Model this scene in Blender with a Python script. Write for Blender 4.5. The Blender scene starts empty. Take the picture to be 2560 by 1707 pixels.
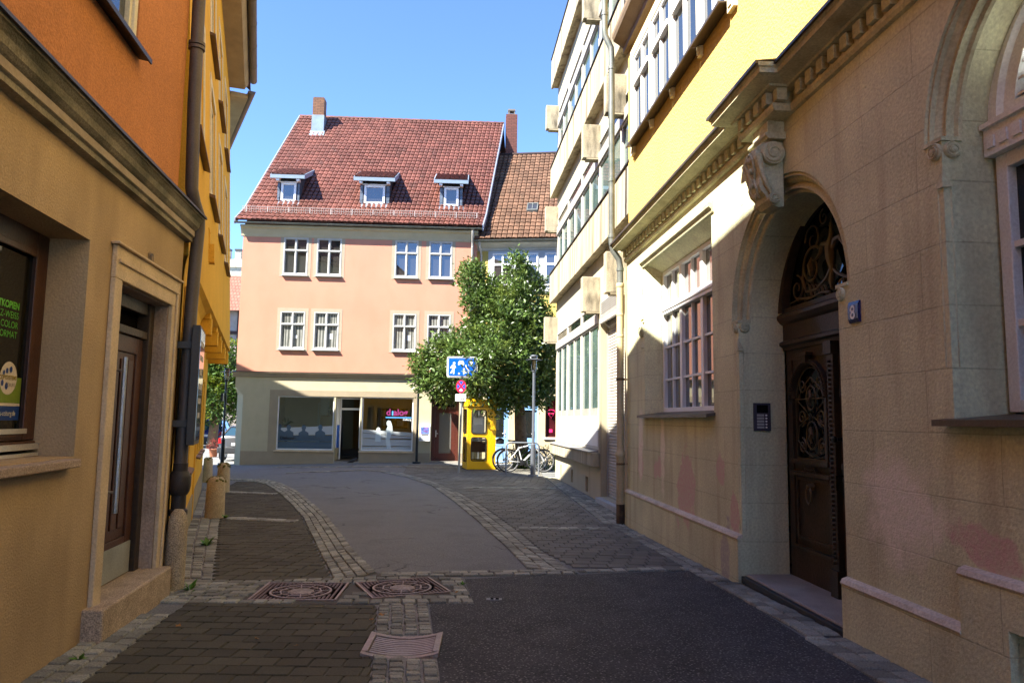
import bpy, math, random
from mathutils import Vector, Matrix
R=random.Random(7)
sc=bpy.context.scene
COL=sc.collection
pi=math.pi
def S(r,g,b):
    def f(c):
        c/=255.
        return c/12.92 if c<=.04045 else ((c+.055)/1.055)**2.4
    return (f(r),f(g),f(b),1)
def C(r,g,b): return (r,g,b,1)
# ---------------------------------------------------------------- materials
MATS={}
def mat(name,col,rough=.8,spec=.3,var=.12,vs=3.,fine=.10,fs=60.,bump=.15,bs=80.,stain=0.,scol=(.05,.045,.035,1),sscale=(1.2,1.2,.35),sth=(.5,.75),island=0.,metal=0.,ior=None,extra=None,coords='Object'):
    if name in MATS: return MATS[name]
    m=bpy.data.materials.new(name); m.use_nodes=True; nt=m.node_tree; N=nt.nodes; Lk=nt.links
    for n in list(N): N.remove(n)
    out=N.new('ShaderNodeOutputMaterial'); b=N.new('ShaderNodeBsdfPrincipled'); Lk.new(b.outputs[0],out.inputs[0])
    b.inputs['Roughness'].default_value=rough; b.inputs['Specular IOR Level'].default_value=spec; b.inputs['Metallic'].default_value=metal
    if ior: b.inputs['IOR'].default_value=ior
    tc=N.new('ShaderNodeTexCoord'); co=tc.outputs[coords]
    def noise(scale,detail=4,src=co):
        n=N.new('ShaderNodeTexNoise'); n.inputs['Scale'].default_value=scale; n.inputs['Detail'].default_value=detail; Lk.new(src,n.inputs['Vector']); return n.outputs['Fac']
    def ramp(v,a,b_,lo,hi):
        r=N.new('ShaderNodeMapRange'); r.inputs[1].default_value=a; r.inputs[2].default_value=b_; r.inputs[3].default_value=lo; r.inputs[4].default_value=hi; Lk.new(v,r.inputs[0]); return r.outputs[0]
    def mulcol(c,f):
        mx=N.new('ShaderNodeMix'); mx.data_type='RGBA'; mx.blend_type='MULTIPLY'; mx.inputs[0].default_value=1; Lk.new(c,mx.inputs[6])
        cb=N.new('ShaderNodeCombineColor'); [Lk.new(f,cb.inputs[i]) for i in range(3)]; Lk.new(cb.outputs[0],mx.inputs[7]); return mx.outputs[2]
    def mixcol(c,d,f):
        mx=N.new('ShaderNodeMix'); mx.data_type='RGBA'; Lk.new(f,mx.inputs[0]); Lk.new(c,mx.inputs[6])
        if isinstance(d,tuple): mx.inputs[7].default_value=d
        else: Lk.new(d,mx.inputs[7])
        return mx.outputs[2]
    rgb=N.new('ShaderNodeRGB'); rgb.outputs[0].default_value=col; c=rgb.outputs[0]
    if var: c=mulcol(c,ramp(noise(vs),.3,.7,1-var,1+var))
    if fine: c=mulcol(c,ramp(noise(fs,2),.3,.7,1-fine,1+fine))
    if island:
        g=N.new('ShaderNodeNewGeometry'); c=mulcol(c,ramp(g.outputs['Random Per Island'],0,1,1-island,1+island))
    if stain:
        mp=N.new('ShaderNodeMapping'); mp.inputs['Scale'].default_value=sscale; Lk.new(co,mp.inputs[0])
        c=mixcol(c,scol,ramp(noise(2.2,6,mp.outputs[0]),sth[0],sth[1],0,stain))
    bh=None
    if bump: bh=(noise(bs,3),bump)
    H=dict(N=N,L=Lk,noise=noise,ramp=ramp,mulcol=mulcol,mixcol=mixcol,co=co,b=b,out=out,nt=nt)
    if extra:
        r=extra(H,c)
        if r is not None: c=r
    Lk.new(c,b.inputs['Base Color'])
    if bh:
        bp=N.new('ShaderNodeBump'); bp.inputs['Strength'].default_value=bh[1]; bp.inputs['Distance'].default_value=.02; Lk.new(bh[0],bp.inputs['Height'])
        if 'bumpin' in H: Lk.new(H['bumpin'],bp.inputs['Normal'])
        Lk.new(bp.outputs[0],b.inputs['Normal'])
    elif 'bumpin' in H: Lk.new(H['bumpin'],b.inputs['Normal'])
    MATS[name]=m; return m
def glassmat(name,refl=1.6,tint=(.8,.85,.85,1)):
    m=bpy.data.materials.new(name); m.use_nodes=True; nt=m.node_tree; N=nt.nodes; Lk=nt.links
    for n in list(N): N.remove(n)
    out=N.new('ShaderNodeOutputMaterial'); t=N.new('ShaderNodeBsdfTransparent'); t.inputs[0].default_value=tint
    g=N.new('ShaderNodeBsdfGlossy'); g.inputs['Roughness'].default_value=.01
    f=N.new('ShaderNodeFresnel'); f.inputs[0].default_value=refl; mx=N.new('ShaderNodeMixShader')
    Lk.new(f.outputs[0],mx.inputs[0]); Lk.new(t.outputs[0],mx.inputs[1]); Lk.new(g.outputs[0],mx.inputs[2]); Lk.new(mx.outputs[0],out.inputs[0])
    MATS[name]=m; return m
def ashlar(bw,rh,z0,dark=.45,bumpd=.012,msize=.007,offs=.5,flat=False):
    def f(H,c):
        N,Lk=H['N'],H['L']
        sp=N.new('ShaderNodeSeparateXYZ'); Lk.new(H['co'],sp.inputs[0])
        ad=N.new('ShaderNodeMath'); ad.inputs[1].default_value=-z0; Lk.new(sp.outputs[2],ad.inputs[0])
        cb=N.new('ShaderNodeCombineXYZ'); Lk.new(sp.outputs[0],cb.inputs[0]); Lk.new(ad.outputs[0],cb.inputs[1])
        br=N.new('ShaderNodeTexBrick'); br.inputs['Scale'].default_value=1; br.inputs['Brick Width'].default_value=bw; br.inputs['Row Height'].default_value=rh
        br.inputs['Mortar Size'].default_value=msize; br.inputs['Mortar Smooth'].default_value=.3; br.offset=offs
        br.inputs['Color1'].default_value=(.98,.98,.98,1) if flat else (.94,.94,.94,1); br.inputs['Color2'].default_value=(1.02,1.02,1.02,1) if flat else (1.06,1.06,1.06,1); br.inputs['Mortar'].default_value=(dark,dark,dark,1)
        wob=N.new('ShaderNodeTexNoise'); wob.inputs['Scale'].default_value=3; Lk.new(cb.outputs[0],wob.inputs['Vector'])
        va=N.new('ShaderNodeVectorMath'); va.operation='MULTIPLY_ADD'; va.inputs[1].default_value=(.018,.018,0); Lk.new(wob.outputs['Color'],va.inputs[0]); Lk.new(cb.outputs[0],va.inputs[2])
        Lk.new(va.outputs[0],br.inputs['Vector'])
        mx=N.new('ShaderNodeMix'); mx.data_type='RGBA'; mx.blend_type='MULTIPLY'; mx.inputs[0].default_value=1; Lk.new(c,mx.inputs[6]); Lk.new(br.outputs['Color'],mx.inputs[7])
        bp=N.new('ShaderNodeBump'); bp.invert=True; bp.inputs['Strength'].default_value=.8; bp.inputs['Distance'].default_value=bumpd; Lk.new(br.outputs['Fac'],bp.inputs['Height'])
        H['bumpin']=bp.outputs[0]
        return mx.outputs[2]
    return f
def patches(col,seed,spots,edge=.12):
    # worn patches of plaster with a shape of their own, at given (x,z,rx,rz) places
    def f(H,c):
        N,Lk=H['N'],H['L']
        nz=N.new('ShaderNodeTexNoise'); nz.inputs['Scale'].default_value=5.; nz.inputs['Detail'].default_value=6; Lk.new(H['co'],nz.inputs['Vector'])
        acc=None
        for (x,z,rx,rz) in spots:
            mp=N.new('ShaderNodeMapping'); mp.inputs['Location'].default_value=(-x/rx,0,-z/rz); mp.inputs['Scale'].default_value=(1/rx,0,1/rz); Lk.new(H['co'],mp.inputs[0])
            ln=N.new('ShaderNodeVectorMath'); ln.operation='LENGTH'; Lk.new(mp.outputs[0],ln.inputs[0])
            ad=N.new('ShaderNodeMath'); ad.operation='MULTIPLY_ADD'; ad.inputs[1].default_value=2.2; Lk.new(nz.outputs['Fac'],ad.inputs[0]); Lk.new(ln.outputs['Value'],ad.inputs[2])
            v=H['ramp'](ad.outputs[0],1.95,1.95+edge,1,0)
            if acc is None: acc=v
            else:
                mm=N.new('ShaderNodeMath'); mm.operation='MAXIMUM'; Lk.new(acc,mm.inputs[0]); Lk.new(v,mm.inputs[1]); acc=mm.outputs[0]
        n2=H['noise'](25,4)
        mu=N.new('ShaderNodeMath'); mu.operation='MULTIPLY'; Lk.new(acc,mu.inputs[0]); Lk.new(H['ramp'](n2,.3,.6,.45,1.),mu.inputs[1])
        return H['mixcol'](c,col,mu.outputs[0])
    return f
def chain(*fs):
    def f(H,c):
        for g in fs:
            r=g(H,c); c=r if r is not None else c
        return c
    return f
# ---------------------------------------------------------------- mesh builder
class MB:
    def __init__(s): s.v=[]; s.f=[]
    def add(s,vs,fs):
        k=len(s.v); s.v+= [tuple(v) for v in vs]; s.f+=[tuple(i+k for i in f) for f in fs]; return s
    def box(s,x0,x1,y0,y1,z0,z1):
        return s.add([(x0,y0,z0),(x1,y0,z0),(x1,y1,z0),(x0,y1,z0),(x0,y0,z1),(x1,y0,z1),(x1,y1,z1),(x0,y1,z1)],[(0,3,2,1),(4,5,6,7),(0,1,5,4),(1,2,6,5),(2,3,7,6),(3,0,4,7)])
    def hexa(s,p): # 8 points bottom4 top4
        return s.add(p,[(0,3,2,1),(4,5,6,7),(0,1,5,4),(1,2,6,5),(2,3,7,6),(3,0,4,7)])
    def quad(s,a,b,c,d): return s.add([a,b,c,d],[(0,1,2,3)])
    def poly(s,p): return s.add(p,[tuple(range(len(p)))])
    def prism(s,pts,axis,a,b):
        n=len(pts)
        def P(p,t): return (t,p[0],p[1]) if axis=='x' else ((p[0],t,p[1]) if axis=='y' else (p[0],p[1],t))
        return s.add([P(p,a) for p in pts]+[P(p,b) for p in pts],[tuple(range(n)),tuple(range(2*n-1,n-1,-1))]+[(i,i+n,(i+1)%n+n,(i+1)%n) for i in range(n)])
    def sweep(s,pts,axis,a,b):  # open profile
        n=len(pts)
        def P(p,t): return (t,p[0],p[1]) if axis=='x' else ((p[0],t,p[1]) if axis=='y' else (p[0],p[1],t))
        return s.add([P(p,a) for p in pts]+[P(p,b) for p in pts],[(i,i+1,i+1+n,i+n) for i in range(n-1)])
    def tube(s,pts,r,n=8,closed=False,caps=True):
        pts=[Vector(p) for p in pts]; m=len(pts); rs=r if isinstance(r,(list,tuple)) else [r]*m
        ring=[]; up=None
        for i,p in enumerate(pts):
            a=pts[(i-1)%m] if (closed or i>0) else p; b=pts[(i+1)%m] if (closed or i<m-1) else p
            t=(b-a)
            if t.length<1e-9: t=Vector((0,0,1))
            t.normalize()
            if up is None: up=Vector((0,0,1)) if abs(t.z)<.9 else Vector((1,0,0))
            u=(up-t*up.dot(t))
            if u.length<1e-6: u=t.orthogonal()
            u.normalize(); w=t.cross(u); up=u
            ring.append([p+(u*math.cos(2*pi*k/n)+w*math.sin(2*pi*k/n))*rs[i] for k in range(n)])
        vs=[v for rg in ring for v in rg]; fs=[]
        for i in range(m if closed else m-1):
            j=(i+1)%m
            for k in range(n): fs.append((i*n+k,i*n+(k+1)%n,j*n+(k+1)%n,j*n+k))
        if caps and not closed: fs.append(tuple(range(n-1,-1,-1))); fs.append(tuple((m-1)*n+k for k in range(n)))
        return s.add(vs,fs)
    def lathe(s,prof,cx=0,cy=0,n=16,axis='z',c3=None):
        vs=[]; m=len(prof)
        for (r,h) in prof:
            for k in range(n):
                a=2*pi*k/n
                if axis=='z': vs.append((cx+r*math.cos(a),cy+r*math.sin(a),h))
                elif axis=='y': vs.append((c3[0]+r*math.cos(a),h,c3[1]+r*math.sin(a)))
                else: vs.append((h,c3[0]+r*math.cos(a),c3[1]+r*math.sin(a)))
        fs=[]
        for i in range(m-1):
            for k in range(n): fs.append((i*n+k,i*n+(k+1)%n,(i+1)*n+(k+1)%n,(i+1)*n+k))
        fs.append(tuple(range(n-1,-1,-1))); fs.append(tuple((m-1)*n+k for k in range(n)))
        return s.add(vs,fs)
    def disc(s,c,r,axis,n=20,rz=None):
        rz=rz or r
        p=[]
        for k in range(n):
            a=2*pi*k/n; u=r*math.cos(a); v=rz*math.sin(a)
            p.append((c[0]+u,c[1],c[2]+v) if axis=='y' else ((c[0],c[1]+u,c[2]+v) if axis=='x' else (c[0]+u,c[1]+v,c[2])))
        return s.poly(p)
    def frame(s,x0,x1,z0,z1,w,y0,y1,wb=None): # butt-jointed rectangular frame
        wb=wb or w
        s.box(x0,x0+w,y0,y1,z0,z1); s.box(x1-w,x1,y0,y1,z0,z1); s.box(x0+w,x1-w,y0,y1,z1-w,z1); s.box(x0+w,x1-w,y0,y1,z0,z0+wb); return s
    def build(s,name,m,parent=None,smooth=False,bevel=0,label=None,xf=None,wn=False):
        vs=[xf(*v) for v in s.v] if xf else s.v
        me=bpy.data.meshes.new(name); me.from_pydata(vs,[],s.f); me.update()
        import bmesh
        bm=bmesh.new(); bm.from_mesh(me); bmesh.ops.recalc_face_normals(bm,faces=bm.faces); bm.to_mesh(me); bm.free()
        o=bpy.data.objects.new(name,me); COL.objects.link(o); me.materials.append(m)
        if smooth:
            me.polygons.foreach_set('use_smooth',[True]*len(me.polygons))
            try: me.set_sharp_from_angle(angle=math.radians(40))
            except Exception: pass
        if bevel:
            b=o.modifiers.new('edge','BEVEL'); b.width=bevel; b.segments=2; b.limit_method='ANGLE'; b.angle_limit=math.radians(35)
        if parent: o.parent=parent
        if label: o['label']=label
        return o
def thing(name,label,cat,loc=(0,0,0),rz=0,group=None):
    o=bpy.data.objects.new(name,None); o.empty_display_size=.2; COL.objects.link(o); o.location=loc; o.rotation_euler=(0,0,rz)
    o['label']=label; o['category']=cat
    if group: o['group']=group
    return o
def tag(o,label,cat,group=None):
    o['label']=label; o['category']=cat
    if group: o['group']=group
    return o
def struct(o,kind='structure'): o['kind']=kind; return o
def copy_tree(o,parent=None):
    c=o.copy(); COL.objects.link(c)
    if parent: c.parent=parent; c.matrix_parent_inverse=o.matrix_parent_inverse.copy()
    for ch in o.children: copy_tree(ch,c)
    return c
def facade(name,label,cat,o,d):
    return thing(name,label,cat,(o[0],o[1],0),math.atan2(d[1],d[0]))
def text_mb(body,size,align='LEFT',bold=0.,spacing=1.):
    cu=bpy.data.curves.new('t','FONT'); cu.body=body; cu.size=size; cu.align_x=align; cu.offset=bold; cu.space_character=spacing
    ob=bpy.data.objects.new('t',cu); COL.objects.link(ob)
    dg=bpy.context.evaluated_depsgraph_get(); dg.update(); me=bpy.data.meshes.new_from_object(ob.evaluated_get(dg))
    mb=MB(); mb.add([(v.co.x,v.co.y,v.co.z) for v in me.vertices],[tuple(p.vertices) for p in me.polygons])
    bpy.data.objects.remove(ob); bpy.data.meshes.remove(me); bpy.data.curves.remove(cu)
    return mb
def text_on(mb,body,size,x,y,z,align='LEFT',bold=0.,sx=1.,spacing=1.):
    t=text_mb(body,size,align,bold,spacing); mb.add([(x+a*sx,y,z+b) for a,b,c in t.v],t.f); return mb
def wall(mb,x0,x1,z0,z1,holes=(),y=0.,arches=()):
    """holes: (hx0,hx1,hz0,hz1,depth,splay)   arches: (cx,zi,R)"""
    rects=[h[:4] for h in holes]+[(cx-r,cx+r,zi,zi+r) for cx,zi,r in arches]
    xs=sorted({x0,x1,*[c for h in rects for c in h[:2]]}); zs=sorted({z0,z1,*[c for h in rects for c in h[2:4]]})
    xs=[x for x in xs if x0<=x<=x1]; zs=[z for z in zs if z0<=z<=z1]
    for i in range(len(xs)-1):
        for j in range(len(zs)-1):
            cx=(xs[i]+xs[i+1])/2; cz=(zs[j]+zs[j+1])/2
            if any(h[0]<cx<h[1] and h[2]<cz<h[3] for h in rects): continue
            mb.quad((xs[i],y,zs[j]),(xs[i+1],y,zs[j]),(xs[i+1],y,zs[j+1]),(xs[i],y,zs[j+1]))
    for h in holes:
        a,b,c,d,dp=h[:5]; sp=h[5] if len(h)>5 else 0.; nob=len(h)>6 and h[6]
        A,B,Cc,D=a+sp,b-sp,c,d-sp
        mb.quad((a,y,c),(a,y,d),(A,y+dp,D),(A,y+dp,Cc)); mb.quad((b,y,c),(B,y+dp,Cc),(B,y+dp,D),(b,y,d))
        if not nob: mb.quad((a,y,d),(b,y,d),(B,y+dp,D),(A,y+dp,D))
        mb.quad((a,y,c),(A,y+dp,Cc),(B,y+dp,Cc),(b,y,c))
    for cx,zi,r in arches:
        n=28
        for k in range(n):
            a0=pi*k/n; a1=pi*(k+1)/n
            p0=(cx+r*math.cos(a0),y,zi+r*math.sin(a0)); p1=(cx+r*math.cos(a1),y,zi+r*math.sin(a1))
            mb.quad(p0,p1,(p1[0],y,zi+r),(p0[0],y,zi+r))
    return mb
def archband(mb,cx,zi,prof,n=28,a0=0,a1=pi):
    """sweep an open (radius,y) profile round a half circle"""
    m=len(prof); vs=[]
    for k in range(n+1):
        a=a0+(a1-a0)*k/n
        for r,y in prof: vs.append((cx+r*math.cos(a),y,zi+r*math.sin(a)))
    return mb.add(vs,[(k*m+i,k*m+i+1,(k+1)*m+i+1,(k+1)*m+i) for k in range(n) for i in range(m-1)])
def spiral(c,r0,turns,plane,n=30,sgn=1,start=0.,rend=.12):
    p=[]
    for k in range(n+1):
        t=k/n; a=start+sgn*2*pi*turns*t; r=r0*(1-(1-rend)*t)
        u,v=r*math.cos(a),r*math.sin(a)
        p.append((c[0]+u,c[1],c[2]+v) if plane=='xz' else (c[0],c[1]+u,c[2]+v))
    return p
def gz(x,y):
    t=max(0.,min(1.,(11.5-y)/9.5)); z=.22*t
    s=max(0.,min(1.,(y-15)/9.)); s=s*s*(3-2*s)
    return z-.026*max(0.,min(8.,-4-x))*s
# ---------------------------------------------------------------- ground
def asphalt_wear(crack,spot):
    def f(H,c):
        N,Lk=H['N'],H['L']
        v=N.new('ShaderNodeTexVoronoi'); v.feature='DISTANCE_TO_EDGE'; v.inputs['Scale'].default_value=.55
        nz=N.new('ShaderNodeTexNoise'); nz.inputs['Scale'].default_value=1.6; nz.inputs['Detail'].default_value=8; Lk.new(H['co'],nz.inputs['Vector'])
        va=N.new('ShaderNodeVectorMath'); va.operation='MULTIPLY_ADD'; va.inputs[1].default_value=(1.3,1.3,0); Lk.new(nz.outputs['Color'],va.inputs[0]); Lk.new(H['co'],va.inputs[2]); Lk.new(va.outputs[0],v.inputs['Vector'])
        ln=H['ramp'](v.outputs['Distance'],.004,.012,1,0); mk=H['ramp'](H['noise'](.5,2),.52,.58,0,crack)
        mm=N.new('ShaderNodeMath'); mm.operation='MULTIPLY'; Lk.new(ln,mm.inputs[0]); Lk.new(mk,mm.inputs[1])
        c=H['mixcol'](c,(.025,.025,.025,1),mm.outputs[0])
        # pale stone chips showing in the surface
        w=N.new('ShaderNodeTexVoronoi'); w.inputs['Scale'].default_value=42.; Lk.new(H['co'],w.inputs['Vector'])
        c=H['mixcol'](c,(.34,.33,.31,1),H['ramp'](w.outputs['Distance'],.14,.32,spot,0))
        return c
    return f
asph_x=asphalt_wear(.8,.55); asph_y=asphalt_wear(.25,.7)
asph=mat('asphalt',(.185,.185,.175,1),rough=.85,var=.16,vs=1.1,fine=.42,fs=85,bump=.6,bs=130,stain=.45,scol=(.075,.073,.07,1),sscale=(.5,.5,.5),extra=asph_x)
asph_dark=mat('asphalt_dark',(.055,.054,.056,1),rough=.8,var=.28,vs=3.5,fine=.6,fs=80,bump=.8,bs=120,stain=.35,scol=(.085,.083,.082,1),sscale=(.7,.7,.7),extra=asph_y)
mortar=mat('joint_sand',(.085,.075,.06,1),fine=.3,stain=.5,scol=(.045,.055,.025,1),sscale=(1,1,1))
mortar_pale=mat('joint_mortar',(.26,.24,.21,1),fine=.3,stain=.5,scol=(.07,.065,.05,1),sscale=(1,1,1))
sett=mat('sett_stone',(.25,.245,.195,1),rough=.75,var=.22,vs=2.,fine=.3,fs=90,bump=.5,bs=60,island=.4,stain=.4,scol=(.09,.075,.06,1),sscale=(1,1,1))
paver=mat('paver_concrete',(.078,.07,.046,1),rough=.85,var=.2,vs=.9,fine=.25,fs=120,bump=.35,bs=150,island=.22,stain=.5,scol=(.045,.045,.026,1),sscale=(.7,.7,.7))
paver_g=mat('paver_grey',(.155,.145,.12,1),rough=.85,var=.18,vs=.9,fine=.25,fs=120,bump=.35,bs=150,island=.2,stain=.4,scol=(.085,.08,.065,1),sscale=(.7,.7,.7))
def interp(pl,y):
    if y<=pl[0][1]: return pl[0][0]
    for a,b in zip(pl,pl[1:]):
        if y<=b[1]: return a[0]+(b[0]-a[0])*(y-a[1])/(b[1]-a[1])
    return pl[-1][0]
def sheet(name,L,Rr,y0,y1,off,m,step=.25):
    mb=MB(); ys=[y0+(y1-y0)*i/max(1,round((y1-y0)/step)) for i in range(round((y1-y0)/step)+1)] if y1-y0>step else [y0,y1]
    vs=[];
    for y in ys:
        a,b=interp(L,y),interp(Rr,y)
        for k in range(5):
            x=a+(b-a)*k/4; vs.append((x,y,gz(x,y)+off))
    fs=[(i*5+k,i*5+k+1,i*5+k+6,i*5+k+5) for i in range(len(ys)-1) for k in range(4)]
    mb.add(vs,fs); return struct(mb.build(name,m))
# base: one sheet to the horizon
mb=MB(); ys=[-40,-20,-8,-3]+[-1+.5*i for i in range(73)]+[40,50,70,110,300]; xs=[-300,-60,-25]+[-16+.5*i for i in range(41)]+[8,25,60,300]
mb.add([(x,y,gz(x,y)) for y in ys for x in xs],[(j*len(xs)+i,j*len(xs)+i+1,(j+1)*len(xs)+i+1,(j+1)*len(xs)+i) for j in range(len(ys)-1) for i in range(len(xs)-1)])
struct(mb.build('road',asph))
def stone(mb,p,h,off,inset=.16,jit=.006):
    # p four ground corners (x,y) ccw
    q=[(x+R.uniform(-jit,jit),y+R.uniform(-jit,jit)) for x,y in p]
    cx=sum(a[0] for a in q)/4; cy=sum(a[1] for a in q)/4
    hh=h*R.uniform(.7,1.15); tx,ty=R.uniform(-.1,.1)*h/.1,R.uniform(-.1,.1)*h/.1
    b=[(x,y,gz(x,y)+off-.004) for x,y in q]
    m=[(x+(cx-x)*inset*.35,y+(cy-y)*inset*.35,gz(x,y)+off+hh*.65) for x,y in q]
    t=[(x+(cx-x)*inset,y+(cy-y)*inset,gz(x,y)+off+hh+tx*(x-cx)+ty*(y-cy)) for x,y in q]
    mb.add(b+m+t,[(i,(i+1)%4,4+(i+1)%4,4+i) for i in range(4)]+[(4+i,4+(i+1)%4,8+(i+1)%4,8+i) for i in range(4)]+[(8,9,10,11)])
def resample(pl,n):
    d=[0]
    for a,b in zip(pl,pl[1:]): d.append(d[-1]+math.hypot(b[0]-a[0],b[1]-a[1]))
    out=[]
    for i in range(n+1):
        t=d[-1]*i/n; k=0
        while k<len(d)-2 and d[k+1]<t: k+=1
        u=(t-d[k])/max(1e-9,d[k+1]-d[k]); out.append((pl[k][0]+(pl[k+1][0]-pl[k][0])*u,pl[k][1]+(pl[k+1][1]-pl[k][1])*u))
    return out
def sett_strip(name,A,B,cols,length,m_base,off=.004,h=.017,skip=None,gap=.010):
    LA=sum(math.hypot(b[0]-a[0],b[1]-a[1]) for a,b in zip(A,A[1:])); n=max(1,round(LA/length))
    # bed
    ra,rb=resample(A,max(2,int(LA/.3))),resample(B,max(2,int(LA/.3))); mb=MB()
    for i in range(len(ra)-1):
        for k in range(4):
            f0,f1=k/4,(k+1)/4
            P=lambda i,f:(ra[i][0]+(rb[i][0]-ra[i][0])*f,ra[i][1]+(rb[i][1]-ra[i][1])*f)
            mb.add([(x,y,gz(x,y)+off) for x,y in (P(i,f0),P(i,f1),P(i+1,f1),P(i+1,f0))],[(0,1,2,3)])
    struct(mb.build(name+'_bed',m_base))
    ra,rb=resample(A,n*6),resample(B,n*6); mb=MB()
    for c in range(cols):
        W=math.hypot(ra[0][0]-rb[0][0],ra[0][1]-rb[0][1])
        f0,f1=c/cols+gap/W*.5,(c+1)/cols-gap/W*.5
        t=R.uniform(0,3.)
        while t<n*6-1:
            l=6*R.uniform(.75,1.3); e=min(t+l,n*6.)
            def P(t,f):
                i=min(int(t),n*6-1); u=t-i
                ax=ra[i][0]+(ra[i+1][0]-ra[i][0])*u; ay=ra[i][1]+(ra[i+1][1]-ra[i][1])*u
                bx=rb[i][0]+(rb[i+1][0]-rb[i][0])*u; by=rb[i][1]+(rb[i+1][1]-rb[i][1])*u
                return (ax+(bx-ax)*f,ay+(by-ay)*f)
            g=gap/length*3
            p=[P(t+g,f0),P(t+g,f1),P(e-g,f1),P(e-g,f0)]
            cx=sum(a[0] for a in p)/4; cy=sum(a[1] for a in p)/4
            if not(skip and skip(cx,cy)): stone(mb,p,h,off)
            t=e
    return struct(mb.build(name,sett,smooth=False))
def pavers(name,L,Rr,y0,y1,m,off=.004,w=.2,d=.165,h=.011,skip=None):
    b=sheet(name+'_bed',L,Rr,y0,y1,off,mortar); mb=MB(); y=y0; k=0; g=.004
    while y<y1-.03:
        a,b_=interp(L,y+d/2),interp(Rr,y+d/2); x=a-(w*.5*(k%2))-R.uniform(0,.02)
        e=min(y+d,y1)
        while x<b_-.02:
            xa=max(x,a); xb=min(x+w,b_)
            if xb-xa>.03 and not (skip and skip((xa+xb)/2,(y+e)/2)): stone(mb,[(xa+g,y+g),(xb-g,y+g),(xb-g,e-g),(xa+g,e-g)],h,off,inset=.07,jit=.0015)
            x+=w
        y+=d; k+=1
    return struct(mb.build(name,m))
S1L=[(-1.61,7.07),(-2.15,8.65),(-2.72,10.37),(-3.32,12.16),(-4.02,13.91),(-4.87,15.95),(-5.95,18.29),(-6.65,19.3),(-7.5,19.75)]
S1R=[(-1.29,7.5),(-1.82,8.9),(-2.41,10.72),(-2.98,12.38),(-3.61,13.96),(-4.57,16.31),(-5.54,18.35),(-6.4,19.78),(-7.59,20.3)]
S2L=[(.19,7.89),(-.05,9.48),(-.48,11.95),(-1.14,15.05),(-1.93,18.39),(-2.94,20.99),(-3.9,22.6)]
S2R=[(.66,7.68),(.37,9.16),(.07,11.26),(-.49,14.01),(-1.18,16.84),(-2.07,19.66),(-3.2,22.3)]
def inman(x,y):
    def rot(cx,cy,a,hw,hd):
        dx,dy=x-cx,y-cy; u=dx*math.cos(a)+dy*math.sin(a); v=-dx*math.sin(a)+dy*math.cos(a); return abs(u)<hw and abs(v)<hd
    return rot(-1.79,6.575,.05,.41,.375) or rot(-.95,6.80,.42,.40,.375)
def ingrate(x,y): return -.93<x<-.42 and 4.68<y<5.22
def RW(y): return 2.44-.077*(y-4.4)
sett_strip('cobble_strip',S1L,S1R,4,.11,mortar)
sett_strip('cobble_strip',S2L,S2R,3,.12,mortar)
sett_strip('cobble_strip',[(-1.30,7.50),(-.4,7.70),(.68,7.84)],[(-1.28,7.32),(-.35,7.44),(.70,7.62)],2,.15,mortar)
sett_strip('cobble_strip',[(.70,7.84),(1.3,7.99),(2.02,8.10)],[(.72,7.70),(1.35,7.84),(2.06,7.95)],1,.16,mortar)
# band round the manholes
sett_strip('cobble_band',[(-3.0,6.1),(-2.32,6.1),(-1.06,6.18),(-.28,6.25)],[(-2.98,7.02),(-2.3,7.04),(-1.3,7.3),(-.45,7.32)],8,.125,mortar,skip=inman)
# gutter
sett_strip('cobble_gutter',[(-.62,1.2),(-.76,4.26),(-1.05,6.15)],[(-.2,1.2),(-.37,4.28),(-.65,6.17)],4,.085,mortar_pale,skip=ingrate,gap=.016,h=.02)
# kerb rows along the walls
sett_strip('cobble_edging',[(-2.2,1.),(-2.585,3.9),(-2.86,5.7)],[(-1.84,1.),(-2.25,3.9),(-2.52,5.7)],3,.13,mortar_pale)
sett_strip('cobble_edging',[(-3.05,7.05),(-4.05,9.4),(-4.83,11.4),(-6.9,16.9)],[(-2.75,7.05),(-3.62,9.4),(-4.38,11.4),(-6.4,16.9)],3,.12,mortar_pale)
sett_strip('cobble_edging',[(RW(1.)-.34,1.),(RW(5.3)-.33,5.3)],[(RW(1.)-.02,1.),(RW(5.3)-.02,5.3)],2,.15,mortar)
sett_strip('cobble_edging',[(RW(5.3)-.28,5.35),(RW(7.2)-.28,7.25)],[(RW(5.3)-.02,5.35),(RW(7.2)-.02,7.25)],2,.14,mortar)
sett_strip('cobble_edging',[(RW(7.3)-.3,7.3),(RW(11.7)-.3,11.8)],[(RW(7.3)-.06,7.3),(RW(11.7)-.06,11.8)],2,.12,mortar)
sett_strip('cobble_edging',[(1.5,11.85),(.98,21.6)],[(2.05,11.85),(1.27,21.6)],4,.13,mortar)
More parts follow.
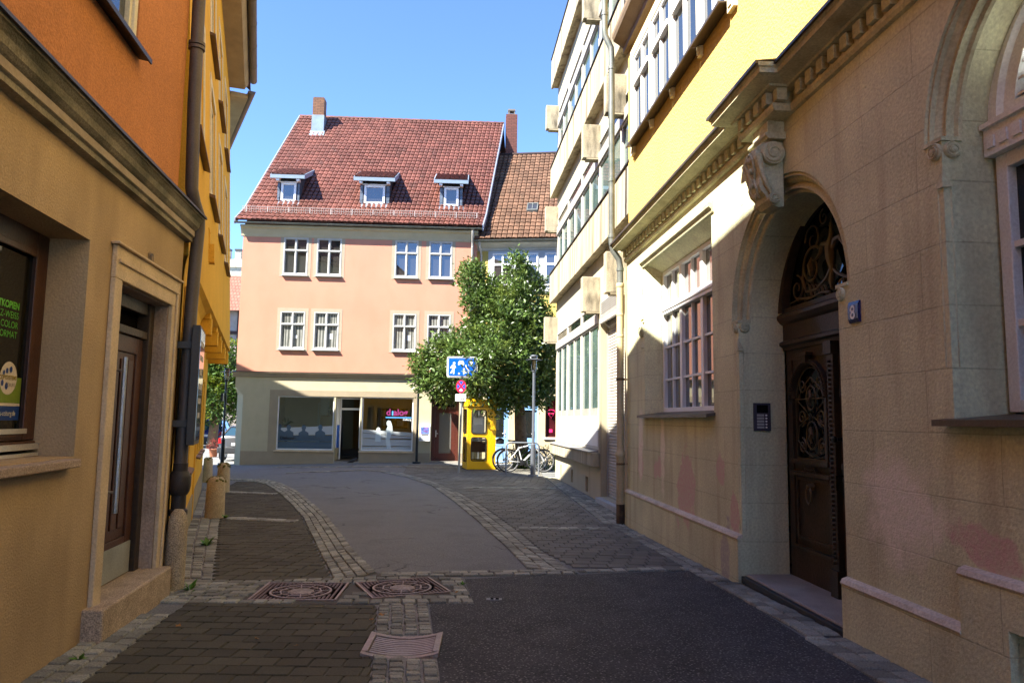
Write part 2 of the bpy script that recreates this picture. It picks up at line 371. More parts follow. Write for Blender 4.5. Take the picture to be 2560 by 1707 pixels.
# pavings
Lk=[(-1.84,1.),(-2.25,3.9),(-2.52,5.7),(-2.56,6.1)]; Gl=[(-.62,1.2),(-.76,4.26),(-1.05,6.1)]
pavers('paving',Lk,Gl,1.2,6.1,paver)
ML=[(-2.72,7.06),(-3.62,9.4),(-4.38,11.4),(-6.4,16.9),(-6.9,19.)]
pavers('paving',ML,[(x-.02,y) for x,y in S1L],7.06,19.,paver,w=.2,d=.2)
RL=[(x+.02,y) for x,y in S2R]+[(-3.6,26.5)]; RR=[(2.03,8.0),(1.72,11.8),(1.45,11.9),(.96,21.6),(1.0,26.5)]
pavers('paving',[(.72,7.9)]+RL[1:],RR,8.0,26.5,paver_g,w=.2,d=.2)
for a,b in (((-4.5,12.1),(-3.3,11.85)),((-6.1,16.2),(-4.9,15.9)),((.1,11.35),(1.5,11.5)),((-1.1,17.9),(1.1,18.1))):
    sett_strip('cobble_row',[a,b],[(a[0],a[1]-.28),(b[0],b[1]-.28)],2,.14,mortar_pale,off=.017,h=.012)
sett_strip('cobble_row',[(-8.2,25.9),(-4.35,25.5),(-1.7,25.6)],[(-8.2,25.6),(-4.35,25.2),(-1.7,25.3)],2,.16,mortar_pale,off=.008,h=.012)
sett_strip('cobble_row',[(-6.9,22.9),(-4.6,23.8),(-3.7,23.1)],[(-6.8,22.6),(-4.6,23.5),(-3.9,22.75)],2,.16,mortar_pale,off=.008,h=.012)
# dark patch of newer asphalt
sheet('asphalt_patch',[(-.2,1.2),(-.37,4.28),(-.63,6.1),(-.63,6.17)],[(2.35,1.2),(2.1,4.4),(2.06,5.3),(2.02,6.17)],1.2,6.24,.005,asph_dark,step=.2)
sheet('asphalt_patch',[(-.28,6.24),(-.42,7.25)],[(2.02,6.24),(1.93,7.25)],6.24,7.3,.005,asph_dark,step=.2)
sheet('asphalt_patch',[(-.4,7.3),(.2,7.51),(.7,7.56),(1.3,7.80),(2.0,7.93)],[(1.93,7.3),(1.95,7.5),(1.95,7.94)],7.3,7.5,.005,asph_dark,step=.1)
mb=MB(); P=[(.15,7.5),(1.95,7.5),(2.0,7.93),(1.35,7.80),(.72,7.62)]; mb.poly([(x,y,gz(x,y)+.005) for x,y in P]); struct(mb.build('asphalt_patch',asph_dark))
# ---------------------------------------------------------------- ironware in the street
iron=mat('cast_iron',(.13,.075,.055,1),rough=.5,spec=.5,metal=.35,var=.25,vs=6,fine=.25,bump=.3,stain=.5,scol=(.05,.03,.022,1),sscale=(4,4,4))
iron_hi=mat('worn_iron',(.33,.255,.205,1),rough=.42,metal=.5,var=.15,vs=8,fine=.2,bump=.2)
conc=mat('cover_concrete',(.33,.27,.24,1),var=.2,vs=8,fine=.25,bump=.5,bs=120)
dark=mat('dark_void',(.008,.007,.007,1),rough=1,spec=0,bump=0,var=0,fine=0)
def manhole(x,y,a,w,d,label):
    t=thing('manhole_cover',label,'manhole cover',(x,y,gz(x,y)+.012),a,'manhole covers in the cobble band')
    mb=MB(); mb.box(-w/2,w/2,-d/2,d/2,-.03,-.002); mb.build('base_plate',dark,t)
    mb=MB(); mb.box(-w/2,-w/2+.018,-d/2,d/2,-.03,.012); mb.box(w/2-.018,w/2,-d/2,d/2,-.03,.012); mb.box(-w/2+.018,w/2-.018,-d/2,-d/2+.012,-.03,.010); mb.box(-w/2+.018,w/2-.018,d/2-.012,d/2,-.03,.010); mb.build('rim',iron_hi,t)
    mb=MB(); r=.265; k=-w/2+.035
    while k<w/2-.03:
        for s in (-1,1):
            h0=math.sqrt(max(0,(r+.025)**2-k*k)); 
            if d/2-.02>h0+.01: mb.box(k-.009,k+.009,s*h0 if s>0 else -d/2+.014,d/2-.014 if s>0 else -h0,-.01,.006)
        k+=.033
    mb.build('ribbed_frame',iron,t)
    def ring(m,r0,r1,z0,z1,n=40):
        p=[]
        m.lathe([(r0,z0),(r0,z1),(r1,z1),(r1,z0)],n=n)
    c=MB()
    for r0,r1,n in ((.243,.262,40),(.168,.182,10)):
        vs=[];fs=[]
        for i in range(n):
            a0=2*pi*i/n; 
            for rr,z in ((r0,-.01),(r0,.008),(r1,.008),(r1,-.01)): vs.append((rr*math.cos(a0),rr*math.sin(a0),z))
        for i in range(n):
            j=(i+1)%n
            for q in range(3): fs.append((i*4+q,i*4+q+1,j*4+q+1,j*4+q))
        c.add(vs,fs)
    for i in range(12):
        a0=2*pi*i/12+.2; u,v=math.cos(a0),math.sin(a0)
        c.hexa([(u*.115-v*.004,v*.115+u*.004,-.01),(u*.115+v*.004,v*.115-u*.004,-.01),(u*.245+v*.004,v*.245-u*.004,-.01),(u*.245-v*.004,v*.245+u*.004,-.01),(u*.115-v*.004,v*.115+u*.004,.007),(u*.115+v*.004,v*.115-u*.004,.007),(u*.245+v*.004,v*.245-u*.004,.007),(u*.245-v*.004,v*.245+u*.004,.007)])
    cov=c.build('cover',iron_hi,t)
    m=MB()
    for rr,nn,ph in ((.212,30,0),(.225,30,.1),(.145,18,0),(.197,26,.05)):
        for i in range(nn):
            a0=2*pi*i/nn+ph; m.lathe([(.009,-.01),(.007,.004)],rr*math.cos(a0),rr*math.sin(a0),n=5)
    m.build('studs',iron,t)
    m=MB(); m.lathe([(.118,-.01),(.115,.004),(.1,.009)],n=10); m.build('concrete_fill',conc,cov)
manhole(-1.79,6.575,.05,.72,.64,'cast iron manhole cover set square in the cobble band, nearer the left wall')
manhole(-.95,6.80,.42,.70,.64,'cast iron manhole cover turned at an angle, beside the dark asphalt')
t=thing('drain_grate','rusty curved iron drain grate lying across the cobble gutter','drain grate',(-.672,4.95,gz(-.67,4.95)+.012),.03)
mb=MB(); mb.box(-.235,.235,-.225,.225,-.06,-.045); mb.build('pit',dark,t)
def sag(x): return -.034*(1-(x/.24)**2)
mb=MB()
def bar(mb,x0,x1,y0,y1,h=.014):
    n=10
    for i in range(n):
        a,b=x0+(x1-x0)*i/n,x0+(x1-x0)*(i+1)/n
        za,zb=sag(a)+.03,sag(b)+.03
        mb.hexa([(a,y0,za-h),(b,y0,zb-h),(b,y1,zb-h),(a,y1,za-h),(a,y0,za),(b,y0,zb),(b,y1,zb),(a,y1,za)])
for i in range(9): y=-.165+i*.0375; bar(mb,-.195,.195,y,y+.0145)
mb.build('slats',mat('slat_iron',(.46,.38,.34,1),rough=.42,metal=.4,var=.12,vs=8,bump=.1),t)
mb=MB(); bar(mb,-.24,.24,-.235,-.19,.03); bar(mb,-.24,.24,.185,.235,.03); mb.box(-.24,-.2,-.19,.185,0,.03); mb.box(.2,.24,-.19,.185,0,.03); mb.build('frame',iron_hi,t,bevel=.003)
mb=MB(); mb.box(-.065,.065,-.035,.035,0,.006); o=mb.build('valve_cover',mat('zinc_cap',(.22,.22,.22,1),rough=.5,metal=.4)); o.location=(-.12,6.40,gz(-.12,6.4)+.006); tag(o,'small grey metal valve cap let into the dark asphalt','valve cover')
mb=MB(); mb.box(-.03,-.005,-.02,.02,0,.003); mb.box(.012,.04,-.02,.02,0,.003); mb.build('cap_slot',dark,o).location=(0,0,.006)
# leaves and chips of litter
lit=mat('fallen_leaf',(.30,.14,.03,1),rough=.7,island=.5)
for i,(x,y) in enumerate([(-.95,5.75),(-2.3,5.35),(-1.65,5.05),(-1.35,4.9),(-1.0,5.6),(-.45,6.6),(.2,9.2)]):
    mb=MB(); r=.02 if i>1 else .03; mb.poly([(r*math.cos(a)*(1 if k%2 else .6),r*math.sin(a)*(1 if k%2 else .55),.004*math.sin(a*3)) for k,a in enumerate([2*pi*j/9 for j in range(9)])])
    o=mb.build('fallen_leaf',lit); o.location=(x,y,gz(x,y)+.024); o.rotation_euler=(.2,.1,i); tag(o,'tiny dry leaf lying on the street paving','leaf','dry leaves on the street')
# ---------------------------------------------------------------- stone house, right side
R8O=(1.87,11.8); R8D=(.077,-1)
stone_house=facade('stone_house','old sandstone house with yellow upper wall, arched carved doorway and number 8 plate','house',R8O,R8D)
SH=stone_house
spots=[(2.95,.85,.30,.42),(2.75,.75,.2,.3),(.75,1.05,.16,.25),(1.7,1.02,.22,.14),(4.05,1.15,.12,.16),(7.85,.98,.25,.12),(4.42,.72,.12,.22)]
stone_m=mat('sandstone_plaster',(.60,.59,.38,1),rough=.9,spec=.15,var=.14,vs=1.4,fine=.14,fs=45,bump=.4,bs=55,stain=.5,scol=(.36,.29,.18,1),sscale=(2.6,2.6,.28),sth=(.50,.74),
  extra=chain(ashlar(1.15,.36,.15,dark=.80,bumpd=.006,msize=.005,flat=True),patches((.60,.40,.34,1),1,spots,.22),patches((.42,.38,.33,1),2,[(4.25,.32,.14,.30)],.2),patches((.80,.72,.58,1),3,[(7.15,1.1,.3,.25),(.75,1.3,.1,.4),(1.9,1.25,.08,.4)],.7)))
trim_m=mat('stone_trim',(.54,.52,.34,1),rough=.85,spec=.2,var=.16,vs=3,fine=.15,fs=50,bump=.35,bs=60,stain=.5,scol=(.16,.115,.065,1),sscale=(2,2,1.2))
ledge_m=mat('ledge_pale',(.60,.52,.40,1),var=.15,fine=.2,stain=.3,scol=(.3,.22,.15,1),sscale=(3,3,3))
yel_m=mat('yellow_plaster',(.60,.41,.12,1),rough=.9,spec=.15,var=.09,vs=1.,fine=.10,fs=28,bump=.9,bs=32,stain=.22,scol=(.42,.27,.08,1),sscale=(1.5,1.5,.3))
cream_m=mat('cream_trim',(.70,.62,.42,1),rough=.7,var=.06,bump=.1)
white_m=mat('white_paint',(.80,.80,.79,1),rough=.4,spec=.4,var=.05,fine=.03,bump=.03)
sillmetal=mat('brown_flashing',(.085,.065,.05,1),rough=.4,metal=.5,var=.2,stain=.3,scol=(.2,.16,.13,1))
pane_m=mat('window_glass',(.025,.03,.032,1),rough=.02,spec=.5,ior=2.1,var=0,fine=0,bump=.012,bs=2.)
panedark=mat('window_glass_dark',(.012,.014,.014,1),rough=.03,spec=.5,ior=1.5,var=0,fine=0,bump=.01,bs=2.)
wood_dk=mat('oak_dark',(.040,.025,.013,1),rough=.5,spec=.4,var=.3,vs=4,fine=.25,fs=40,bump=.2,bs=40,stain=.5,scol=(.075,.05,.03,1),sscale=(6,6,.5))
ironwork=mat('wrought_iron',(.10,.082,.045,1),rough=.45,spec=.4,metal=.2,var=.25,vs=9,stain=.5,scol=(.17,.11,.03,1),sscale=(6,6,6),bump=0)
DC,DR,DRO,ZI=5.55,.95,1.12,2.63
W2C,W2R,W2RO,ZJ=8.52,.82,.98,3.28
mb=MB()
wall(mb,-.1,16,-.4,4.25,holes=[(1.0,3.88,1.72,3.95,.26,.17),(DC-DR,DC+DR,-.4,ZI,.46,0,True),(W2C-W2R,W2C+W2R,1.66,ZJ,.36,0,True),(8.08,8.42,.30,.62,.25),(11,12.8,1.66,3.9,.4)],
  arches=[(DC,ZI,DRO),(W2C,ZJ,.9699)])
# floor and ends
mb.quad((-.1,0,-.4),(-.1,6,-.4),(-.1,6,4.25),(-.1,0,4.25)); mb.box(16,16.02,0,6,-.4,12); mb.box(-.08,16,6,6.1,-.4,12.); mb.box(-.08,16,0.05,6,11.9,12.)
mb.build('ground_floor_wall',stone_m,SH)
# moulded arches
for cx,zi,r,ro in ((DC,ZI,DR,DRO),(W2C,ZJ,W2R,.9699)):
    mb=MB(); w=ro-r
    prof=[(ro,.0),(ro-.004,.02),(ro-.03,.012),(ro-.034,.04),(r+w*.62,.05),(r+w*.5,.085),(r+w*.34,.06),(r+w*.22,.055),(r+w*.2,.10),(r+.006,.11),(r,.13)]
    archband(mb,cx,zi,prof,36); mb.build('arch_moulding',trim_m,SH,smooth=True)
    mb=MB(); archband(mb,cx,zi,[(r,.13),(r,.46 if r==DR else .36)],36); mb.build('arch_soffit',stone_m,SH,smooth=True)
# jamb caps with scrolls (imposts) and chamfers
for x0,s,zi in ((DC-DR,-1,ZI),(DC+DR,1,ZI),(W2C-W2R,-1,ZJ),(W2C+W2R,1,ZJ)):
    mb=MB()
    for pl,c in (('xz',(x0+s*.05,-.012,zi-.075)),('yz',(x0-s*.010,.06,zi-.075))):
        ax='y' if pl=='xz' else 'x'
        if pl=='xz': mb.lathe([(.0,-.018),(.046,-.018),(.052,-.010),(.052,.03),(0,.03)],c3=(c[0],c[2]),axis='y',n=22); mb.lathe([(0,-.03),(.018,-.028),(.022,-.018)],c3=(c[0],c[2]),axis='y',n=14)
        else: mb.lathe([(.0,x0-s*.018),(.046,x0-s*.018),(.052,x0-s*.010),(.052,x0+s*.03),(0,x0+s*.03)],c3=(c[1],c[2]),axis='x',n=22); mb.lathe([(0,x0-s*.03),(.018,x0-s*.028),(.022,x0-s*.018)],c3=(c[1],c[2]),axis='x',n=14)
        mb.tube([(p[0],p[1]-(.010 if pl=='xz' else 0),p[2]) if pl=='xz' else (x0-s*.02,p[1],p[2]) for p in spiral(c,.046,1.5,pl,26,sgn=1 if s<0 else -1,start=pi/2,rend=.4)],.005,5)
    a,b=sorted((x0-s*.015,x0+s*.15)); mb.box(a,b,-.012,.12,zi-.024,zi+.0)
    mb.build('jamb_scroll',trim_m,SH,smooth=True)
    mb=MB(); zl=.6 if zi==ZI else 1.95
    if s<0 or zi==ZJ:
        # splayed chamfer strip let into the arris, with stops
        zt=zi-.30; k=.045
        mb.hexa([(x0+s*k-.0,-.006,zl),(x0-s*.006,k,zl),(x0-s*.006+s*.02,k+.01,zl),(x0+s*k,.012,zl),(x0+s*k,-.006,zt),(x0-s*.006,k,zt),(x0-s*.006+s*.02,k+.01,zt),(x0+s*k,.012,zt)])
        mb.add([(x0+s*k,-.02,zt),(x0-s*.02,k,zt),(x0-s*.01,-.012,zt),(x0-s*.005,-.005,zt+.12)],[(0,1,2),(0,2,3),(1,2,3),(0,1,3)])
        mb.build('jamb_chamfer',trim_m,SH)
# plinth with pale weathered ledge
mb=MB(); g=-.4
for a,b,zt in ((-.1,DC-DR-.001,.54),(DC+DR+.001,7.73,.54),(7.73,8.08,.85),(8.42,16,.85)): mb.prism([(0.01,g),(-.045,g),(-.045,zt-.03),(0.01,zt)],'x',a,b)
mb.prism([(0.01,.63),(-.045,.63),(-.045,.82),(0.01,.85)],'x',8.08,8.42); mb.prism([(0.01,g),(-.045,g),(-.045,.29),(.01,.29)],'x',8.08,8.42)
mb.build('plinth',stone_m,SH)
mb=MB()
for a,b,zt in ((-.1,DC-DR,.54),(DC+DR,7.73,.54),(7.725,16,.85)): mb.prism([(0.012,zt+.002),(-.047,zt-.028),(-.055,zt-.012),(-.04,zt+.014),(0.0,zt+.028)],'x',a,b)
mb.build('plinth_ledge',ledge_m,SH)
# cornice over the ground floor, broken forward over the keystone
BX0,BX1,BP=5.22,5.88,.15
prof0=[(0,4.20),(-.03,4.205),(-.045,4.23),(-.045,4.262),(-.03,4.265),(-.015,4.265),(-.015,4.38),(-.09,4.385),(-.10,4.40),(-.14,4.405),(-.20,4.415),(-.235,4.425),(-.235,4.465),(-.25,4.475),(-.255,4.505),(0,4.53)]
mb=MB()
def cor(mb,prof,a,b): mb.sweep(prof,'x',a,b)
cor(mb,prof0,-.12,BX0); cor(mb,prof0,BX1,16)
mb.poly([(-.12,)+p for p in prof0])
pb=[(y-BP if y<0 else -BP,z) for y,z in prof0]; pb=[(-BP,4.20)]+pb[1:-1]+[(-BP,4.56)]
# front and mitred sides of the break
e=[max(0,-y) for y,z in prof0]
vs=[];n=len(prof0)
for (y,z),ex in zip(prof0,e): vs+= [(BX0-ex,y if 0 else -ex,z),(BX0-ex,-BP-ex,z),(BX1+ex,-BP-ex,z),(BX1+ex,-ex,z)]
mb.add(vs,[(i*4+k,i*4+k+1,i*4+k+5,i*4+k+4) for i in range(n-1) for k in range(3)]); mb.quad((BX0,0,4.2),(BX1,0,4.2),(BX1,-BP,4.2),(BX0,-BP,4.2)); mb.quad((BX0-.25,0,4.53),(BX1+.25,0,4.53),(BX1+.25,-BP-.25,4.505),(BX0-.25,-BP-.25,4.505))
mb.build('cornice',trim_m,SH)
mb=MB(); x=-.06
while x<16:
    if x+.10<BX0-.05 or x>BX1+.05:
        if x<9: MB().box(x,x+.095,-.075,-.014,4.272,4.376).build('dentil',trim_m,SH,bevel=.006)
        else: mb.box(x,x+.095,-.075,-.014,4.272,4.376)
    x+=.175
struct(mb.build('dentil_row',trim_m,SH),'stuff'); mb=MB()
for x in (BX0+.02,BX0+.195,BX0+.37,BX0+.545): MB().box(x,x+.095,-BP-.075,-BP-.014,4.272,4.376).build('dentil',trim_m,SH,bevel=.006)
for a_,b_ in ((BX0-.09,BX0-.025),(BX1+.025,BX1+.09)): MB().box(a_,b_,-.18,-.09,4.272,4.376).build('dentil',trim_m,SH,bevel=.006)
mb=MB()
for a,b in ((-.14,BX0-.26),(BX1+.26,16)): mb.prism([(.02,4.57),(-.275,4.512),(-.278,4.485),(-.257,4.485),(-.257,4.506),(.02,4.545)],'x',a,b)
mb.prism([(.02,4.571),(-.275-BP,4.513),(-.278-BP,4.485),(-.257-BP,4.485),(-.257-BP,4.507),(.02,4.546)],'x',BX0-.255,BX1+.255)
mb.build('cornice_flashing',sillmetal,SH)
# carved keystone bracket
mb=MB(); kx0,kx1=5.39,5.71
mb.box(kx0,kx1,-.15,0,4.08,4.20); mb.prism([(0,4.095),(-.155,4.095),(-.185,4.08),(-.185,4.055),(-.165,4.045),(-.165,4.03),(0,4.03)],'x',kx0-.03,kx1+.03)
mb.prism([(0,4.03),(-.15,4.03),(-.205,4.0),(-.245,3.95),(-.25,3.88),(-.225,3.80),(-.21,3.72),(-.22,3.65),(-.20,3.59),(-.16,3.55),(-.15,3.51),(-.11,3.47),(-.05,3.455),(0,3.46)],'x',kx0+.04,kx1-.04)
mb.build('keystone_bracket',trim_m,SH,bevel=.006)
mb=MB()
for xs in (kx0+.015,kx1-.015):
    s=1 if xs>5.5 else -1; c=(xs,-.105,3.915)
    mb.lathe([(0,xs-.03),(.098,xs-.03),(.102,xs),(.098,xs+.03),(0,xs+.03)],c3=(c[1],c[2]),axis='x',n=26)
    mb.tube([(xs+s*.032,p[1],p[2]) for p in spiral(c,.088,1.7,'yz',36,sgn=1,start=pi*.7,rend=.22)],.014,6)
    mb.lathe([(0,xs-.045),(.028,xs-.04),(.028,xs+.04),(0,xs+.045)],c3=(c[1],c[2]),axis='x',n=14)
    c=(xs,-.10,3.525); mb.lathe([(0,xs-.02),(.05,xs-.02),(.05,xs+.02),(0,xs+.02)],c3=(c[1],c[2]),axis='x',n=18)
    mb.tube([(xs+s*.022,p[1],p[2]) for p in spiral(c,.042,1.3,'yz',20,sgn=-1,start=0,rend=.3)],.008,5)
    mb.tube([(xs,-.23,3.90),(xs,-.205,3.78),(xs,-.165,3.65),(xs,-.12,3.57)],[.03,.026,.024,.02],6)
for k,(y,z) in enumerate([(-.252,3.89),(-.235,3.80),(-.222,3.67),(-.19,3.585)]): mb.lathe([(0,y-.02),(.022,y-.015),(.034-.004*k,y),(.03,y+.02)],c3=(5.55,z),axis='y',n=10)
for s in (-1,1): mb.tube([(5.55+s*.02,-.248,3.95),(5.55+s*.075,-.255,3.88),(5.55+s*.06,-.228,3.78),(5.55+s*.02,-.22,3.72),(5.55+s*.07,-.222,3.63),(5.55+s*.03,-.18,3.56)],.011,5)
mb.build('keystone_carving',trim_m,SH,smooth=True)
# --- door step, doors
gran=mat('granite',(.30,.275,.24,1),rough=.75,var=.15,vs=4,fine=.45,fs=130,bump=.3,stain=.35,scol=(.12,.11,.1,1),sscale=(2,2,2))
mb=MB(); mb.box(DC-DR+.002,DC+DR-.002,.03,.62,-.2,.20); mb.build('door_step',gran,SH,bevel=.012)
mb=MB(); mb.box(DC-DR+.004,DC+DR-.004,-.02,.028,.12,.185); mb.build('step_nosing',mat('slate_nosing',(.03,.032,.036,1),rough=.5),SH,bevel=.006)
mb=MB(); mb.box(DC-DR-.1,DC+DR+.1,.66,.70,-.2,3.7); mb.build('hall_backing',dark,SH)
def scroll(mb,cx,cz,r,y,sg=1,st=0.,t=1.5,th=.009): mb.tube([(p[0],y,p[2]) for p in spiral((cx,y,cz),r,t,'xz',28,sgn=sg,start=st,rend=.2)],[th*(1-.35*i/28) for i in range(29)],5)
dy=.47
def door_leaf(x0,x1,label):
    mb=MB(); w=x1-x0
    mb.frame(x0,x1,.20,2.33,.10,dy,dy+.05,wb=.30)
    ax,ar=(x0+x1)/2,w/2-.155
    # panel field around an arched opening
    zb,zs=1.30,1.86
    wall(mb,x0+.10,x1-.10,1.20,2.23,holes=[(ax-ar,ax+ar,zb,zs,.03)],y=dy+.012,arches=[(ax,zs,ar)])
    d=mb.build('door',wood_dk,SH,label=label)
    mb=MB(); mb.box(x0+.1,x1-.1,dy+.02,dy+.045,.50,1.20); mb.frame(x0+.13,x1-.13,.56,1.14,.035,dy+.002,dy+.02)
    mb.box(x0+.09,x1-.09,dy-.03,dy+.02,1.145,1.185); mb.box(x0+.09,x1-.09,dy-.025,dy+.02,.47,.505); mb.build('panel',wood_dk,d,bevel=.005)
    mb=MB(); archband(mb,ax,zs,[(ar+.055,dy+.01),(ar+.05,dy-.03),(ar+.02,dy-.035),(ar,dy-.01),(ar,dy+.03)],24)
    for s in (-1,1):
        a,b=sorted((ax+s*ar,ax+s*(ar+.045))); mb.box(a,b,dy-.025,dy+.01,zb,zs)
        for k in range(22): mb.lathe([(.011,dy-.045),(.011,dy-.02)],c3=(ax+s*(ar+.03)*math.cos(k/21*pi/2),zs+(ar+.03)*math.sin(k/21*pi/2)),axis='y',n=6)
    mb.box(ax-ar-.06,ax+ar+.06,dy-.04,dy+.01,zb-.045,zb); mb.box(ax-.05,ax+.05,dy-.06,dy,zs+ar+.02,zs+ar+.09); mb.box(ax-.08,ax+.08,dy-.07,dy,zs+ar+.09,zs+ar+.115)
    for s in (-1,1): mb.tube([(ax,dy-.02,zb-.09),(ax+s*.08,dy-.02,zb-.075),(ax+s*.13,dy-.02,zb-.10),(ax+s*.07,dy-.02,zb-.12)],.012,5)
    mb.build('window_surround',wood_dk,d,smooth=True)
    mb=MB(); mb.box(ax-ar-.02,ax+ar+.02,dy+.05,dy+.055,zb-.02,zs+ar+.02); mb.build('pane',panedark,d)
    mb=MB(); y=dy+.012
    mb.tube([(ax+ar*.93*math.cos(pi*k/20),y,zs+ar*.93*math.sin(pi*k/20)) for k in range(21)],.007,5); mb.frame(ax-ar,ax+ar,zb,zs,.012,y-.006,y+.006)
    for cz,rr in ((1.52,.125),(1.86,.11)):
        mb.tube([(ax+rr*.8*math.cos(k*pi/10),y,cz+rr*math.sin(k*pi/10)) for k in range(20)],.008,5,closed=True)
        mb.tube([(ax,y-.01,cz-.07),(ax-.012,y-.012,cz-.03),(ax+.012,y-.012,cz+.01),(ax-.008,y-.01,cz+.05),(ax,y-.01,cz+.08)],[.008,.018,.015,.018,.004],6)
    for s in (-1,1):
        scroll(mb,ax+s*ar*.62,1.42,.075,y,s,pi/2); scroll(mb,ax+s*ar*.62,1.68,.08,y,-s,-pi/2); scroll(mb,ax+s*ar*.55,1.98,.07,y,s,0)
        mb.tube([(ax,y,1.33),(ax+s*.1,y,1.36),(ax+s*ar*.9,y,1.47),(ax+s*ar*.8,y,1.6),(ax+s*.03,y,1.69),(ax+s*.12,y,1.76),(ax+s*ar*.85,y,1.83),(ax+s*ar*.6,y,1.95),(ax,y,2.05)],.007,5)
    mb.build('grille',ironwork,d,smooth=True)
    return d,ax
dl,ax=door_leaf(DC-DR+.02,DC-.02,'dark oak door leaf with arched wrought iron grille and ring knocker')
mb=MB(); mb.tube([(ax+.05*math.cos(k*pi/8),dy-.035,.98+.075*math.sin(k*pi/8)) for k in range(16)],.009,6,closed=True); mb.lathe([(0,dy-.06),(.02,dy-.05),(.035,dy+.01)],c3=(ax,1.06),axis='y',n=12); mb.build('knocker',ironwork,dl,smooth=True)
dr,_=door_leaf(DC+.02,DC+DR-.02,None)
mb=MB(); mb.box(DC-.05,DC+.05,dy-.05,dy+.02,.22,2.33); mb.box(DC-.06,DC+.06,dy-.07,dy+.02,.2,.42); mb.box(DC-.065,DC+.065,dy-.075,dy+.02,2.22,2.33)
for k in range(44): mb.lathe([(.011,dy-.075),(.014,dy-.045)],c3=(DC,.48+k*.039),axis='y',n=6)
mb.build('door_post',wood_dk,SH)
mb=MB(); mb.lathe([(0,dy-.10),(.028,dy-.095),(.03,dy-.075),(.012,dy-.06),(.02,dy)],c3=(DC+.1,1.5),axis='y',n=12); mb.build('door_knob',mat('black_iron',(.015,.015,.015,1),rough=.35,metal=.7),dr,smooth=True); mb=MB(); mb.box(DC+.07,DC+.13,dy-.02,dy+.02,1.02,1.28); mb.tube([(DC+.1,dy-.02,1.2),(DC+.1,dy-.07,1.2),(DC+.1,dy-.07,1.08)],.011,6); mb.build('door_handle',mat('black_iron',(.015,.015,.015,1),rough=.35,metal=.7),dr,smooth=True)
mb=MB(); mb.prism([(dy+.06,2.33),(dy-.02,2.33),(dy-.03,2.36),(dy-.06,2.38),(dy-.06,2.41),(dy-.02,2.43),(dy-.02,2.58),(dy-.05,2.60),(dy-.08,2.64),(dy-.08,2.67),(dy-.03,2.70),(dy-.03,2.74),(dy+.06,2.74)],'x',DC-DR,DC+DR); mb.build('door_transom',wood_dk,SH)
# fanlight
mb=MB(); archband(mb,DC,2.70,[(DR-.0,.40),(DR-.06,.42),(DR-.06,.50)],32); f=mb.build('fanlight',wood_dk,SH)
mb=MB(); mb.poly([(DC+DR*math.cos(pi*k/30),dy+.06,2.70+DR*math.sin(pi*k/30)) for k in range(31)]); mb.build('pane',panedark,f)
mb=MB(); y=dy-.0
mb.tube([(DC,y-.01,2.78),(DC-.012,y,2.86),(DC+.015,y-.01,2.95),(DC,y-.01,3.05),(DC-.02,y,3.15),(DC+.012,y,3.25),(DC,y,3.40)],[.01,.03,.02,.045,.05,.028,.006],7)
for s in (-1,1):
    mb.tube([(DC,y,3.12),(DC+s*.07,y,3.20),(DC+s*.15,y,3.21),(DC+s*.2,y,3.14),(DC+s*.3,y,3.10)],[.02,.03,.026,.018,.008],6)
    scroll(mb,DC+s*.36,3.05,.20,y,-s,pi*.75 if s>0 else pi*.25,1.25,.012); scroll(mb,DC+s*.33,3.30,.15,y,s,0 if s>0 else pi,1.3,.010)
    scroll(mb,DC+s*.66,2.90,.13,y,s,pi/2,1.4,.010); scroll(mb,DC+s*.12,3.45,.08,y,-s,pi/2,1.2,.008)
    mb.tube([(DC,y,2.98),(DC+s*.1,y,2.90),(DC+s*.28,y,2.83),(DC+s*.48,y,2.84),(DC+s*.55,y,2.98),(DC+s*.52,y,3.12)],[.02,.016,.014,.012,.01,.007],6)
    mb.tube([(DC+s*.05,y,2.77),(DC+s*.2,y,2.79),(DC+s*.4,y,2.77),(DC+s*.62,y,2.80),(DC+s*.82,y,2.78)],[.012,.012,.012,.012,.006],6)
    for k in range(5): mb.tube([(DC+s*(.10+.07*k),y,2.79),(DC+s*(.13+.07*k),y,2.84+.012*k),(DC+s*(.17+.07*k),y,2.85+.015*k)],[.012,.01,.004],5)
    mb.tube([(DC+s*.36,y-.01,2.96),(DC+s*.345,y-.012,3.02),(DC+s*.37,y-.012,3.07),(DC+s*.35,y-.01,3.14)],[.012,.032,.028,.004],6)
mb.build('grille',ironwork,f,smooth=True)
# number plate and bell panel
enam=mat('blue_enamel',(.012,.014,.09,1),rough=.25,spec=.5,var=.1,bump=0); wpaint=mat('white_lettering',(.75,.75,.75,1),rough=.5,var=.05,bump=0)
mb=MB(); mb.prism([(0,2.325),(-.012,2.325),(-.022,2.35),(-.024,2.40),(-.022,2.45),(-.012,2.475),(0,2.475)],'x',6.665,6.795); pl=mb.build('house_number',enam,SH,label='blue enamel plate with a white 8')
mb=MB(); text_on(mb,'8',.135,6.73,-.0255,2.352,'CENTER',.002); mb.build('numeral',wpaint,pl)
bx=DC-DR
mb=MB(); mb.box(bx-.001,bx+.02,.13,.30,1.55,1.82); bp=mb.build('doorbell_panel',mat('bell_grey',(.06,.055,.075,1),rough=.5,metal=.3),SH,bevel=.004)
mb=MB(); mb.box(bx+.02,bx+.023,.16,.27,1.725,1.80); mb.build('speaker_slot',dark,bp)
mb=MB()
for k in range(5): mb.box(bx+.02,bx+.026,.16,.23,1.575+k*.029,1.595+k*.029)
mb.build('name_tags',mat('tag_grey',(.35,.35,.33,1),rough=.4),bp)
mb=MB()
for k in range(5): mb.lathe([(.009,bx+.02),(.008,bx+.03)],c3=(.252,1.585+k*.029),axis='x',n=10)
mb.build('buttons',white_m,bp)
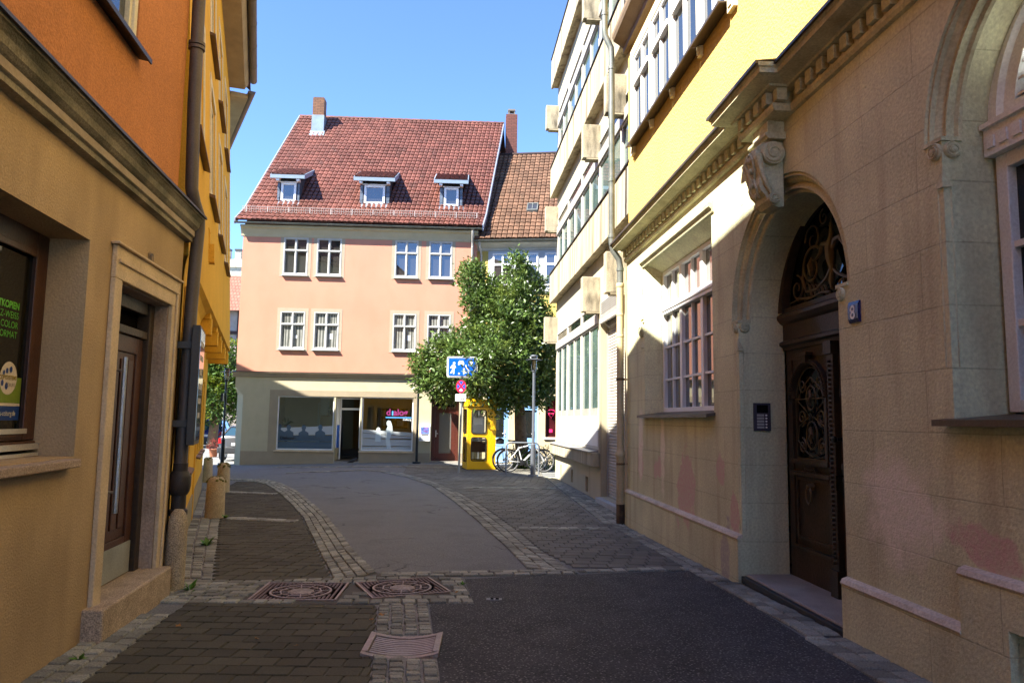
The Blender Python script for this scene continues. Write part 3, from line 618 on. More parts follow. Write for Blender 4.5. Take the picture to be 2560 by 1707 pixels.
# --- lower windows
mb=MB(); x0,x1,z0,z1=1.17,3.71,1.76,3.79; y=.225
mb.frame(x0,x1,z0,z1,.06,y,y+.07); mb.box(x0+.06,x1-.06,y-.03,y+.07,3.15,3.27); mb.box(x0+.03,x1-.03,y-.045,y-.03,3.195,3.23)
for k in (1,2):
    xx=x0+(x1-x0)*k/3; mb.box(xx-.045,xx+.045,y,y+.07,z0+.06,3.15); mb.box(xx-.045,xx+.045,y,y+.07,3.27,z1-.06)
w=mb.build('window',white_m,SH,bevel=.006,label='tall white lattice window with twelve panes below the transom')
mb=MB()
for k in range(3):
    a=x0+(x1-x0)*k/3+(.06 if k==0 else .045); b=x0+(x1-x0)*(k+1)/3-(.06 if k==2 else .045); m=(a+b)/2
    mb.box(m-.016,m+.016,y+.015,y+.06,z0+.06,3.15); mb.box(m-.016,m+.016,y+.015,y+.06,3.27,z1-.06)
    for zz in (2.22,2.68): mb.box(a,m-.016,y+.018,y+.058,zz-.014,zz+.014); mb.box(m+.016,b,y+.018,y+.058,zz-.014,zz+.014)
mb.build('glazing_bars',white_m,w)
mb=MB(); mb.box(x0+.05,x1-.05,y+.05,y+.056,z0+.05,z1-.05); mb.build('pane',mat('lattice_glass',(.10,.105,.10,1),rough=.015,spec=.5,ior=2.6,var=.2,vs=.8,fine=0,bump=.01,bs=1.5),w)
mb=MB(); mb.prism([(.22,1.765),(-.10,1.715),(-.10,1.68),(-.09,1.68),(.0,1.70),(.22,1.72)],'x',.92,3.92); mb.build('window_sill',sillmetal,SH)
mb=MB(); mb.prism([(0,3.90),(-.02,3.90),(-.03,3.93),(-.06,3.96),(-.065,4.0),(-.03,4.02),(0,4.03)],'x',.92,3.97); mb.prism([(.02,3.955),(.02,3.99),(.12,3.93),(.12,3.885)],'x',1.02,3.86); mb.build('window_hood',trim_m,SH)
for xx in (1.0,): # jamb scroll on the far reveal
    mb=MB(); mb.lathe([(0,-.03),(.10,-.03),(.11,-.015),(.11,.05),(0,.05)],c3=(.86,2.98),axis='y',n=22); mb.tube([(p[0],-.034,p[2]) for p in spiral((.86,0,2.98),.09,1.5,'xz',26,sgn=-1,start=pi/2,rend=.35)],.01,5); mb.box(.82,1.0,-.02,.01,3.075,3.10)
    mb.add([(.84,0,2.70),(.98,0,2.70),(.91,-.03,2.72),(.91,0,2.82)],[(0,1,2),(1,3,2),(0,2,3)]); mb.build('jamb_scroll',trim_m,SH,smooth=True)
    mb=MB(); mb.box(.80,.97,-.012,0,3.13,3.80); mb.box(.83,.94,-.022,-.012,3.13,3.80); mb.build('jamb_pilaster',trim_m,SH)
lilac=mat('white_wood',(.74,.77,.76,1),rough=.45,var=.08)  # even off-white paint on the window wood
wy=.30
x0,x1=W2C-W2R+.03,W2C+W2R-.03
mb=MB(); mb.frame(x0,x1,1.70,3.16,.085,wy,wy+.07,wb=.07); mb.box(W2C-.05,W2C+.05,wy,wy+.07,1.77,3.075)
w=mb.build('window',lilac,SH,bevel=.006,label='tall arched window in a deep stone reveal')
mb=MB(); 
for zz in (2.19,2.63): mb.box(x0+.085,W2C-.05,wy+.015,wy+.06,zz-.018,zz+.018); mb.box(W2C+.05,x1-.085,wy+.015,wy+.06,zz-.018,zz+.018)
mb.build('glazing_bars',lilac,w)
mb=MB(); mb.box(x0+.05,x1-.05,wy+.055,wy+.06,1.72,3.14); mb.build('pane',panedark,w)
mb=MB(); mb.box(x0-.02,x1+.02,wy-.05,wy+.07,3.16,3.32)
for k in range(16): mb.box(x0+.01+k*.1,x0+.07+k*.1,wy-.062,wy-.05,3.20,3.27)
mb.box(x0-.02,x1+.02,wy-.075,wy+.07,3.32,3.35); mb.build('window_transom',lilac,SH)
mb=MB(); archband(mb,W2C,3.36,[(W2R-.0,wy-.005),(W2R-.015,wy-.02),(W2R-.08,wy-.02),(W2R-.10,wy+.01),(W2R-.17,wy+.02),(W2R-.17,wy+.08)],32); mb.box(W2C-W2R+.17,W2C+W2R-.17,wy+.02,wy+.06,3.352,3.44); f=mb.build('fanlight',lilac,SH)
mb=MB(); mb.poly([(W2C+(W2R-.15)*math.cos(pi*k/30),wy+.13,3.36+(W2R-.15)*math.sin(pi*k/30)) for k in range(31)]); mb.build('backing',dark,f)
mb=MB()
for k in range(6):
    zz=3.46+k*.085; hw=math.sqrt(max(.01,(W2R-.17)**2-(zz-3.36)**2)); mb.hexa([(W2C-hw,wy+.03,zz),(W2C+hw,wy+.03,zz),(W2C+hw,wy+.10,zz+.035),(W2C-hw,wy+.10,zz+.035),(W2C-hw,wy+.03,zz+.014),(W2C+hw,wy+.03,zz+.014),(W2C+hw,wy+.10,zz+.05),(W2C-hw,wy+.10,zz+.05)])
mb.build('louvres',lilac,f)
mb=MB(); mb.prism([(.40,1.70),(-.09,1.655),(-.09,1.62),(0,1.63),(.40,1.66)],'x',W2C-W2R-.07,W2C+W2R+.07); mb.build('window_sill',sillmetal,SH)
mb=MB(); mb.box(11.05,12.75,.36,.40,1.7,3.86); mb.build('pane',panedark,SH)
mb=MB(); mb.box(8.06,8.44,.24,.26,.28,.64); mb.build('vent_backing',dark,SH)
# --- upper storey
UW=[(.42,1.42),(1.50,2.44),(2.52,3.54),(3.62,4.50),(5.6,6.6),(6.7,7.7),(9.5,10.5),(10.6,11.6)]
mb=MB(); wall(mb,-.1,16,4.5,12,holes=[(a,b,6.0,7.46,.05) for a,b in UW],y=.03); mb.quad((-.1,.03,4.5),(-.1,.03,12),(-.1,6,12),(-.1,6,4.5)); mb.build('upper_wall',yel_m,SH)
for a0,b0 in ((UW[0][0],UW[3][1]),(UW[4][0],UW[5][1]),(UW[6][0],UW[7][1])):
    mb=MB(); mb.box(a0-.17,a0-.001,-.02,.03,5.86,7.62); mb.box(b0+.001,b0+.17,-.02,.03,5.86,7.62); mb.box(a0-.001,b0+.001,-.02,.029,7.462,7.62); mb.box(a0-.12,a0-.04,-.035,-.02,5.9,7.55); mb.box(b0+.04,b0+.12,-.035,-.02,5.9,7.55)
    for (a,b),(c,d) in zip(UW,UW[1:]):
        if a>=a0 and d<=b0: mb.box(b+.001,c-.001,-.02,.03,5.86,7.461); mb.box((b+c)/2-.02,(b+c)/2+.02,-.035,-.02,5.9,7.45)
    mb.build('window_surround',cream_m,SH)
for i,(a,b) in enumerate(UW):
    y=-.008; m=(a+b)/2
    mb=MB(); mb.frame(a,b,6.02,7.46,.055,y,y+.06); mb.box(a+.055,b-.055,y-.03,y+.06,6.93,7.01); mb.box(m-.03,m+.03,y-.005,y+.06,6.075,6.93); mb.box(m-.025,m+.025,y,y+.06,7.01,7.405)
    w=mb.build('window',white_m,SH,bevel=.005)
    mb=MB(); mb.box(a+.04,b-.04,y+.035,y+.04,6.04,7.44); mb.build('pane',pane_m,w)
    mb=MB(); mb.prism([(.12,6.02),(-.13,5.975),(-.13,5.945),(-.118,5.945),(-.118,5.96),(.12,6.0)],'x',a-.04,b+.03); mb.build('window_sill',sillmetal,SH)
mb=MB(); mb.prism([(.03,7.78),(-.05,7.80),(-.05,7.88),(-.10,7.92),(-.22,8.0),(-.24,8.06),(-.24,8.13),(.03,8.18)],'x',-.12,16); mb.build('string_course',mat('brown_band',(.19,.135,.085,1),rough=.7,stain=.4,scol=(.08,.055,.035,1)),SH)
# drainpipe
zinc=mat('zinc_pipe',(.17,.18,.165,1),rough=.45,metal=.5,var=.2,vs=5,stain=.5,scol=(.075,.12,.10,1),sscale=(3,3,3),bump=.05)
beigepipe=mat('beige_pipe',(.50,.40,.24,1),rough=.6,var=.1,stain=.35,scol=(.2,.15,.09,1),sscale=(4,4,1))
px=-.16
mb=MB(); mb.tube([(px,-.36,12),(px,-.36,8.25),(px,-.35,8.12),(px,-.25,7.9),(px,-.24,7.7),(px,-.24,4.55),(px,-.22,4.42),(px,-.12,4.27),(px,-.10,4.15),(px,-.10,3.82)],.052,12)
for z,yy in ((8.5,-.36),(7.55,-.24),(5.6,-.24),(4.65,-.24),(4.1,-.10)): mb.lathe([(.052,z-.03),(.06,z-.025),(.06,z+.025),(.052,z+.03)],px,yy,14)
dp=mb.build('drainpipe',zinc,SH,smooth=True)
mb=MB(); mb.tube([(px,-.10,3.84),(px,-.10,0.0)],.057,14); mb.lathe([(.06,3.80),(.066,3.81),(.066,3.86),(.06,3.87)],px,-.10,14)
for z in (3.35,3.0): mb.lathe([(.058,z-.02),(.063,z-.012),(.063,z+.012),(.058,z+.02)],px,-.10,14)
mb.lathe([(.062,.0),(.066,.05),(.066,1.05),(.082,1.07),(.082,1.12),(.066,1.15),(.06,1.18)],px,-.10,16); mb.build('lower_pipe',beigepipe,dp,smooth=True)
mb=MB(); mb.lathe([(.068,-.1),(.0685,.0),(.0675,.30),(.067,.32)],px,-.10,16); mb.build('rusty_foot',mat('rust',(.06,.035,.02,1),rough=.8,stain=.6,scol=(.25,.15,.07,1),sscale=(5,5,2)),dp,smooth=True)
mb=MB()
for z in (2.3,.95): mb.box(px-.01,px+.01,-.05,.02,z-.012,z+.012); mb.lathe([(.066,z-.02),(.068,z),(.066,z+.02)],px,-.10,14)
mb.build('pipe_clamps',mat('rust_clamp',(.14,.09,.05,1),rough=.7),dp)
mb=MB(); mb.tube([(px+.10,-.035,.55),(px+.10,-.035,4.1)],.011,6); mb.build('cable',beigepipe,SH)
# ---------------------------------------------------------------- white concrete building
WHO=(1.30,21.6); WHD=(.083,-1)
WB=facade('concrete_building','cream concrete office building with ribbon windows and projecting stained parapets','building',WHO,WHD)
def streaks(H,c):
    return None
concr=mat('cream_concrete',(.44,.385,.265,1),rough=.85,var=.06,vs=1.2,fine=.07,bump=.15,stain=.4,scol=(.20,.155,.10,1),sscale=(1.6,1.6,.22),sth=(.54,.75))
par_m=mat('parapet_concrete',(.40,.345,.235,1),rough=.85,var=.08,vs=1.2,fine=.1,bump=.2,stain=.75,scol=(.085,.06,.035,1),sscale=(2.6,2.6,.14),sth=(.47,.70))
stub_m=mat('stained_concrete',(.38,.33,.235,1),rough=.9,var=.15,fine=.2,bump=.4,stain=.85,scol=(.07,.06,.042,1),sscale=(3,3,.8),sth=(.46,.70))
greyrail=mat('grey_metal',(.42,.40,.37,1),rough=.45,metal=.3,var=.06,stain=.3,scol=(.3,.25,.2,1),sscale=(3,3,1))
gl_g=mat('tinted_glass',(.075,.115,.105,1),rough=.03,spec=.5,ior=2.0,var=.3,vs=2.5,fine=0,bump=.02,bs=1.2)
ww=mat('window_white',(.55,.53,.47,1),rough=.45,var=.05,stain=.2,scol=(.5,.42,.32,1),sscale=(4,4,1))
bays=[(.24,2.08),(2.18,4.16),(4.26,6.24)]; bays2=bays+[(6.34,8.32),(8.42,9.9)]
mb=MB()
wall(mb,0,10.2,-.4,12.55,holes=[(a,b,1.04,4.12,.06) for a,b in bays]+[(6.52,8.55,.12,3.72,.17)]+[(a,b,5.6,7.55,.06) for a,b in bays2]+[(a,b,8.9,10.85,.06) for a,b in bays2]+[(.95,1.2,.12,.42,.25),(2.75,3.05,.10,.42,.25),(4.75,5.08,.06,.40,.25)])
mb.quad((0,0,-.4),(0,8,-.4),(0,8,12.55),(0,0,12.55)); mb.quad((0,0,12.55),(10.2,0,12.55),(10.2,8,12.55),(0,8,12.55)); mb.quad((0,8,-.4),(10.2,8,-.4),(10.2,8,12.55),(0,8,12.55))
mb.build('wall',concr,WB)
mb=MB()
for a,b,c,d in ((.9,1.25,.1,.45),(2.7,3.1,.08,.45),(4.7,5.1,.04,.42)): mb.box(a,b,.24,.26,c,d)
mb.build('vent_backing',mat('vent_brown',(.10,.08,.06,1)),WB)
def bay(a,b,z0,zr0,zr1,z1,floor):
    y=-.012; m=(a+b)/2
    mb=MB(); 
    if floor==0:
        mb.frame(a,b,z0,zr0,.04,y,y+.06,wb=.06); mb.box(a+.05,b-.05,y,y+.07,1.70,1.74); mb.box(m-.02,m+.02,y,y+.07,1.74,zr0-.05)
    else:
        mb.frame(a,b,z0,zr0,.04,y,y+.06); mb.box(m-.025,m+.025,y,y+.07,z0+.05,zr0-.05)
    f=mb.build('window',ww,WB,bevel=.004)
    mb=MB(); mb.box(a+.02,b-.02,y+.035,y+.04,z0+.02,zr0-.02); mb.build('pane',gl_g,f)
    if floor==0:
        mb=MB(); mb.box(a+.05,b-.05,y-.005,y+.03,1.105,1.69); mb.build('panel',white_m,f)
        mb=MB(); mb.box(a+.05,b-.05,y+.01,y+.04,1.745,1.90); mb.build('lower_rail',mat('rail_dirty',(.27,.255,.22,1),rough=.6,stain=.6,scol=(.12,.10,.07,1),sscale=(5,5,2)),f)
    mb=MB(); mb.frame(a,b,zr1,z1,.03,y+.0,y+.05); mb.build('clerestory',ww,WB)
    mb=MB(); mb.box(a+.02,b-.02,y+.025,y+.03,zr1+.02,z1-.02); mb.build('clerestory_pane',panedark,WB)
    mb=MB(); mb.box(a-.05,b+.05,-.045,y+.06,zr0+.002,zr1-.002); mb.build('blind_box',greyrail,WB)
for a,b in bays: bay(a,b,1.04,3.66,3.86,4.12,0)
for a,b in bays2: bay(a,b,5.62,7.05,7.28,7.55,1); bay(a,b,8.92,10.35,10.58,10.85,2)
mb=MB(); mb.box(4.62,4.68,-.0245,-.0175,1.2,1.55)
mb.build('panel_sticker',mat('sticker_brown',(.14,.06,.045,1),var=.3,vs=30),WB)
# sills, plinth slab
mb=MB(); mb.box(-.02,6.42,-.16,.0,.70,.98); mb.build('sill_slab',par_m,WB,bevel=.01)
mb=MB(); mb.prism([(.02,1.03),(-.19,.995),(-.19,.975),(.02,1.0)],'x',-.06,6.22); mb.build('sill_flashing',mat('grey_flashing',(.30,.28,.25,1),rough=.5,metal=.3,stain=.4,scol=(.12,.1,.08,1)),WB)
# parapets
for z0,z1 in ((5.05,5.92),(8.25,9.18),(11.68,12.60)):
    mb=MB(); mb.prism([(.005,z0+.02),(-.14,z0+.02),(-.14,z0-.01),(-.21,z0-.01),(-.20,z1),(.005,z1)],'x',-.07,9.75)
    pr=mb.build('parapet',par_m,WB,bevel=.012)
    mb=MB()
    for x in (1.9,4.1,6.3,8.3): mb.box(x-.006,x+.006,-.2135,-.20,z0,z1-.01)
    mb.build('panel_joint',mat('joint_dark',(.16,.13,.10,1)),pr)
    mb=MB(); mb.prism([(.02,z1+.03),(-.225,z1+.012),(-.228,z1-.02),(-.215,z1-.02),(-.215,z1+.002),(.02,z1+.008)],'x',-.09,9.76); mb.build('coping',mat('dark_coping',(.045,.04,.035,1),rough=.5,metal=.3),pr)
# beam stubs at the piers
for z0 in (3.88,7.18,10.30):
    for x in (.02,6.18,8.52):
        mb=MB(); mb.box(x,x+.2,-.38,.0,z0,z0+.74); s=mb.build('beam_stub',stub_m,WB,bevel=.012)
        mb=MB(); mb.box(x-.004,x+.205,-.30,.0,z0-.03,z0-.001); mb.build('drip_strip',par_m,s)
# pier by the shutter, step, shutter
mb=MB(); mb.box(6.3,6.51,-.012,.0,.98,4.1); mb.box(6.44,6.51,-.012,.0,-.3,.975); mb.box(8.56,9.6,-.012,0,-.3,4.1); mb.build('pier',par_m,WB)
mb=MB(); mb.box(6.48,8.62,-.12,.17,-.3,.11); mb.build('door_step',mat('grey_step',(.40,.40,.38,1),rough=.8,var=.12,fine=.25,stain=.3,scol=(.2,.19,.16,1)),WB,bevel=.01)
shut=mat('shutter_grey',(.47,.44,.39,1),rough=.6,var=.1,vs=1.5,fine=.06,stain=.55,scol=(.25,.21,.16,1),sscale=(.6,.6,5),sth=(.45,.7))
mb=MB(); z=.12
while z<3.7: mb.prism([(.155,z),(.138,z+.01),(.133,z+.03),(.138,z+.05),(.155,z+.058)],'x',6.57,8.50); z+=.06
mb.box(6.57,8.50,.155,.175,.12,3.72); sh=mb.build('roller_shutter',shut,WB)
mb=MB(); mb.box(6.522,6.57,.11,.165,.12,3.72); mb.box(8.50,8.548,.11,.165,.12,3.72); mb.build('guide_rails',greyrail,sh)
mb=MB(); mb.frame(6.52,8.5,3.74,4.06,.03,-.02,0)
for k in range(6): mb.hexa([(6.55,-.02,3.775+k*.043),(8.47,-.02,3.775+k*.043),(8.47,-.002,3.80+k*.043),(6.55,-.002,3.80+k*.043),(6.55,-.02,3.787+k*.043),(8.47,-.02,3.787+k*.043),(8.47,-.002,3.812+k*.043),(6.55,-.002,3.812+k*.043)])
mb.build('louvre_grille',greyrail,WB)
mb=MB(); mb.box(6.50,8.56,-.05,.0,3.60,3.71); mb.build('shutter_box',greyrail,WB)

# ---------------------------------------------------------------- copy shop house, left
LO=(-2.0,0.); LD=(-.15,1)
CS=facade('corner_shop_house','tan and orange rendered house with copy shop window and door number 10','house',LO,LD)
tan=mat('tan_render',(.43,.305,.17,1),rough=.9,spec=.12,var=.2,vs=.9,fine=.12,fs=70,bump=.3,bs=75,stain=.5,scol=(.27,.185,.105,1),sscale=(1.3,1.3,.4),sth=(.46,.72))
orange=mat('orange_render',(.50,.205,.075,1),rough=.92,spec=.12,var=.10,vs=1.,fine=.16,fs=75,bump=.45,bs=75,stain=.4,scol=(.40,.165,.065,1),sscale=(2,2,.5))
pale=mat('pale_sandstone',(.60,.46,.29,1),rough=.85,var=.1,fine=.12,bump=.3,stain=.3,scol=(.33,.22,.12,1),sscale=(4,4,1.5))
rev=mat('reveal_stone',(.40,.30,.22,1),rough=.9,var=.18,fine=.2,bump=.6,bs=30,stain=.5,scol=(.20,.13,.08,1),sscale=(2.5,2.5,1))
brownwood=mat('brown_wood',(.07,.026,.011,1),rough=.4,spec=.4,var=.2,vs=5,fine=.2,fs=30,stain=.3,scol=(.04,.018,.008,1),sscale=(8,8,.4))
mb=MB(); wall(mb,-9,6.66,-.4,3.3,holes=[(1.9,4.67,1.36,2.72,.27),(5.17,6.32,.15,2.55,.22,0)],y=0)
mb.quad((6.66,0,-.4),(6.66,5,-.4),(6.66,5,3.3),(6.66,0,3.3)); mb.box(-9,6.6,5.5,5.6,-.4,9.2); mb.box(-9.02,-9,0,5.5,-.4,9.2); mb.build('ground_floor_wall',tan,CS)
mb=MB(); wall(mb,-9,6.45,3.3,9.2,holes=[(4.1,5.28,4.28,6.1,.16),(.6,1.78,4.28,6.1,.16),(4.1,5.28,7.1,8.7,.16),(.6,1.78,7.1,8.7,.16)],y=.02); mb.quad((6.45,.02,3.3),(6.45,5,3.3),(6.45,5,9.2),(6.45,.02,9.2)); mb.build('upper_wall',orange,CS)
gableR=mat('dark_roof_tiles',(.20,.075,.05,1),rough=.8,var=.2)
mb=MB(); mb.prism([(-.45,9.22),(-.45,9.32),(2.8,12.2),(6.0,9.32),(6.0,9.22),(2.8,12.08)],'x',-9.2,6.75); mb.prism([(.02,9.2),(2.8,12.05),(5.5,9.2)],'x',6.43,6.45); mb.prism([(.02,9.2),(2.8,12.05),(5.5,9.2)],'x',-9,-8.98); mb.build('roof',gableR,CS)
mb=MB(); mb.box(.9,3.3,-.42,2.0,9.24,9.80); mb.hexa([(.8,-.47,9.801),(3.38,-.47,9.801),(3.38,3,11.0),(.8,3,11.0),(.8,-.47,9.86),(3.38,-.47,9.86),(3.38,3,11.1),(.8,3,11.1)]); mb.build('shadow_attic',orange,CS)  # unseen attic block, added to cast a shadow edge on the stone house
mb=MB(); mb.box(-9,6.6,-.40,.02,9.05,9.2); mb.build('eaves_soffit',cream_m,CS)
greenst=mat('weathered_cornice',(.25,.215,.145,1),rough=.8,var=.2,fine=.2,bump=.3,stain=.8,scol=(.055,.055,.03,1),sscale=(1.2,3,3),sth=(.42,.68))
mb=MB(); pr=[(0,3.19),(-.055,3.20),(-.055,3.235),(-.07,3.245),(-.07,3.30),(-.085,3.31),(-.105,3.33),(-.115,3.37),(-.14,3.40),(-.15,3.405),(-.15,3.43),(.02,3.45)]; mb.sweep(pr,'x',-9,6.72); mb.poly([(6.72,)+p for p in pr]); mb.build('cornice',greenst,CS)
mb=MB(); mb.box(-9,6.71,-.074,-.0702,3.248,3.296); mb.build('cornice_fascia',mat('fascia_grey',(.36,.29,.22,1),stain=.4,scol=(.12,.09,.06,1),sscale=(2,2,2)),CS)
mb=MB(); mb.prism([(.03,3.49),(-.165,3.445),(-.17,3.42),(-.155,3.42),(-.155,3.432),(.03,3.455)],'x',-9,6.74); mb.build('cornice_flashing',mat('lead_flashing',(.05,.045,.04,1),rough=.5,metal=.4,stain=.4,scol=(.12,.1,.07,1)),CS)
mb=MB(); mb.tube([(-5+.5*k,-.012,3.50+.012*math.sin(k*1.7)+.03*(k%3==0)) for k in range(23)],.006,5); mb.build('cable',mat('cable_brown',(.07,.03,.02,1)),CS)
# shop window
mb=MB(); mb.frame(1.9,4.67,1.46,2.72,.15,.235,.27,wb=.04); mb.frame(2.03,4.54,1.48,2.6,.04,.222,.234,wb=.02); mb.box(1.9,4.67,.225,.27,1.40,1.455); w=mb.build('shop_window',brownwood,CS,bevel=.005,label='brown framed shop window with green lettering')
mb=MB(); mb.box(2.05,4.53,.215,.234,1.501,1.53); mb.box(1.92,4.66,.20,.224,1.405,1.44); mb.box(1.92,4.66,.20,.224,1.365,1.385); mb.build('sill_rails',mat('aluminium',(.55,.52,.47,1),rough=.35,metal=.4),w)
mb=MB(); mb.box(1.95,4.62,.255,.26,1.5,2.7); mb.build('pane',mat('shop_glass_dark',(.016,.014,.008,1),rough=.03,spec=.5,ior=1.45,var=0,fine=0,bump=0),w)
ty=.2535
mb=MB()
for k,(s,bold) in enumerate((('SOFORTKOPIEN',.0025),('SCHWARZ-WEISS',0),('COLOR',0),('GROSSFORMAT',0))): text_on(mb,s,.056,4.405,ty,2.222-k*.0565,'RIGHT',bold)
mb.build('green_lettering',mat('vinyl_green',(.10,.42,.03,1),rough=.5,bump=0,var=0,fine=0),w)
mb=MB(); mb.quad((2.9,ty,1.678),(4.498,ty,1.678),(4.498,ty,1.827),(2.9,ty,1.827)); mb.build('green_band',mat('vinyl_olive',(.17,.24,.025,1),rough=.5,bump=0,var=.05),w)
mb=MB(); mb.quad((2.9,ty,1.661),(4.498,ty,1.661),(4.498,ty,1.677),(2.9,ty,1.677)); mb.disc((4.345,ty-.0015,1.82),.095,'y',36); mb.build('white_disc',mat('vinyl_white',(.62,.53,.42,1),rough=.5,bump=0,var=0),w)
mb=MB(); mb.quad((2.9,ty,1.579),(4.498,ty,1.579),(4.498,ty,1.660),(2.9,ty,1.660)); 
for x,z,rr in ((4.322,1.862,.016),(4.364,1.870,.019),(4.327,1.775,.021),(4.29,1.85,.014),(4.28,1.79,.018)): mb.disc((x,ty-.003,z),rr*.8,'y',18,rr)
mb.build('blue_print',mat('vinyl_blue',(.012,.045,.19,1),rough=.5,bump=0,var=0),w)
mb=MB(); text_on(mb,'COPYSYSTEMS',.034,4.432,ty-.003,1.812,'RIGHT',.001,.85); mb.build('logo_lettering',mat('vinyl_gold',(.28,.20,.02,1),bump=0,var=0),w)
mb=MB(); text_on(mb,'COBURG',.028,4.425,ty-.003,1.773,'RIGHT',0,.9); mb.build('logo_lettering',mat('vinyl_grey',(.25,.22,.18,1),bump=0,var=0),w)
mb=MB(); text_on(mb,'copysystems-coburg.de',.044,4.455,ty-.0015,1.605,'RIGHT',0,.82); mb.build('web_lettering',mat('vinyl_pale',(.62,.60,.52,1),bump=0,var=0),w)
mb=MB(); mb.prism([(.26,1.365),(-.075,1.35),(-.075,1.30),(.26,1.30)],'x',1.75,4.60); mb.build('window_sill',mat('sill_stone',(.36,.265,.19,1),var=.15,fine=.3,fs=90,bump=.4,stain=.4,scol=(.2,.13,.08,1),sscale=(3,3,3)),CS,bevel=.008)
# door with pale surround
mb=MB(); mb.box(5.035,5.169,-.035,-.0005,.12,2.552); mb.box(6.322,6.50,-.035,-.0005,.12,2.552); mb.box(5.035,6.50,-.035,-.0005,2.553,2.78); mb.box(5.07,6.47,-.05,-.035,2.665,2.69); mb.box(6.40,6.43,-.05,-.035,.2,2.664); mb.box(5.0,6.535,-.06,-.0005,2.781,2.80)
mb.build('door_surround',pale,CS,bevel=.006)
mb=MB(); mb.box(5.171,5.178,.005,.21,.3,2.545); mb.box(6.312,6.319,.0,.20,.3,2.545); mb.box(5.18,6.31,.005,.21,2.543,2.549); mb.build('door_reveal',rev,CS)
mb=MB(); mb.box(5.18,6.31,.205,.219,.2,2.55); mb.build('backing',dark,CS)
mb=MB(); mb.box(5.18,5.28,.12,.20,.36,2.54); mb.box(6.20,6.31,.10,.20,.36,2.54); mb.box(5.28,6.20,.12,.20,2.44,2.54); mb.box(5.28,6.2,.11,.20,2.24,2.30); mb.build('door_frame',wood_dk,CS,bevel=.005)
mb=MB(); mb.frame(5.285,6.195,.37,2.235,.13,.14,.19,wb=.30); mb.box(5.415,6.065,.155,.18,.67,2.105)
for k in range(4): mb.box(5.45+k*.15,5.56+k*.15,.14,.155,.75,2.05)
d=mb.build('door',brownwood,CS,bevel=.005,label='brown wooden door with steel kick plate')
mb=MB(); mb.box(5.30,6.18,.132,.14,.38,.62); mb.build('kick_plate',mat('dull_steel',(.36,.37,.33,1),rough=.45,metal=.4,stain=.4,scol=(.18,.17,.14,1)),d)
mb=MB(); mb.tube([(5.62,.07,.90),(5.62,.07,2.05)],.019,8); mb.tube([(5.62,.07,1.05),(5.62,.14,1.05)],.01,6); mb.tube([(5.62,.07,1.95),(5.62,.14,1.95)],.01,6); mb.build('pull_bar',mat('steel_bar',(.42,.43,.43,1),rough=.3,metal=.6),d,smooth=True)
mb=MB(); mb.box(4.96,6.42,-.13,.20,.02,.37); mb.build('door_step',mat('terrazzo_step',(.40,.30,.20,1),rough=.7,var=.15,vs=5,fine=.5,fs=110,bump=.25,stain=.45,scol=(.16,.11,.07,1),sscale=(3,3,3)),CS,bevel=.015)
mb=MB(); text_on(mb,'10',.125,5.78,-.004,2.80,'CENTER',.004,.8); m2=MB(); m2.add([(a,b+dd,c) for dd in (0,-.012) for a,b,c in mb.v],mb.f+[tuple(i+len(mb.v) for i in f) for f in mb.f]); m2.build('house_number',mat('bronze_number',(.085,.05,.028,1),rough=.5,metal=.4),CS,label='bronze number 10 over the door')
# upper windows
for a,z0,z1 in ((4.1,4.28,6.1),(.6,4.28,6.1),(4.1,7.1,8.7),(.6,7.1,8.7)):
    b=a+1.18; m=(a+b)/2; mb=MB(); mb.frame(a+.004,b-.004,z0+.01,z1-.004,.06,.03,.09); mb.frame(a+.065,m-.02,z0+.075,z1-.065,.04,.05,.10); mb.frame(m+.02,b-.065,z0+.075,z1-.065,.04,.05,.10); mb.box(m-.019,m+.019,.025,.09,z0+.07,z1-.065); w=mb.build('window',cream_m,CS,bevel=.004)
    mb=MB(); mb.box(a+.08,b-.08,.085,.09,z0+.09,z1-.08); mb.build('pane',pane_m,w)
    mb=MB(); mb.prism([(.10,z0+.005),(-.075,z0-.025),(-.075,z0-.06),(-.062,z0-.06),(-.062,z0-.04),(.1,z0-.015)],'x',a-.05,b+.05); mb.build('window_sill',mat('black_flashing',(.025,.023,.022,1),rough=.4,metal=.4),CS)
# drainpipe at the corner
brp=mat('brown_pipe',(.105,.085,.068,1),rough=.5,metal=.25,var=.12,stain=.3,scol=(.06,.05,.045,1),sscale=(4,4,1))
mb=MB(); qx=6.66
mb.tube([(qx-.34,-.05,9.1),(qx-.13,-.05,4.4),(qx-.08,-.06,3.66),(qx-.03,-.075,3.55),(qx+.09,-.09,3.45),(qx+.125,-.085,3.34),(qx+.125,-.075,3.1),(qx+.11,-.065,2.6),(qx+.08,-.065,1.15)],.056,14)
for z,xx in ((4.95,qx-.155),(4.99,qx-.157),(7.6,qx-.273)): mb.lathe([(.063,z-.018),(.072,z-.014),(.072,z+.014),(.063,z+.018)],xx,-.05,16)
dp=mb.build('drainpipe',brp,CS,smooth=True)
mb=MB(); mb.tube([(qx+.08,-.065,1.2),(qx+.08,-.065,.05)],.062,14); mb.lathe([(.067,.92),(.085,.95),(.095,1.0),(.095,1.08),(.085,1.1),(.07,1.13)],qx+.08,-.065,18); mb.lathe([(.067,.74),(.08,.75),(.08,.79),(.067,.80)],qx+.08,-.065,18); mb.build('cast_iron_foot',mat('pipe_iron',(.045,.038,.033,1),rough=.55,metal=.3,stain=.4,scol=(.1,.06,.04,1),sscale=(4,4,4)),dp,smooth=True)
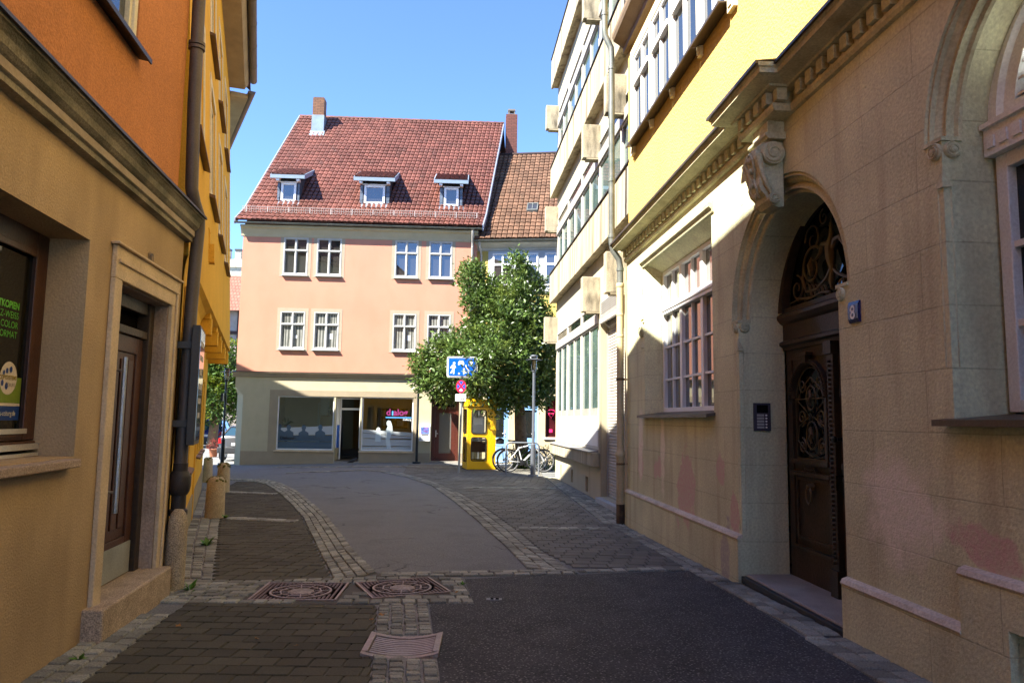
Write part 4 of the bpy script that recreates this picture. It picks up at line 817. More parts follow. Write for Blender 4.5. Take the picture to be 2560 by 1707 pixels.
# ---------------------------------------------------------------- yellow house, left
YO=(-2.98,6.65); YD=(-.34,1)
YH=facade('yellow_house','ochre yellow rendered house overhanging on corbels beyond the corner shop','house',YO,YD)
ochre=mat('ochre_render',(.70,.40,.055,1),rough=.92,spec=.12,var=.07,vs=1.,fine=.07,fs=40,bump=.3,bs=60,stain=.2,scol=(.50,.27,.05,1),sscale=(1.5,1.5,.4))
brownsill=mat('brown_sill',(.13,.08,.05,1),rough=.5,metal=.2)
def lean(x,y,z): return (x,y+.05*max(0,z-3.1),z)
YW=[(.75,1.95),(3.3,4.45),(5.6,6.75),(7.9,9.05)]
rows=[(4.6,6.15),(6.85,8.15)]
L=10.93
mb=MB(); wall(mb,.12,L,3.1,9.3,holes=[(a,b,z0,z1,.10) for a,b in YW for z0,z1 in rows]); mb.quad((L,0,3.1),(L,6,3.1),(L,6,9.3),(L,0,9.3)); mb.quad((.12,0,3.1),(.12,1,3.1),(.12,1,9.3),(.12,0,9.3)); mb.box(.3,L-.3,6,6.1,0,9.3); mb.build('upper_wall',ochre,YH,xf=lean)
def inset(x): return .03+.42*max(0,x-.4)/10.5
mb=MB(); n=12
xs=[.12+(L-.12)*k/n for k in range(n+1)]
LW=[(2.6,3.5),(6.2,7.0),(7.4,8.2),(8.6,9.4)]
mb2=MB(); wall(mb2,.12,L,-.4,2.84,holes=[(a,b,.95,2.3,.18) for a,b in LW]); lx=lambda x,y,z:(x,y+inset(x),z)
mb2.quad((L,0,-.4),(L,5,-.4),(L,5,2.84),(L,0,2.84)); mb2.build('ground_floor_wall',ochre,YH,xf=lx)
mb=MB()
for a,b in zip(xs,xs[1:]):
    for (f0,z0),(f1,z1) in zip([(0,3.1),(.5,3.06),(.85,2.97),(1,2.84)],[(.5,3.06),(.85,2.97),(1,2.84)]):
        mb.quad((a,inset(a)*f0,z0),(b,inset(b)*f0,z0),(b,inset(b)*f1,z1),(a,inset(a)*f1,z1))
mb.build('cove_soffit',ochre,YH,smooth=True)
for x in (4.15,5.9,7.3,8.9,10.4):
    mb=MB(); i=inset(x); mb.box(x,x+.22,.012,i+.02,2.78,3.02); mb.box(x-.04,x+.26,.03,i+.02,3.0,3.09); mb.build('corbel',ochre,YH,bevel=.01)
for a,b,c in ((.30,.75,-.03),(5.3,5.6,-.02)): mb=MB(); mb.box(a,b,c,0,0,2.84); mb.build('pilaster',ochre,YH,xf=lx)
mb=MB(); mb.box(.12,L,-.02,0,-.4,.42); mb.build('plinth',mat('grey_plinth',(.30,.245,.15,1),var=.15,fine=.2,bump=.3),YH,xf=lx)
for a,b in LW:
    mb=MB(); mb.frame(a,b,.97,2.3,.06,.1,.16); mb.build('window',cream_m,YH,xf=lx); mb=MB(); mb.box(a+.05,b-.05,.15,.155,1.02,2.25); mb.build('pane',pane_m,YH,xf=lx)
    mb=MB(); mb.prism([(.1,.97),(-.07,.93),(-.07,.90),(.1,.94)],'x',a-.05,b+.05); mb.build('window_sill',brownsill,YH,xf=lx)
for z0,z1 in rows:
    for a,b in YW:
        mb=MB(); mb.frame(a-.11,b+.11,z0-.02,z1+.12,.11,-.015,0); mb.frame(a+.003,b-.003,z0+.02,z1-.003,.06,.02,.07); m=(a+b)/2; mb.box(m-.03,m+.03,.015,.07,z0+.08,z1-.06); w=mb.build('window',cream_m,YH,xf=lean)
        mb=MB(); mb.box(a+.05,b-.05,.06,.065,z0+.05,z1-.05); mb.build('pane',pane_m,w,xf=lean)
        mb=MB(); mb.prism([(.02,z0-.02),(-.075,z0-.05),(-.075,z0-.085),(.02,z0-.06)],'x',a-.14,b+.14); mb.build('window_sill',brownsill,YH,xf=lean)
soff=mat('eaves_timber',(.33,.25,.16,1),rough=.8,var=.15,bump=.1)
tilebrown=mat('brown_roof_tiles',(.17,.07,.045,1),rough=.8,var=.25,fine=.2)
ey=.30; ez=9.3
mb=MB(); mb.box(-.3,L-.6,ey-.34,ey+.0,ez-.16,ez+.02); mb.prism([(ey-.34,ez-.14),(ey-.40,ez-.05),(ey-.42,ez+.06),(ey-.34,ez+.06)],'x',-.3,L-.6); mb.build('eaves',soff,YH)
def gutter(mb,p0,p1,r=.075):
    p0,p1=Vector(p0),Vector(p1); d=(p1-p0).normalized(); s=d.cross(Vector((0,0,1))).normalized(); N=10
    for rr in (r,r-.006):
        vs=[]
        for p in (p0,p1):
            for k in range(N+1): a=pi+pi*k/N; vs.append(p+s*rr*math.cos(a)+Vector((0,0,rr*math.sin(a))))
        mb.add(vs,[(k,k+1,N+2+k,N+1+k) for k in range(N)])
    for p in (p0,p1): mb.poly([p+s*r*math.cos(pi+pi*k/N)+Vector((0,0,r*math.sin(pi+pi*k/N))) for k in range(N+1)])
gutm=mat('brown_gutter',(.14,.12,.10,1),rough=.45,metal=.3,var=.1,bump=.03)
mb=MB(); gutter(mb,(-.3,ey-.51,ez+.07),(L-.62,ey-.51,ez+.07),.085)
k=0
while k<L-.7: mb.lathe([(.087,k),(.092,k+.01),(.087,k+.02)],c3=(ey-.51,ez+.07),axis='x',n=16); k+=.95
mb.build('gutter',gutm,YH,smooth=True)
mb=MB(); mb.prism([(ey-.45,ez+.07),(3.3,ez+3.2),(6.5,ez+.07),(3.3,ez+3.0)],'x',-.3,L); mb.prism([(.3,ez),(3.3,ez+3.0),(6.,ez)],'x',L-.02,L-.01); mb.prism([(.3,ez),(3.3,ez+3.0),(6.,ez)],'x',.12,.14); mb.build('roof',tilebrown,YH)
mb=MB(); mb.box(3.0,3.28,-.012,0,4.05,4.065); mb.box(3.05,3.07,-.015,0,3.6,4.05); mb.box(3.03,3.20,-.07,0,3.62,3.86); mb.build('wall_lamp_box',ochre,YH,xf=lean)
# pale green house beyond the bend
P0=Vector((YO[0]+L*.947*-.34/1.0,YO[1],0)); 
B0=(-6.55,16.98); B1=(-10.15,23.7)
GD=(B1[0]-B0[0],B1[1]-B0[1]); GL=math.hypot(*GD)
GH=facade('green_house','pale green house round the bend behind the ochre house','house',B0,GD)
grn=mat('pale_green_render',(.50,.58,.42,1),rough=.9,var=.06)
mb=MB(); mb.box(0.3,GL,.56,.6,-.5,3.05); mb.box(.3,GL,.25,.3,3.05,9.1); mb.box(GL-.02,GL,.3,6,-.5,9.1); mb.box(0.3,GL,6,6.1,-.5,9.1); mb.box(.3,GL,.25,.6,3.0,3.05); mb.build('wall',grn,GH)
WG=[(-9.95,23.6),(-15.5,25.07),(-17.5,20),(-12.5,18.5)]
mb=MB(); inv=GH.matrix_basis.inverted(); bpy.context.view_layer.update(); inv=GH.matrix_world.inverted()
def gp(x,y,z): return tuple(inv@Vector((x,y,z)))
mb.add([gp(x,y,-.6) for x,y in WG]+[gp(x,y,9.0) for x,y in WG]+[gp(-13.7,21.8,12)],[(0,1,5,4),(1,2,6,5),(2,3,7,6),(3,0,4,7),(4,5,8),(5,6,8),(6,7,8),(7,4,8)]); mb.build('shadow_wing',grn,GH)  # unseen wing, added to cast the diagonal shadow on the pink house
mb=MB(); mb.prism([(.28,9.22),(3.3,12.2),(6.4,9.22),(3.3,12.0)],'x',.6,GL+.3); mb.prism([(.2,9.1),(3.3,12.2),(6.2,9.1)],'x',GL-.02,GL); mb.build('roof',tilebrown,GH)
mb=MB(); gutter(mb,(-.35,-.19,9.25),(GL+.3,-.19,9.25),.085); mb.build('gutter',gutm,GH,smooth=True)
mb=MB(); mb.box(-.2,GL+.3,-.12,.27,9.10,9.22); mb.build('eaves',mat('eaves_pale',(.42,.36,.27,1)),GH)
for a in (1.2,3.6): 
    mb=MB(); mb.frame(a,a+1.1,4.6,6.1,.08,.2,.26); w=mb.build('window',cream_m,GH); mb=MB(); mb.box(a+.06,a+1.04,.235,.245,4.66,6.04); mb.build('pane',pane_m,w)
# display case on the corner
DCs=facade('display_case','slim dark grey display case standing off the corner in front of the brown drainpipe','display case',(-2.797,6.60),YD)
dg=mat('dark_grey_case',(.055,.052,.046,1),rough=.5,var=.1,bump=.05)
mb=MB(); mb.box(0,.58,0,.068,1.36,2.43); mb.build('case',dg,DCs,bevel=.006)
mb=MB(); mb.box(.03,.55,-.005,-.0005,1.40,2.40); p=mb.build('front_pane',mat('case_glass',(.10,.09,.075,1),rough=.05,spec=.5,ior=1.9,var=.35,vs=6,fine=0,bump=0),DCs)
mb=MB()
for k in range(6): mb.box(.1,.48-.05*(k%3),-.0065,-.0055,2.25-k*.13,2.30-k*.13)
mb.build('notice_strips',mat('notice_grey',(.45,.42,.37,1)),p)
mb=MB()
for z in (1.55,2.25): mb.box(.03,.10,.0685,.20,z-.03,z+.03)
mb.build('bracket',dg,DCs)
# guard stone and bollards
gst=mat('bollard_stone',(.42,.325,.20,1),rough=.85,var=.14,vs=4,fine=.5,fs=110,bump=.5,bs=90,stain=.5,scol=(.20,.17,.07,1),sscale=(3,3,2))
mossy=mat('moss',(.13,.12,.03,1),rough=1,fine=.4,bump=.8,bs=60)
mb=MB(); prof=[(.0,.70),(.035,.695),(.062,.66),(.08,.58),(.086,.4),(.09,.0),(.09,-.1)]
mb.lathe([(r,z) for r,z in reversed(prof)],n=18); o=mb.build('guard_stone',gst,smooth=True); o.scale=(1.0,.95,1); gx,gy=-2.90,6.58; o.location=(gx,gy,gz(gx,gy)); o.rotation_euler=(.02,.03,0); tag(o,'round-topped granite guard stone against the corner by the drainpipe','guard stone')
def bollard(x,y,h,r,label):
    mb=MB(); pr=[(r*1.04,-.1),(r*1.03,.02),(r,h*.5),(r*.94,h*.84),(r*.86,h*.93),(r*.6,h*.985),(r*.2,h)]
    mb.lathe(pr,n=20); o=mb.build('stone_bollard',gst,smooth=True); o.location=(x,y,gz(x,y)); tag(o,label,'bollard','stone bollards along the yellow house')
    mb=MB(); 
    for k in range(40):
        a=R.uniform(0,2*pi); rr=r*R.uniform(.3,.98); z=h*.985-.12*h*max(0,(rr/r-.55))/.45*1.0
        mb.lathe([(.028,z-.02),(.022,z+.004),(.006,z+.014)],rr*math.cos(a),rr*math.sin(a),n=6)
    mb.build('moss_patch',mossy,o,smooth=True)
bollard(-4.70,12.02,.66,.145,'nearest and widest stone bollard with moss on its cap')
bollard(-6.10,15.98,.64,.13,'second stone bollard from the camera, half hidden by the nearest')
bollard(-7.62,18.9,.62,.115,'farthest stone bollard, mostly hidden at the end of the yellow wall')
# ---------------------------------------------------------------- pink house
PO=(-9.96,27.5); PD=(1,.055)
PK=facade('pink_house','salmon pink house with red tiled roof, three dormers and a shop front','house',PO,PD)
pink=mat('pink_plaster',(.56,.262,.182,1),rough=.92,spec=.1,var=.05,vs=.8,fine=.04,fs=30,bump=.2,bs=40,stain=.42,scol=(.50,.225,.145,1),sscale=(.8,.8,.45),sth=(.44,.72))
creamp=mat('cream_plaster',(.48,.43,.29,1),rough=.92,spec=.1,var=.05,fine=.05,fs=30,bump=.25,bs=40,stain=.2,scol=(.5,.45,.33,1),sscale=(1,1,.6))
taupe=mat('taupe_plaster',(.34,.28,.19,1),rough=.92,var=.06,fine=.07,bump=.25,stain=.25,scol=(.36,.3,.22,1),sscale=(1,1,.6))
greyb=mat('grey_surround',(.36,.31,.23,1),rough=.9,var=.05,bump=.15)
bx0,bx1=-.28,8.56
WX=[(1.25,2.17),(2.50,3.43),(5.45,6.33),(6.75,7.63)]
mb=MB(); wall(mb,bx0,bx1,3.1,8.82,holes=[(a,b,z0,z1,.07) for a,b in WX for z0,z1 in ((4.14,5.57),(6.95,8.40))]); mb.build('upper_wall',pink,PK)
SK=.18
mb=MB(); 
for xw,flip in ((bx0,0),(bx1,1)):
    mb.poly([(xw,0,3.1),(xw+SK*10,10,3.1),(xw+SK*10,10,8.8),(xw+SK*5,5,15.2),(xw,0,8.8)])
mb.quad((bx0+SK*10,10,-.5),(bx1+SK*10,10,-.5),(bx1+SK*10,10,8.8),(bx0+SK*10,10,8.8)); mb.build('gable_wall',pink,PK)
mb=MB(); wall(mb,.02,bx1,-.6,3.1,holes=[(1.29,3.37,.42,2.40,.12),(3.43,4.34,-.6,2.40,.9),(4.40,6.31,.42,2.40,.12),(6.98,8.02,-.6,2.72,.45)])
mb.add([(.02,0,-.6),(.02,0,2.42),(bx0,.32,2.42),(bx0,.32,-.6),(bx0,0,2.72),(.02,0,2.72),(.02,0,3.1),(bx0,0,3.1),(bx0,.32,3.1)],[(0,1,2,3),(1,5,4,2),(5,6,7,4),(2,4,7,8)])
mb.quad((bx0,.32,-.6),(bx0,.32,3.1),(bx0+SK*10,10,3.1),(bx0+SK*10,10,-.6)); mb.quad((bx1,0,-.6),(bx1,0,3.1),(bx1+SK*10,10,3.1),(bx1+SK*10,10,-.6)); mb.build('ground_floor_wall',creamp,PK)
mb=MB(); mb.box(.021,1.285,-.012,-.0005,-.6,.36); mb.box(1.0,1.285,-.014,-.0006,.361,2.62); mb.box(1.286,6.44,-.014,-.0006,2.403,2.62); mb.box(6.315,6.44,-.014,-.0006,.361,2.402); mb.box(1.286,3.42,-.013,-.0006,-.6,.359); mb.box(4.35,6.98,-.013,-.0006,-.6,.359); mb.box(8.02,bx1,-.013,-.0006,-.6,.359)
mb.build('taupe_band',taupe,PK)
mb=MB(); mb.prism([(0.01,3.08),(-.05,3.10),(-.07,3.16),(-.11,3.22),(-.13,3.24),(-.13,3.27),(.01,3.30)],'x',bx0-.10,bx1); mb.build('belt_course',taupe,PK)
mb=MB(); mb.prism([(.0,3.302),(-.135,3.275),(-.135,3.255),(-.128,3.255),(0,3.29)],'x',bx0-.11,bx1); mb.build('belt_flashing',sillmetal,PK)
# cove cornice
cov=[(0.0,8.40),(-.02,8.42),(-.03,8.50),(-.07,8.60),(-.10,8.69),(-.15,8.73),(-.18,8.74),(-.18,8.82),(0,8.84)]
mb=MB(); mb.sweep(cov,'x',bx0-.08,bx1+.05); mb.poly([(bx0-.08,)+p for p in cov]); mb.build('cornice',creamp,PK)
mb=MB(); gutter(mb,(bx1+.2,-.26,8.90),(bx0-.27,-.26,8.90),.065); mb.build('gutter',zinc,PK,smooth=True)
mb=MB(); mb.tube([(8.40,-.31,8.80),(8.40,-.26,8.62),(8.40,-.10,8.42),(8.40,-.06,8.3),(8.40,-.06,0.0)],.045,10)
for z in (8.2,7.0,5.5): mb.lathe([(.047,z-.02),(.053,z),(.047,z+.02)],8.40,-.06,12)
mb.build('drainpipe',mat('grey_pipe',(.42,.40,.37,1),rough=.45,metal=.3),PK,smooth=True)
def fold_shading(H,c):
    N,Lk=H['N'],H['L']; w=N.new('ShaderNodeTexWave'); w.inputs['Scale'].default_value=3.2; w.inputs['Distortion'].default_value=5.; w.inputs['Detail'].default_value=2; mp=N.new('ShaderNodeMapping'); mp.inputs['Scale'].default_value=(1,1,.12); Lk.new(H['co'],mp.inputs[0]); Lk.new(mp.outputs[0],w.inputs['Vector'])
    return H['mixcol'](c,(.055,.06,.055,1),H['ramp'](w.outputs['Fac'],.25,.8,.85,0))  # shading of curtain folds put into the colour as dark bands
curt=mat('curtain_glass',(.30,.30,.275,1),rough=.05,spec=.5,ior=1.7,var=.25,vs=3,fine=0,bump=0,extra=fold_shading)
pwin=mat('pink_house_glass',(.035,.033,.03,1),rough=.02,spec=.5,ior=2.2,var=0,fine=0,bump=.012,bs=1.5)
for zi,(z0,z1) in enumerate(((4.14,5.57),(6.95,8.40))):
    for xi,(a,b) in enumerate(WX):
        mb=MB(); mb.frame(a-.12,b+.12,z0-.06,z1+.13,.12,-.006,-.0005); mb.build('painted_surround',greyb,PK)
        m=(a+b)/2; zt=z0+(z1-z0)*.66; mb=MB(); y=-.015
        mb.frame(a,b,z0+.03,z1,.045,y,y+.08); mb.box(a+.045,b-.045,y-.015,y+.08,zt-.022,zt+.022); mb.box(m-.024,m+.024,y-.008,y+.08,z0+.075,zt-.022); mb.box(m-.024,m+.024,y-.008,y+.08,zt+.022,z1-.045)
        for p,q,c,d in ((a+.045,m-.024,z0+.075,zt-.022),(m+.024,b-.045,z0+.075,zt-.022),(a+.045,m-.024,zt+.022,z1-.045),(m+.024,b-.045,zt+.022,z1-.045)): mb.frame(p,q,c,d,.024,y+.02,y+.07)
        w=mb.build('window',mat('toned_white',(.47,.47,.455,1),rough=.5,var=.08,vs=6,stain=.2,scol=(.3,.28,.24,1),sscale=(4,4,2)),PK,bevel=.004)  # white toned down so sunlit frames don't clip, plus faint stains
        mb=MB(); mb.box(a+.05,b-.05,y+.065,y+.07,z0+.06,z1-.05); mb.build('pane',curt if zi==0 else pwin,w)
        mb=MB(); mb.prism([(.05,z0+.03),(-.09,z0+.0),(-.09,z0-.03),(.0,z0-.02)],'x',a-.03,b+.03); mb.build('window_sill',MATS['toned_white'],w)
        if zi==0 and xi in (0,1,2):
            mb=MB(); s=.10 if xi else .06; mb.box(m+.10,m+.10+s*1.3,y+.0635,y+.0645,z0+.42,z0+.42+s*2.0); mb.build('paper_note',white_m,w)
# tiles
def tiles(mb,O,U,V,Nn,width,length,tw=.19,tl=.25,shear=0.,h=.048,skip=None):
    O,U,V,Nn=map(Vector,(O,U,V,Nn)); nr=int(math.ceil(length/tl)); nc=int(math.ceil(width/tw))
    prof=[(0.05,-.9),(.07,.0),(.15,.75),(.34,1.0),(.60,.72),(.84,.42),(.95,.3),(.965,-.8)]
    for r in range(nr):
        l0=r*tl; l1=min(length,l0+tl*1.04)
        for c in range(nc):
            x0=c*tw; w=min(tw,width-x0)
            if w<.03 or (skip and skip(x0+w/2,(l0+l1)/2)): continue
            j=R.uniform(-.009,.009); sg_=.016*math.sin(x0*1.1+.6)*math.sin(l0*.9)+R.uniform(-.004,.004); vs=[]
            for l,e in ((l0-.012,-.006),(l0-.012,.034),(l1,.004)):
                for f,hh in prof: vs.append(O+U*(x0+f*w+shear*l)+V*(l+j)+Nn*(e+sg_+(hh*h if e>0 else -.01)))
            k=len(prof); mb.add(vs,[(q*k+i,q*k+i+1,(q+1)*k+i+1,(q+1)*k+i) for q in range(2) for i in range(k-1)])
redt=mat('red_tiles',(.135,.050,.036,1),rough=.5,spec=.35,var=.16,vs=.9,fine=.12,fs=50,bump=.15,island=.22,stain=.45,scol=(.06,.035,.026,1),sscale=(1.2,1.2,.5))
brt=mat('brown_tiles',(.13,.07,.043,1),rough=.8,spec=.2,var=.25,vs=1.3,fine=.2,fs=50,bump=.25,island=.22,stain=.5,scol=(.07,.05,.032,1),sscale=(2,2,1))
y0,z0=-.28,8.98; y1,z1=.42,9.60; y2,z2=5.0,15.25
def seg(ya,za,yb,zb):
    l=math.hypot(yb-ya,zb-za); return l,(0,(yb-ya)/l,(zb-za)/l),(0,-(zb-za)/l,(yb-ya)/l)
rx0=bx0-.24; rw=9.28
l1,V1,N1=seg(y0,z0,y1,z1); l2,V2,N2=seg(y1,z1,y2,z2)
mb=MB(); tiles(mb,(rx0,y0,z0),(1,0,0),V1,N1,rw,l1,shear=SK*V1[1]); tiles(mb,(rx0+SK*(y1-y0),y1,z1),(1,0,0),V2,N2,rw,l2,shear=SK*V2[1])
rf=mb.build('roof',redt,PK)
mb=MB(); 
def rp(x,y,z): return (x+SK*(y-y0),y,z)
pts=[(y0,z0-.03),(y1,z1-.03),(y2,z2-.02),(10.4,8.85)]
for (ya,za),(yb,zb) in zip(pts,pts[1:]): mb.quad(rp(rx0,ya,za),rp(rx0+rw,ya,za),rp(rx0+rw,yb,zb),rp(rx0,yb,zb))
mb.build('roof_deck',mat('shadow_underlay',(.03,.015,.012,1)),rf)  # underlay coloured near-black to deepen the shadow lines between tiles
mb=MB(); k=0
while k<rw-.05:
    e=min(rw,k+.34); n=8; vs=[]
    for xx,rr in ((k,.105),(e+.02,.09)):
        for q in range(n+1): a=pi*q/n; vs.append((rx0+xx+SK*(y2-y0),y2+rr*math.cos(a),z2-.02+rr*math.sin(a)))
    mb.add(vs,[(q,q+1,n+2+q,n+1+q) for q in range(n)]); k+=.34
mb.build('ridge_tiles',redt,rf,smooth=True)
verge=mat('verge_zinc',(.24,.27,.32,1),rough=.4,metal=.3)
for xx in (rx0-.05,rx0+rw):
    mb=MB()
    for (ya,za),(yb,zb) in zip(pts[:3],pts[1:3]):
        a=[rp(xx,ya,za-.15),rp(xx+.05,ya,za-.15),rp(xx+.05,yb,zb-.15),rp(xx,yb,zb-.15)]; b=[rp(xx,ya,za+.09),rp(xx+.05,ya,za+.09),rp(xx+.05,yb,zb+.09),rp(xx,yb,zb+.09)]; mb.hexa(a+b)
    mb.build('verge_trim',verge,rf)
# snow guard
mb=MB(); sy=.16; sz=z0+(sy-y0)*(z1-z0)/(y1-y0)
k=rx0+.25
while k<rx0+rw-.1: mb.box(k,k+.028,sy-.06,sy-.045,sz-.1,sz+.24); mb.tube([(k+.014,sy-.05,sz+.05),(k+.014,sy+.1,sz+.1)],.01,4); k+=.80
mb.tube([(rx0+.1,sy-.05,sz+.23),(rx0+rw-.15,sy-.05,sz+.23)],.012,5); mb.tube([(rx0+.1,sy-.05,sz+.02),(rx0+rw-.15,sy-.05,sz+.02)],.010,5); mb.tube([(rx0+.1,sy-.05,sz+.125),(rx0+rw-.15,sy-.05,sz+.125)],.009,5)
k=rx0+.12
while k<rx0+rw-.15: mb.box(k,k+.008,sy-.055,sy-.047,sz+.02,sz+.23); k+=.085
mb.build('snow_guard',mat('galvanised',(.42,.38,.35,1),rough=.5,metal=.3),PK)
# dormers
slate=mat('slate_cladding',(.085,.11,.145,1),rough=.5,spec=.4,var=.2,vs=6,bump=.2,island=.3)
slate_d=mat('slate_cheek',(.055,.06,.075,1),rough=.6,var=.3,vs=6,bump=.3)
bluew=mat('pale_blue_paint',(.19,.25,.32,1),rough=.5,var=.05)
lead=mat('pale_lead',(.20,.25,.30,1),rough=.45,metal=.3)
def rz(y): return z1+(y-y1)*(z2-z1)/(y2-y1)
for a,b,wx0,wx1 in ((.72,1.58,.87,1.44),(3.93,5.08,4.10,4.90),(7.06,7.96,7.24,7.80)):
    yf=.72; zb=rz(yf)-.05; zt=10.88
    d=thing('dormer','','x'); del d['category']; del d['label']; d.parent=PK
    mb=MB(); wall(mb,a,b,zb,zt,holes=[(wx0,wx1,zb+.08,zt-.12,.06)],y=yf); mb.build('front',slate_d,d)
    for (p,q) in ((a,wx0-.06),(wx1+.06,b)):
        mb=MB(); zz=zb+.08; k=0
        while zz<zt-.18: mb.prism([(p,zz+.02),(p+(q-p)*.25,zz),(q-(q-p)*.25,zz),(q,zz+.02),(q,zz+.155),(p,zz+.155)],'y',yf-.018-.006*(k%2),yf-.004); zz+=.148; k+=1
        mb.build('slate_cladding',slate,d)
    mb=MB()
    for xx in (a,b): mb.poly([(xx,yf,zb-.2),(xx,yf,zt),(xx,yf+1.25,zt+.42),(xx,yf+1.25,rz(yf+1.25)-.1)])
    mb.build('cheek',slate_d,d)
    mb=MB(); mb.frame(wx0-.005,wx1+.005,zb+.085,zt-.12,.085,yf-.035,yf+.03); mb.box(wx0-.06,wx1+.06,yf-.06,yf-.036,zt-.12,zt-.075); w=mb.build('window',white_m,d,bevel=.005)
    mb=MB(); mb.box(wx0+.06,wx1-.06,yf+.0,yf+.005,zb+.14,zt-.19); mb.build('pane',pwin,d)
    mb=MB(); mb.hexa([(a-.05,yf-.16,zb-.12),(b+.05,yf-.16,zb-.12),(b+.05,yf+.02,zb+.07),(a-.05,yf+.02,zb+.07),(a-.05,yf-.17,zb-.10),(b+.05,yf-.17,zb-.10),(b+.05,yf,zb+.10),(a-.05,yf,zb+.10)]); mb.build('apron_flashing',lead,d)
    x0d,x1d=a-.2,b+.2; ya,za=yf-.26,zt+.01; yb=yf+1.41; zbk=rz(yb)+.04
    l,V,Nv=seg(ya,za+.12,yb,zbk); mb=MB(); tiles(mb,(x0d,ya,za+.12),(1,0,0),V,Nv,x1d-x0d,l); r_=mb.build('dormer_roof',redt,d)
    mb=MB(); mb.hexa([(x0d,ya+.02,za-.02),(x1d,ya+.02,za-.02),(x1d,yb,zbk-.12),(x0d,yb,zbk-.12),(x0d,ya+.02,za+.09),(x1d,ya+.02,za+.09),(x1d,yb,zbk-.02),(x0d,yb,zbk-.02)]); mb.build('roof_boarding',slate_d,d)
    mb=MB(); mb.box(x0d-.03,x1d+.03,ya-.03,ya+.018,za-.03,za+.11); mb.build('fascia_board',bluew,d)
    mb=MB()
    for xx in (x0d-.03,x1d): mb.hexa([(xx,ya+.02,za-.04),(xx+.03,ya+.02,za-.04),(xx+.03,yb,zbk-.16),(xx,yb,zbk-.16),(xx,ya+.02,za+.15),(xx+.03,ya+.02,za+.15),(xx+.03,yb,zbk+.05),(xx,yb,zbk+.05)])
    mb.build('barge_board',bluew,d)
    mb=MB()
    for xx in (a-.02,b-.10): mb.box(xx,xx+.12,yf-.24,yf,zt-.10,zt+.0)
    mb.build('rafter_end',white_m,d)
# chimneys
def brickm(name,c1,c2):
    def f(H,c):
        N,Lk=H['N'],H['L']; sp=N.new('ShaderNodeSeparateXYZ'); Lk.new(H['co'],sp.inputs[0]); a=N.new('ShaderNodeMath'); Lk.new(sp.outputs[0],a.inputs[0]); Lk.new(sp.outputs[1],a.inputs[1]); cb=N.new('ShaderNodeCombineXYZ'); Lk.new(a.outputs[0],cb.inputs[0]); Lk.new(sp.outputs[2],cb.inputs[1])
        br=N.new('ShaderNodeTexBrick'); br.inputs['Scale'].default_value=1; br.inputs['Brick Width'].default_value=.23; br.inputs['Row Height'].default_value=.078; br.inputs['Mortar Size'].default_value=.009
        br.inputs['Color1'].default_value=c1; br.inputs['Color2'].default_value=c2; br.inputs['Mortar'].default_value=(c1[0]*.35,c1[1]*.4,c1[2]*.5,1); Lk.new(cb.outputs[0],br.inputs['Vector']); return br.outputs['Color']
    return mat(name,c1,var=0,fine=0,extra=f)
bk1=brickm('orange_brick',(.19,.085,.042,1),(.13,.06,.034,1)); bk2=brickm('red_brick',(.15,.052,.036,1),(.11,.04,.028,1))
cx,cy=1.42,4.35
mb=MB(); mb.box(cx-.25,cx+.25,cy-.22,cy+.28,14.8,15.80); mb.box(cx-.22,cx+.22,cy-.19,cy+.25,15.80,15.83); ch=mb.build('chimney',bk1,rf)
ch_=ch
mb=MB(); mb.box(cx-.27,cx+.27,cy-.24,cy+.30,13.9,14.99); mb.hexa([(cx-.32,cy-.42,rz(cy-.42)+.02),(cx+.32,cy-.42,rz(cy-.42)+.02),(cx+.32,cy-.22,rz(cy-.22)+.03),(cx-.32,cy-.22,rz(cy-.22)+.03),(cx-.32,cy-.42,rz(cy-.42)+.06),(cx+.32,cy-.42,rz(cy-.42)+.06),(cx+.32,cy-.22,rz(cy-.22)+.10),(cx-.32,cy-.22,rz(cy-.22)+.10)]); mb.build('chimney_flashing',lead,rf)
cx,cy=10.08,4.9
mb=MB(); mb.box(cx-.26,cx+.26,cy-.25,cy+.25,10.5,15.58); ch=mb.build('chimney',bk2,rf)
mb=MB(); mb.box(cx-.17,cx+.17,cy-.17,cy+.17,15.58,15.63); mb.box(cx-.15,cx-.10,cy-.15,cy+.15,15.63,15.78); mb.box(cx+.10,cx+.15,cy-.15,cy+.15,15.63,15.78); mb.box(cx-.17,cx+.17,cy-.17,cy+.17,15.78,15.86); mb.build('chimney_cap',mat('cap_grey',(.17,.15,.13,1)),rf)
# ---- shop front
sg=glassmat('shop_glass',1.9,(.85,.88,.86,1))
film=bpy.data.materials.new('frosted_film'); film.use_nodes=True
def filmmat(name,col,op):
    m=bpy.data.materials.new(name); m.use_nodes=True; nt=m.node_tree
    for n in list(nt.nodes): nt.nodes.remove(n)
    o=nt.nodes.new('ShaderNodeOutputMaterial'); t=nt.nodes.new('ShaderNodeBsdfTransparent'); d=nt.nodes.new('ShaderNodeBsdfDiffuse'); d.inputs[0].default_value=col; mx=nt.nodes.new('ShaderNodeMixShader'); mx.inputs[0].default_value=op
    nt.links.new(t.outputs[0],mx.inputs[1]); nt.links.new(d.outputs[0],mx.inputs[2]); nt.links.new(mx.outputs[0],o.inputs[0]); return m
fw=filmmat('frosted_white',(.62,.66,.66,1),.75); fb=filmmat('frosted_blue',(.10,.15,.20,1),.82); fl=filmmat('frosted_light',(.66,.74,.74,1),.9)
yg=.10
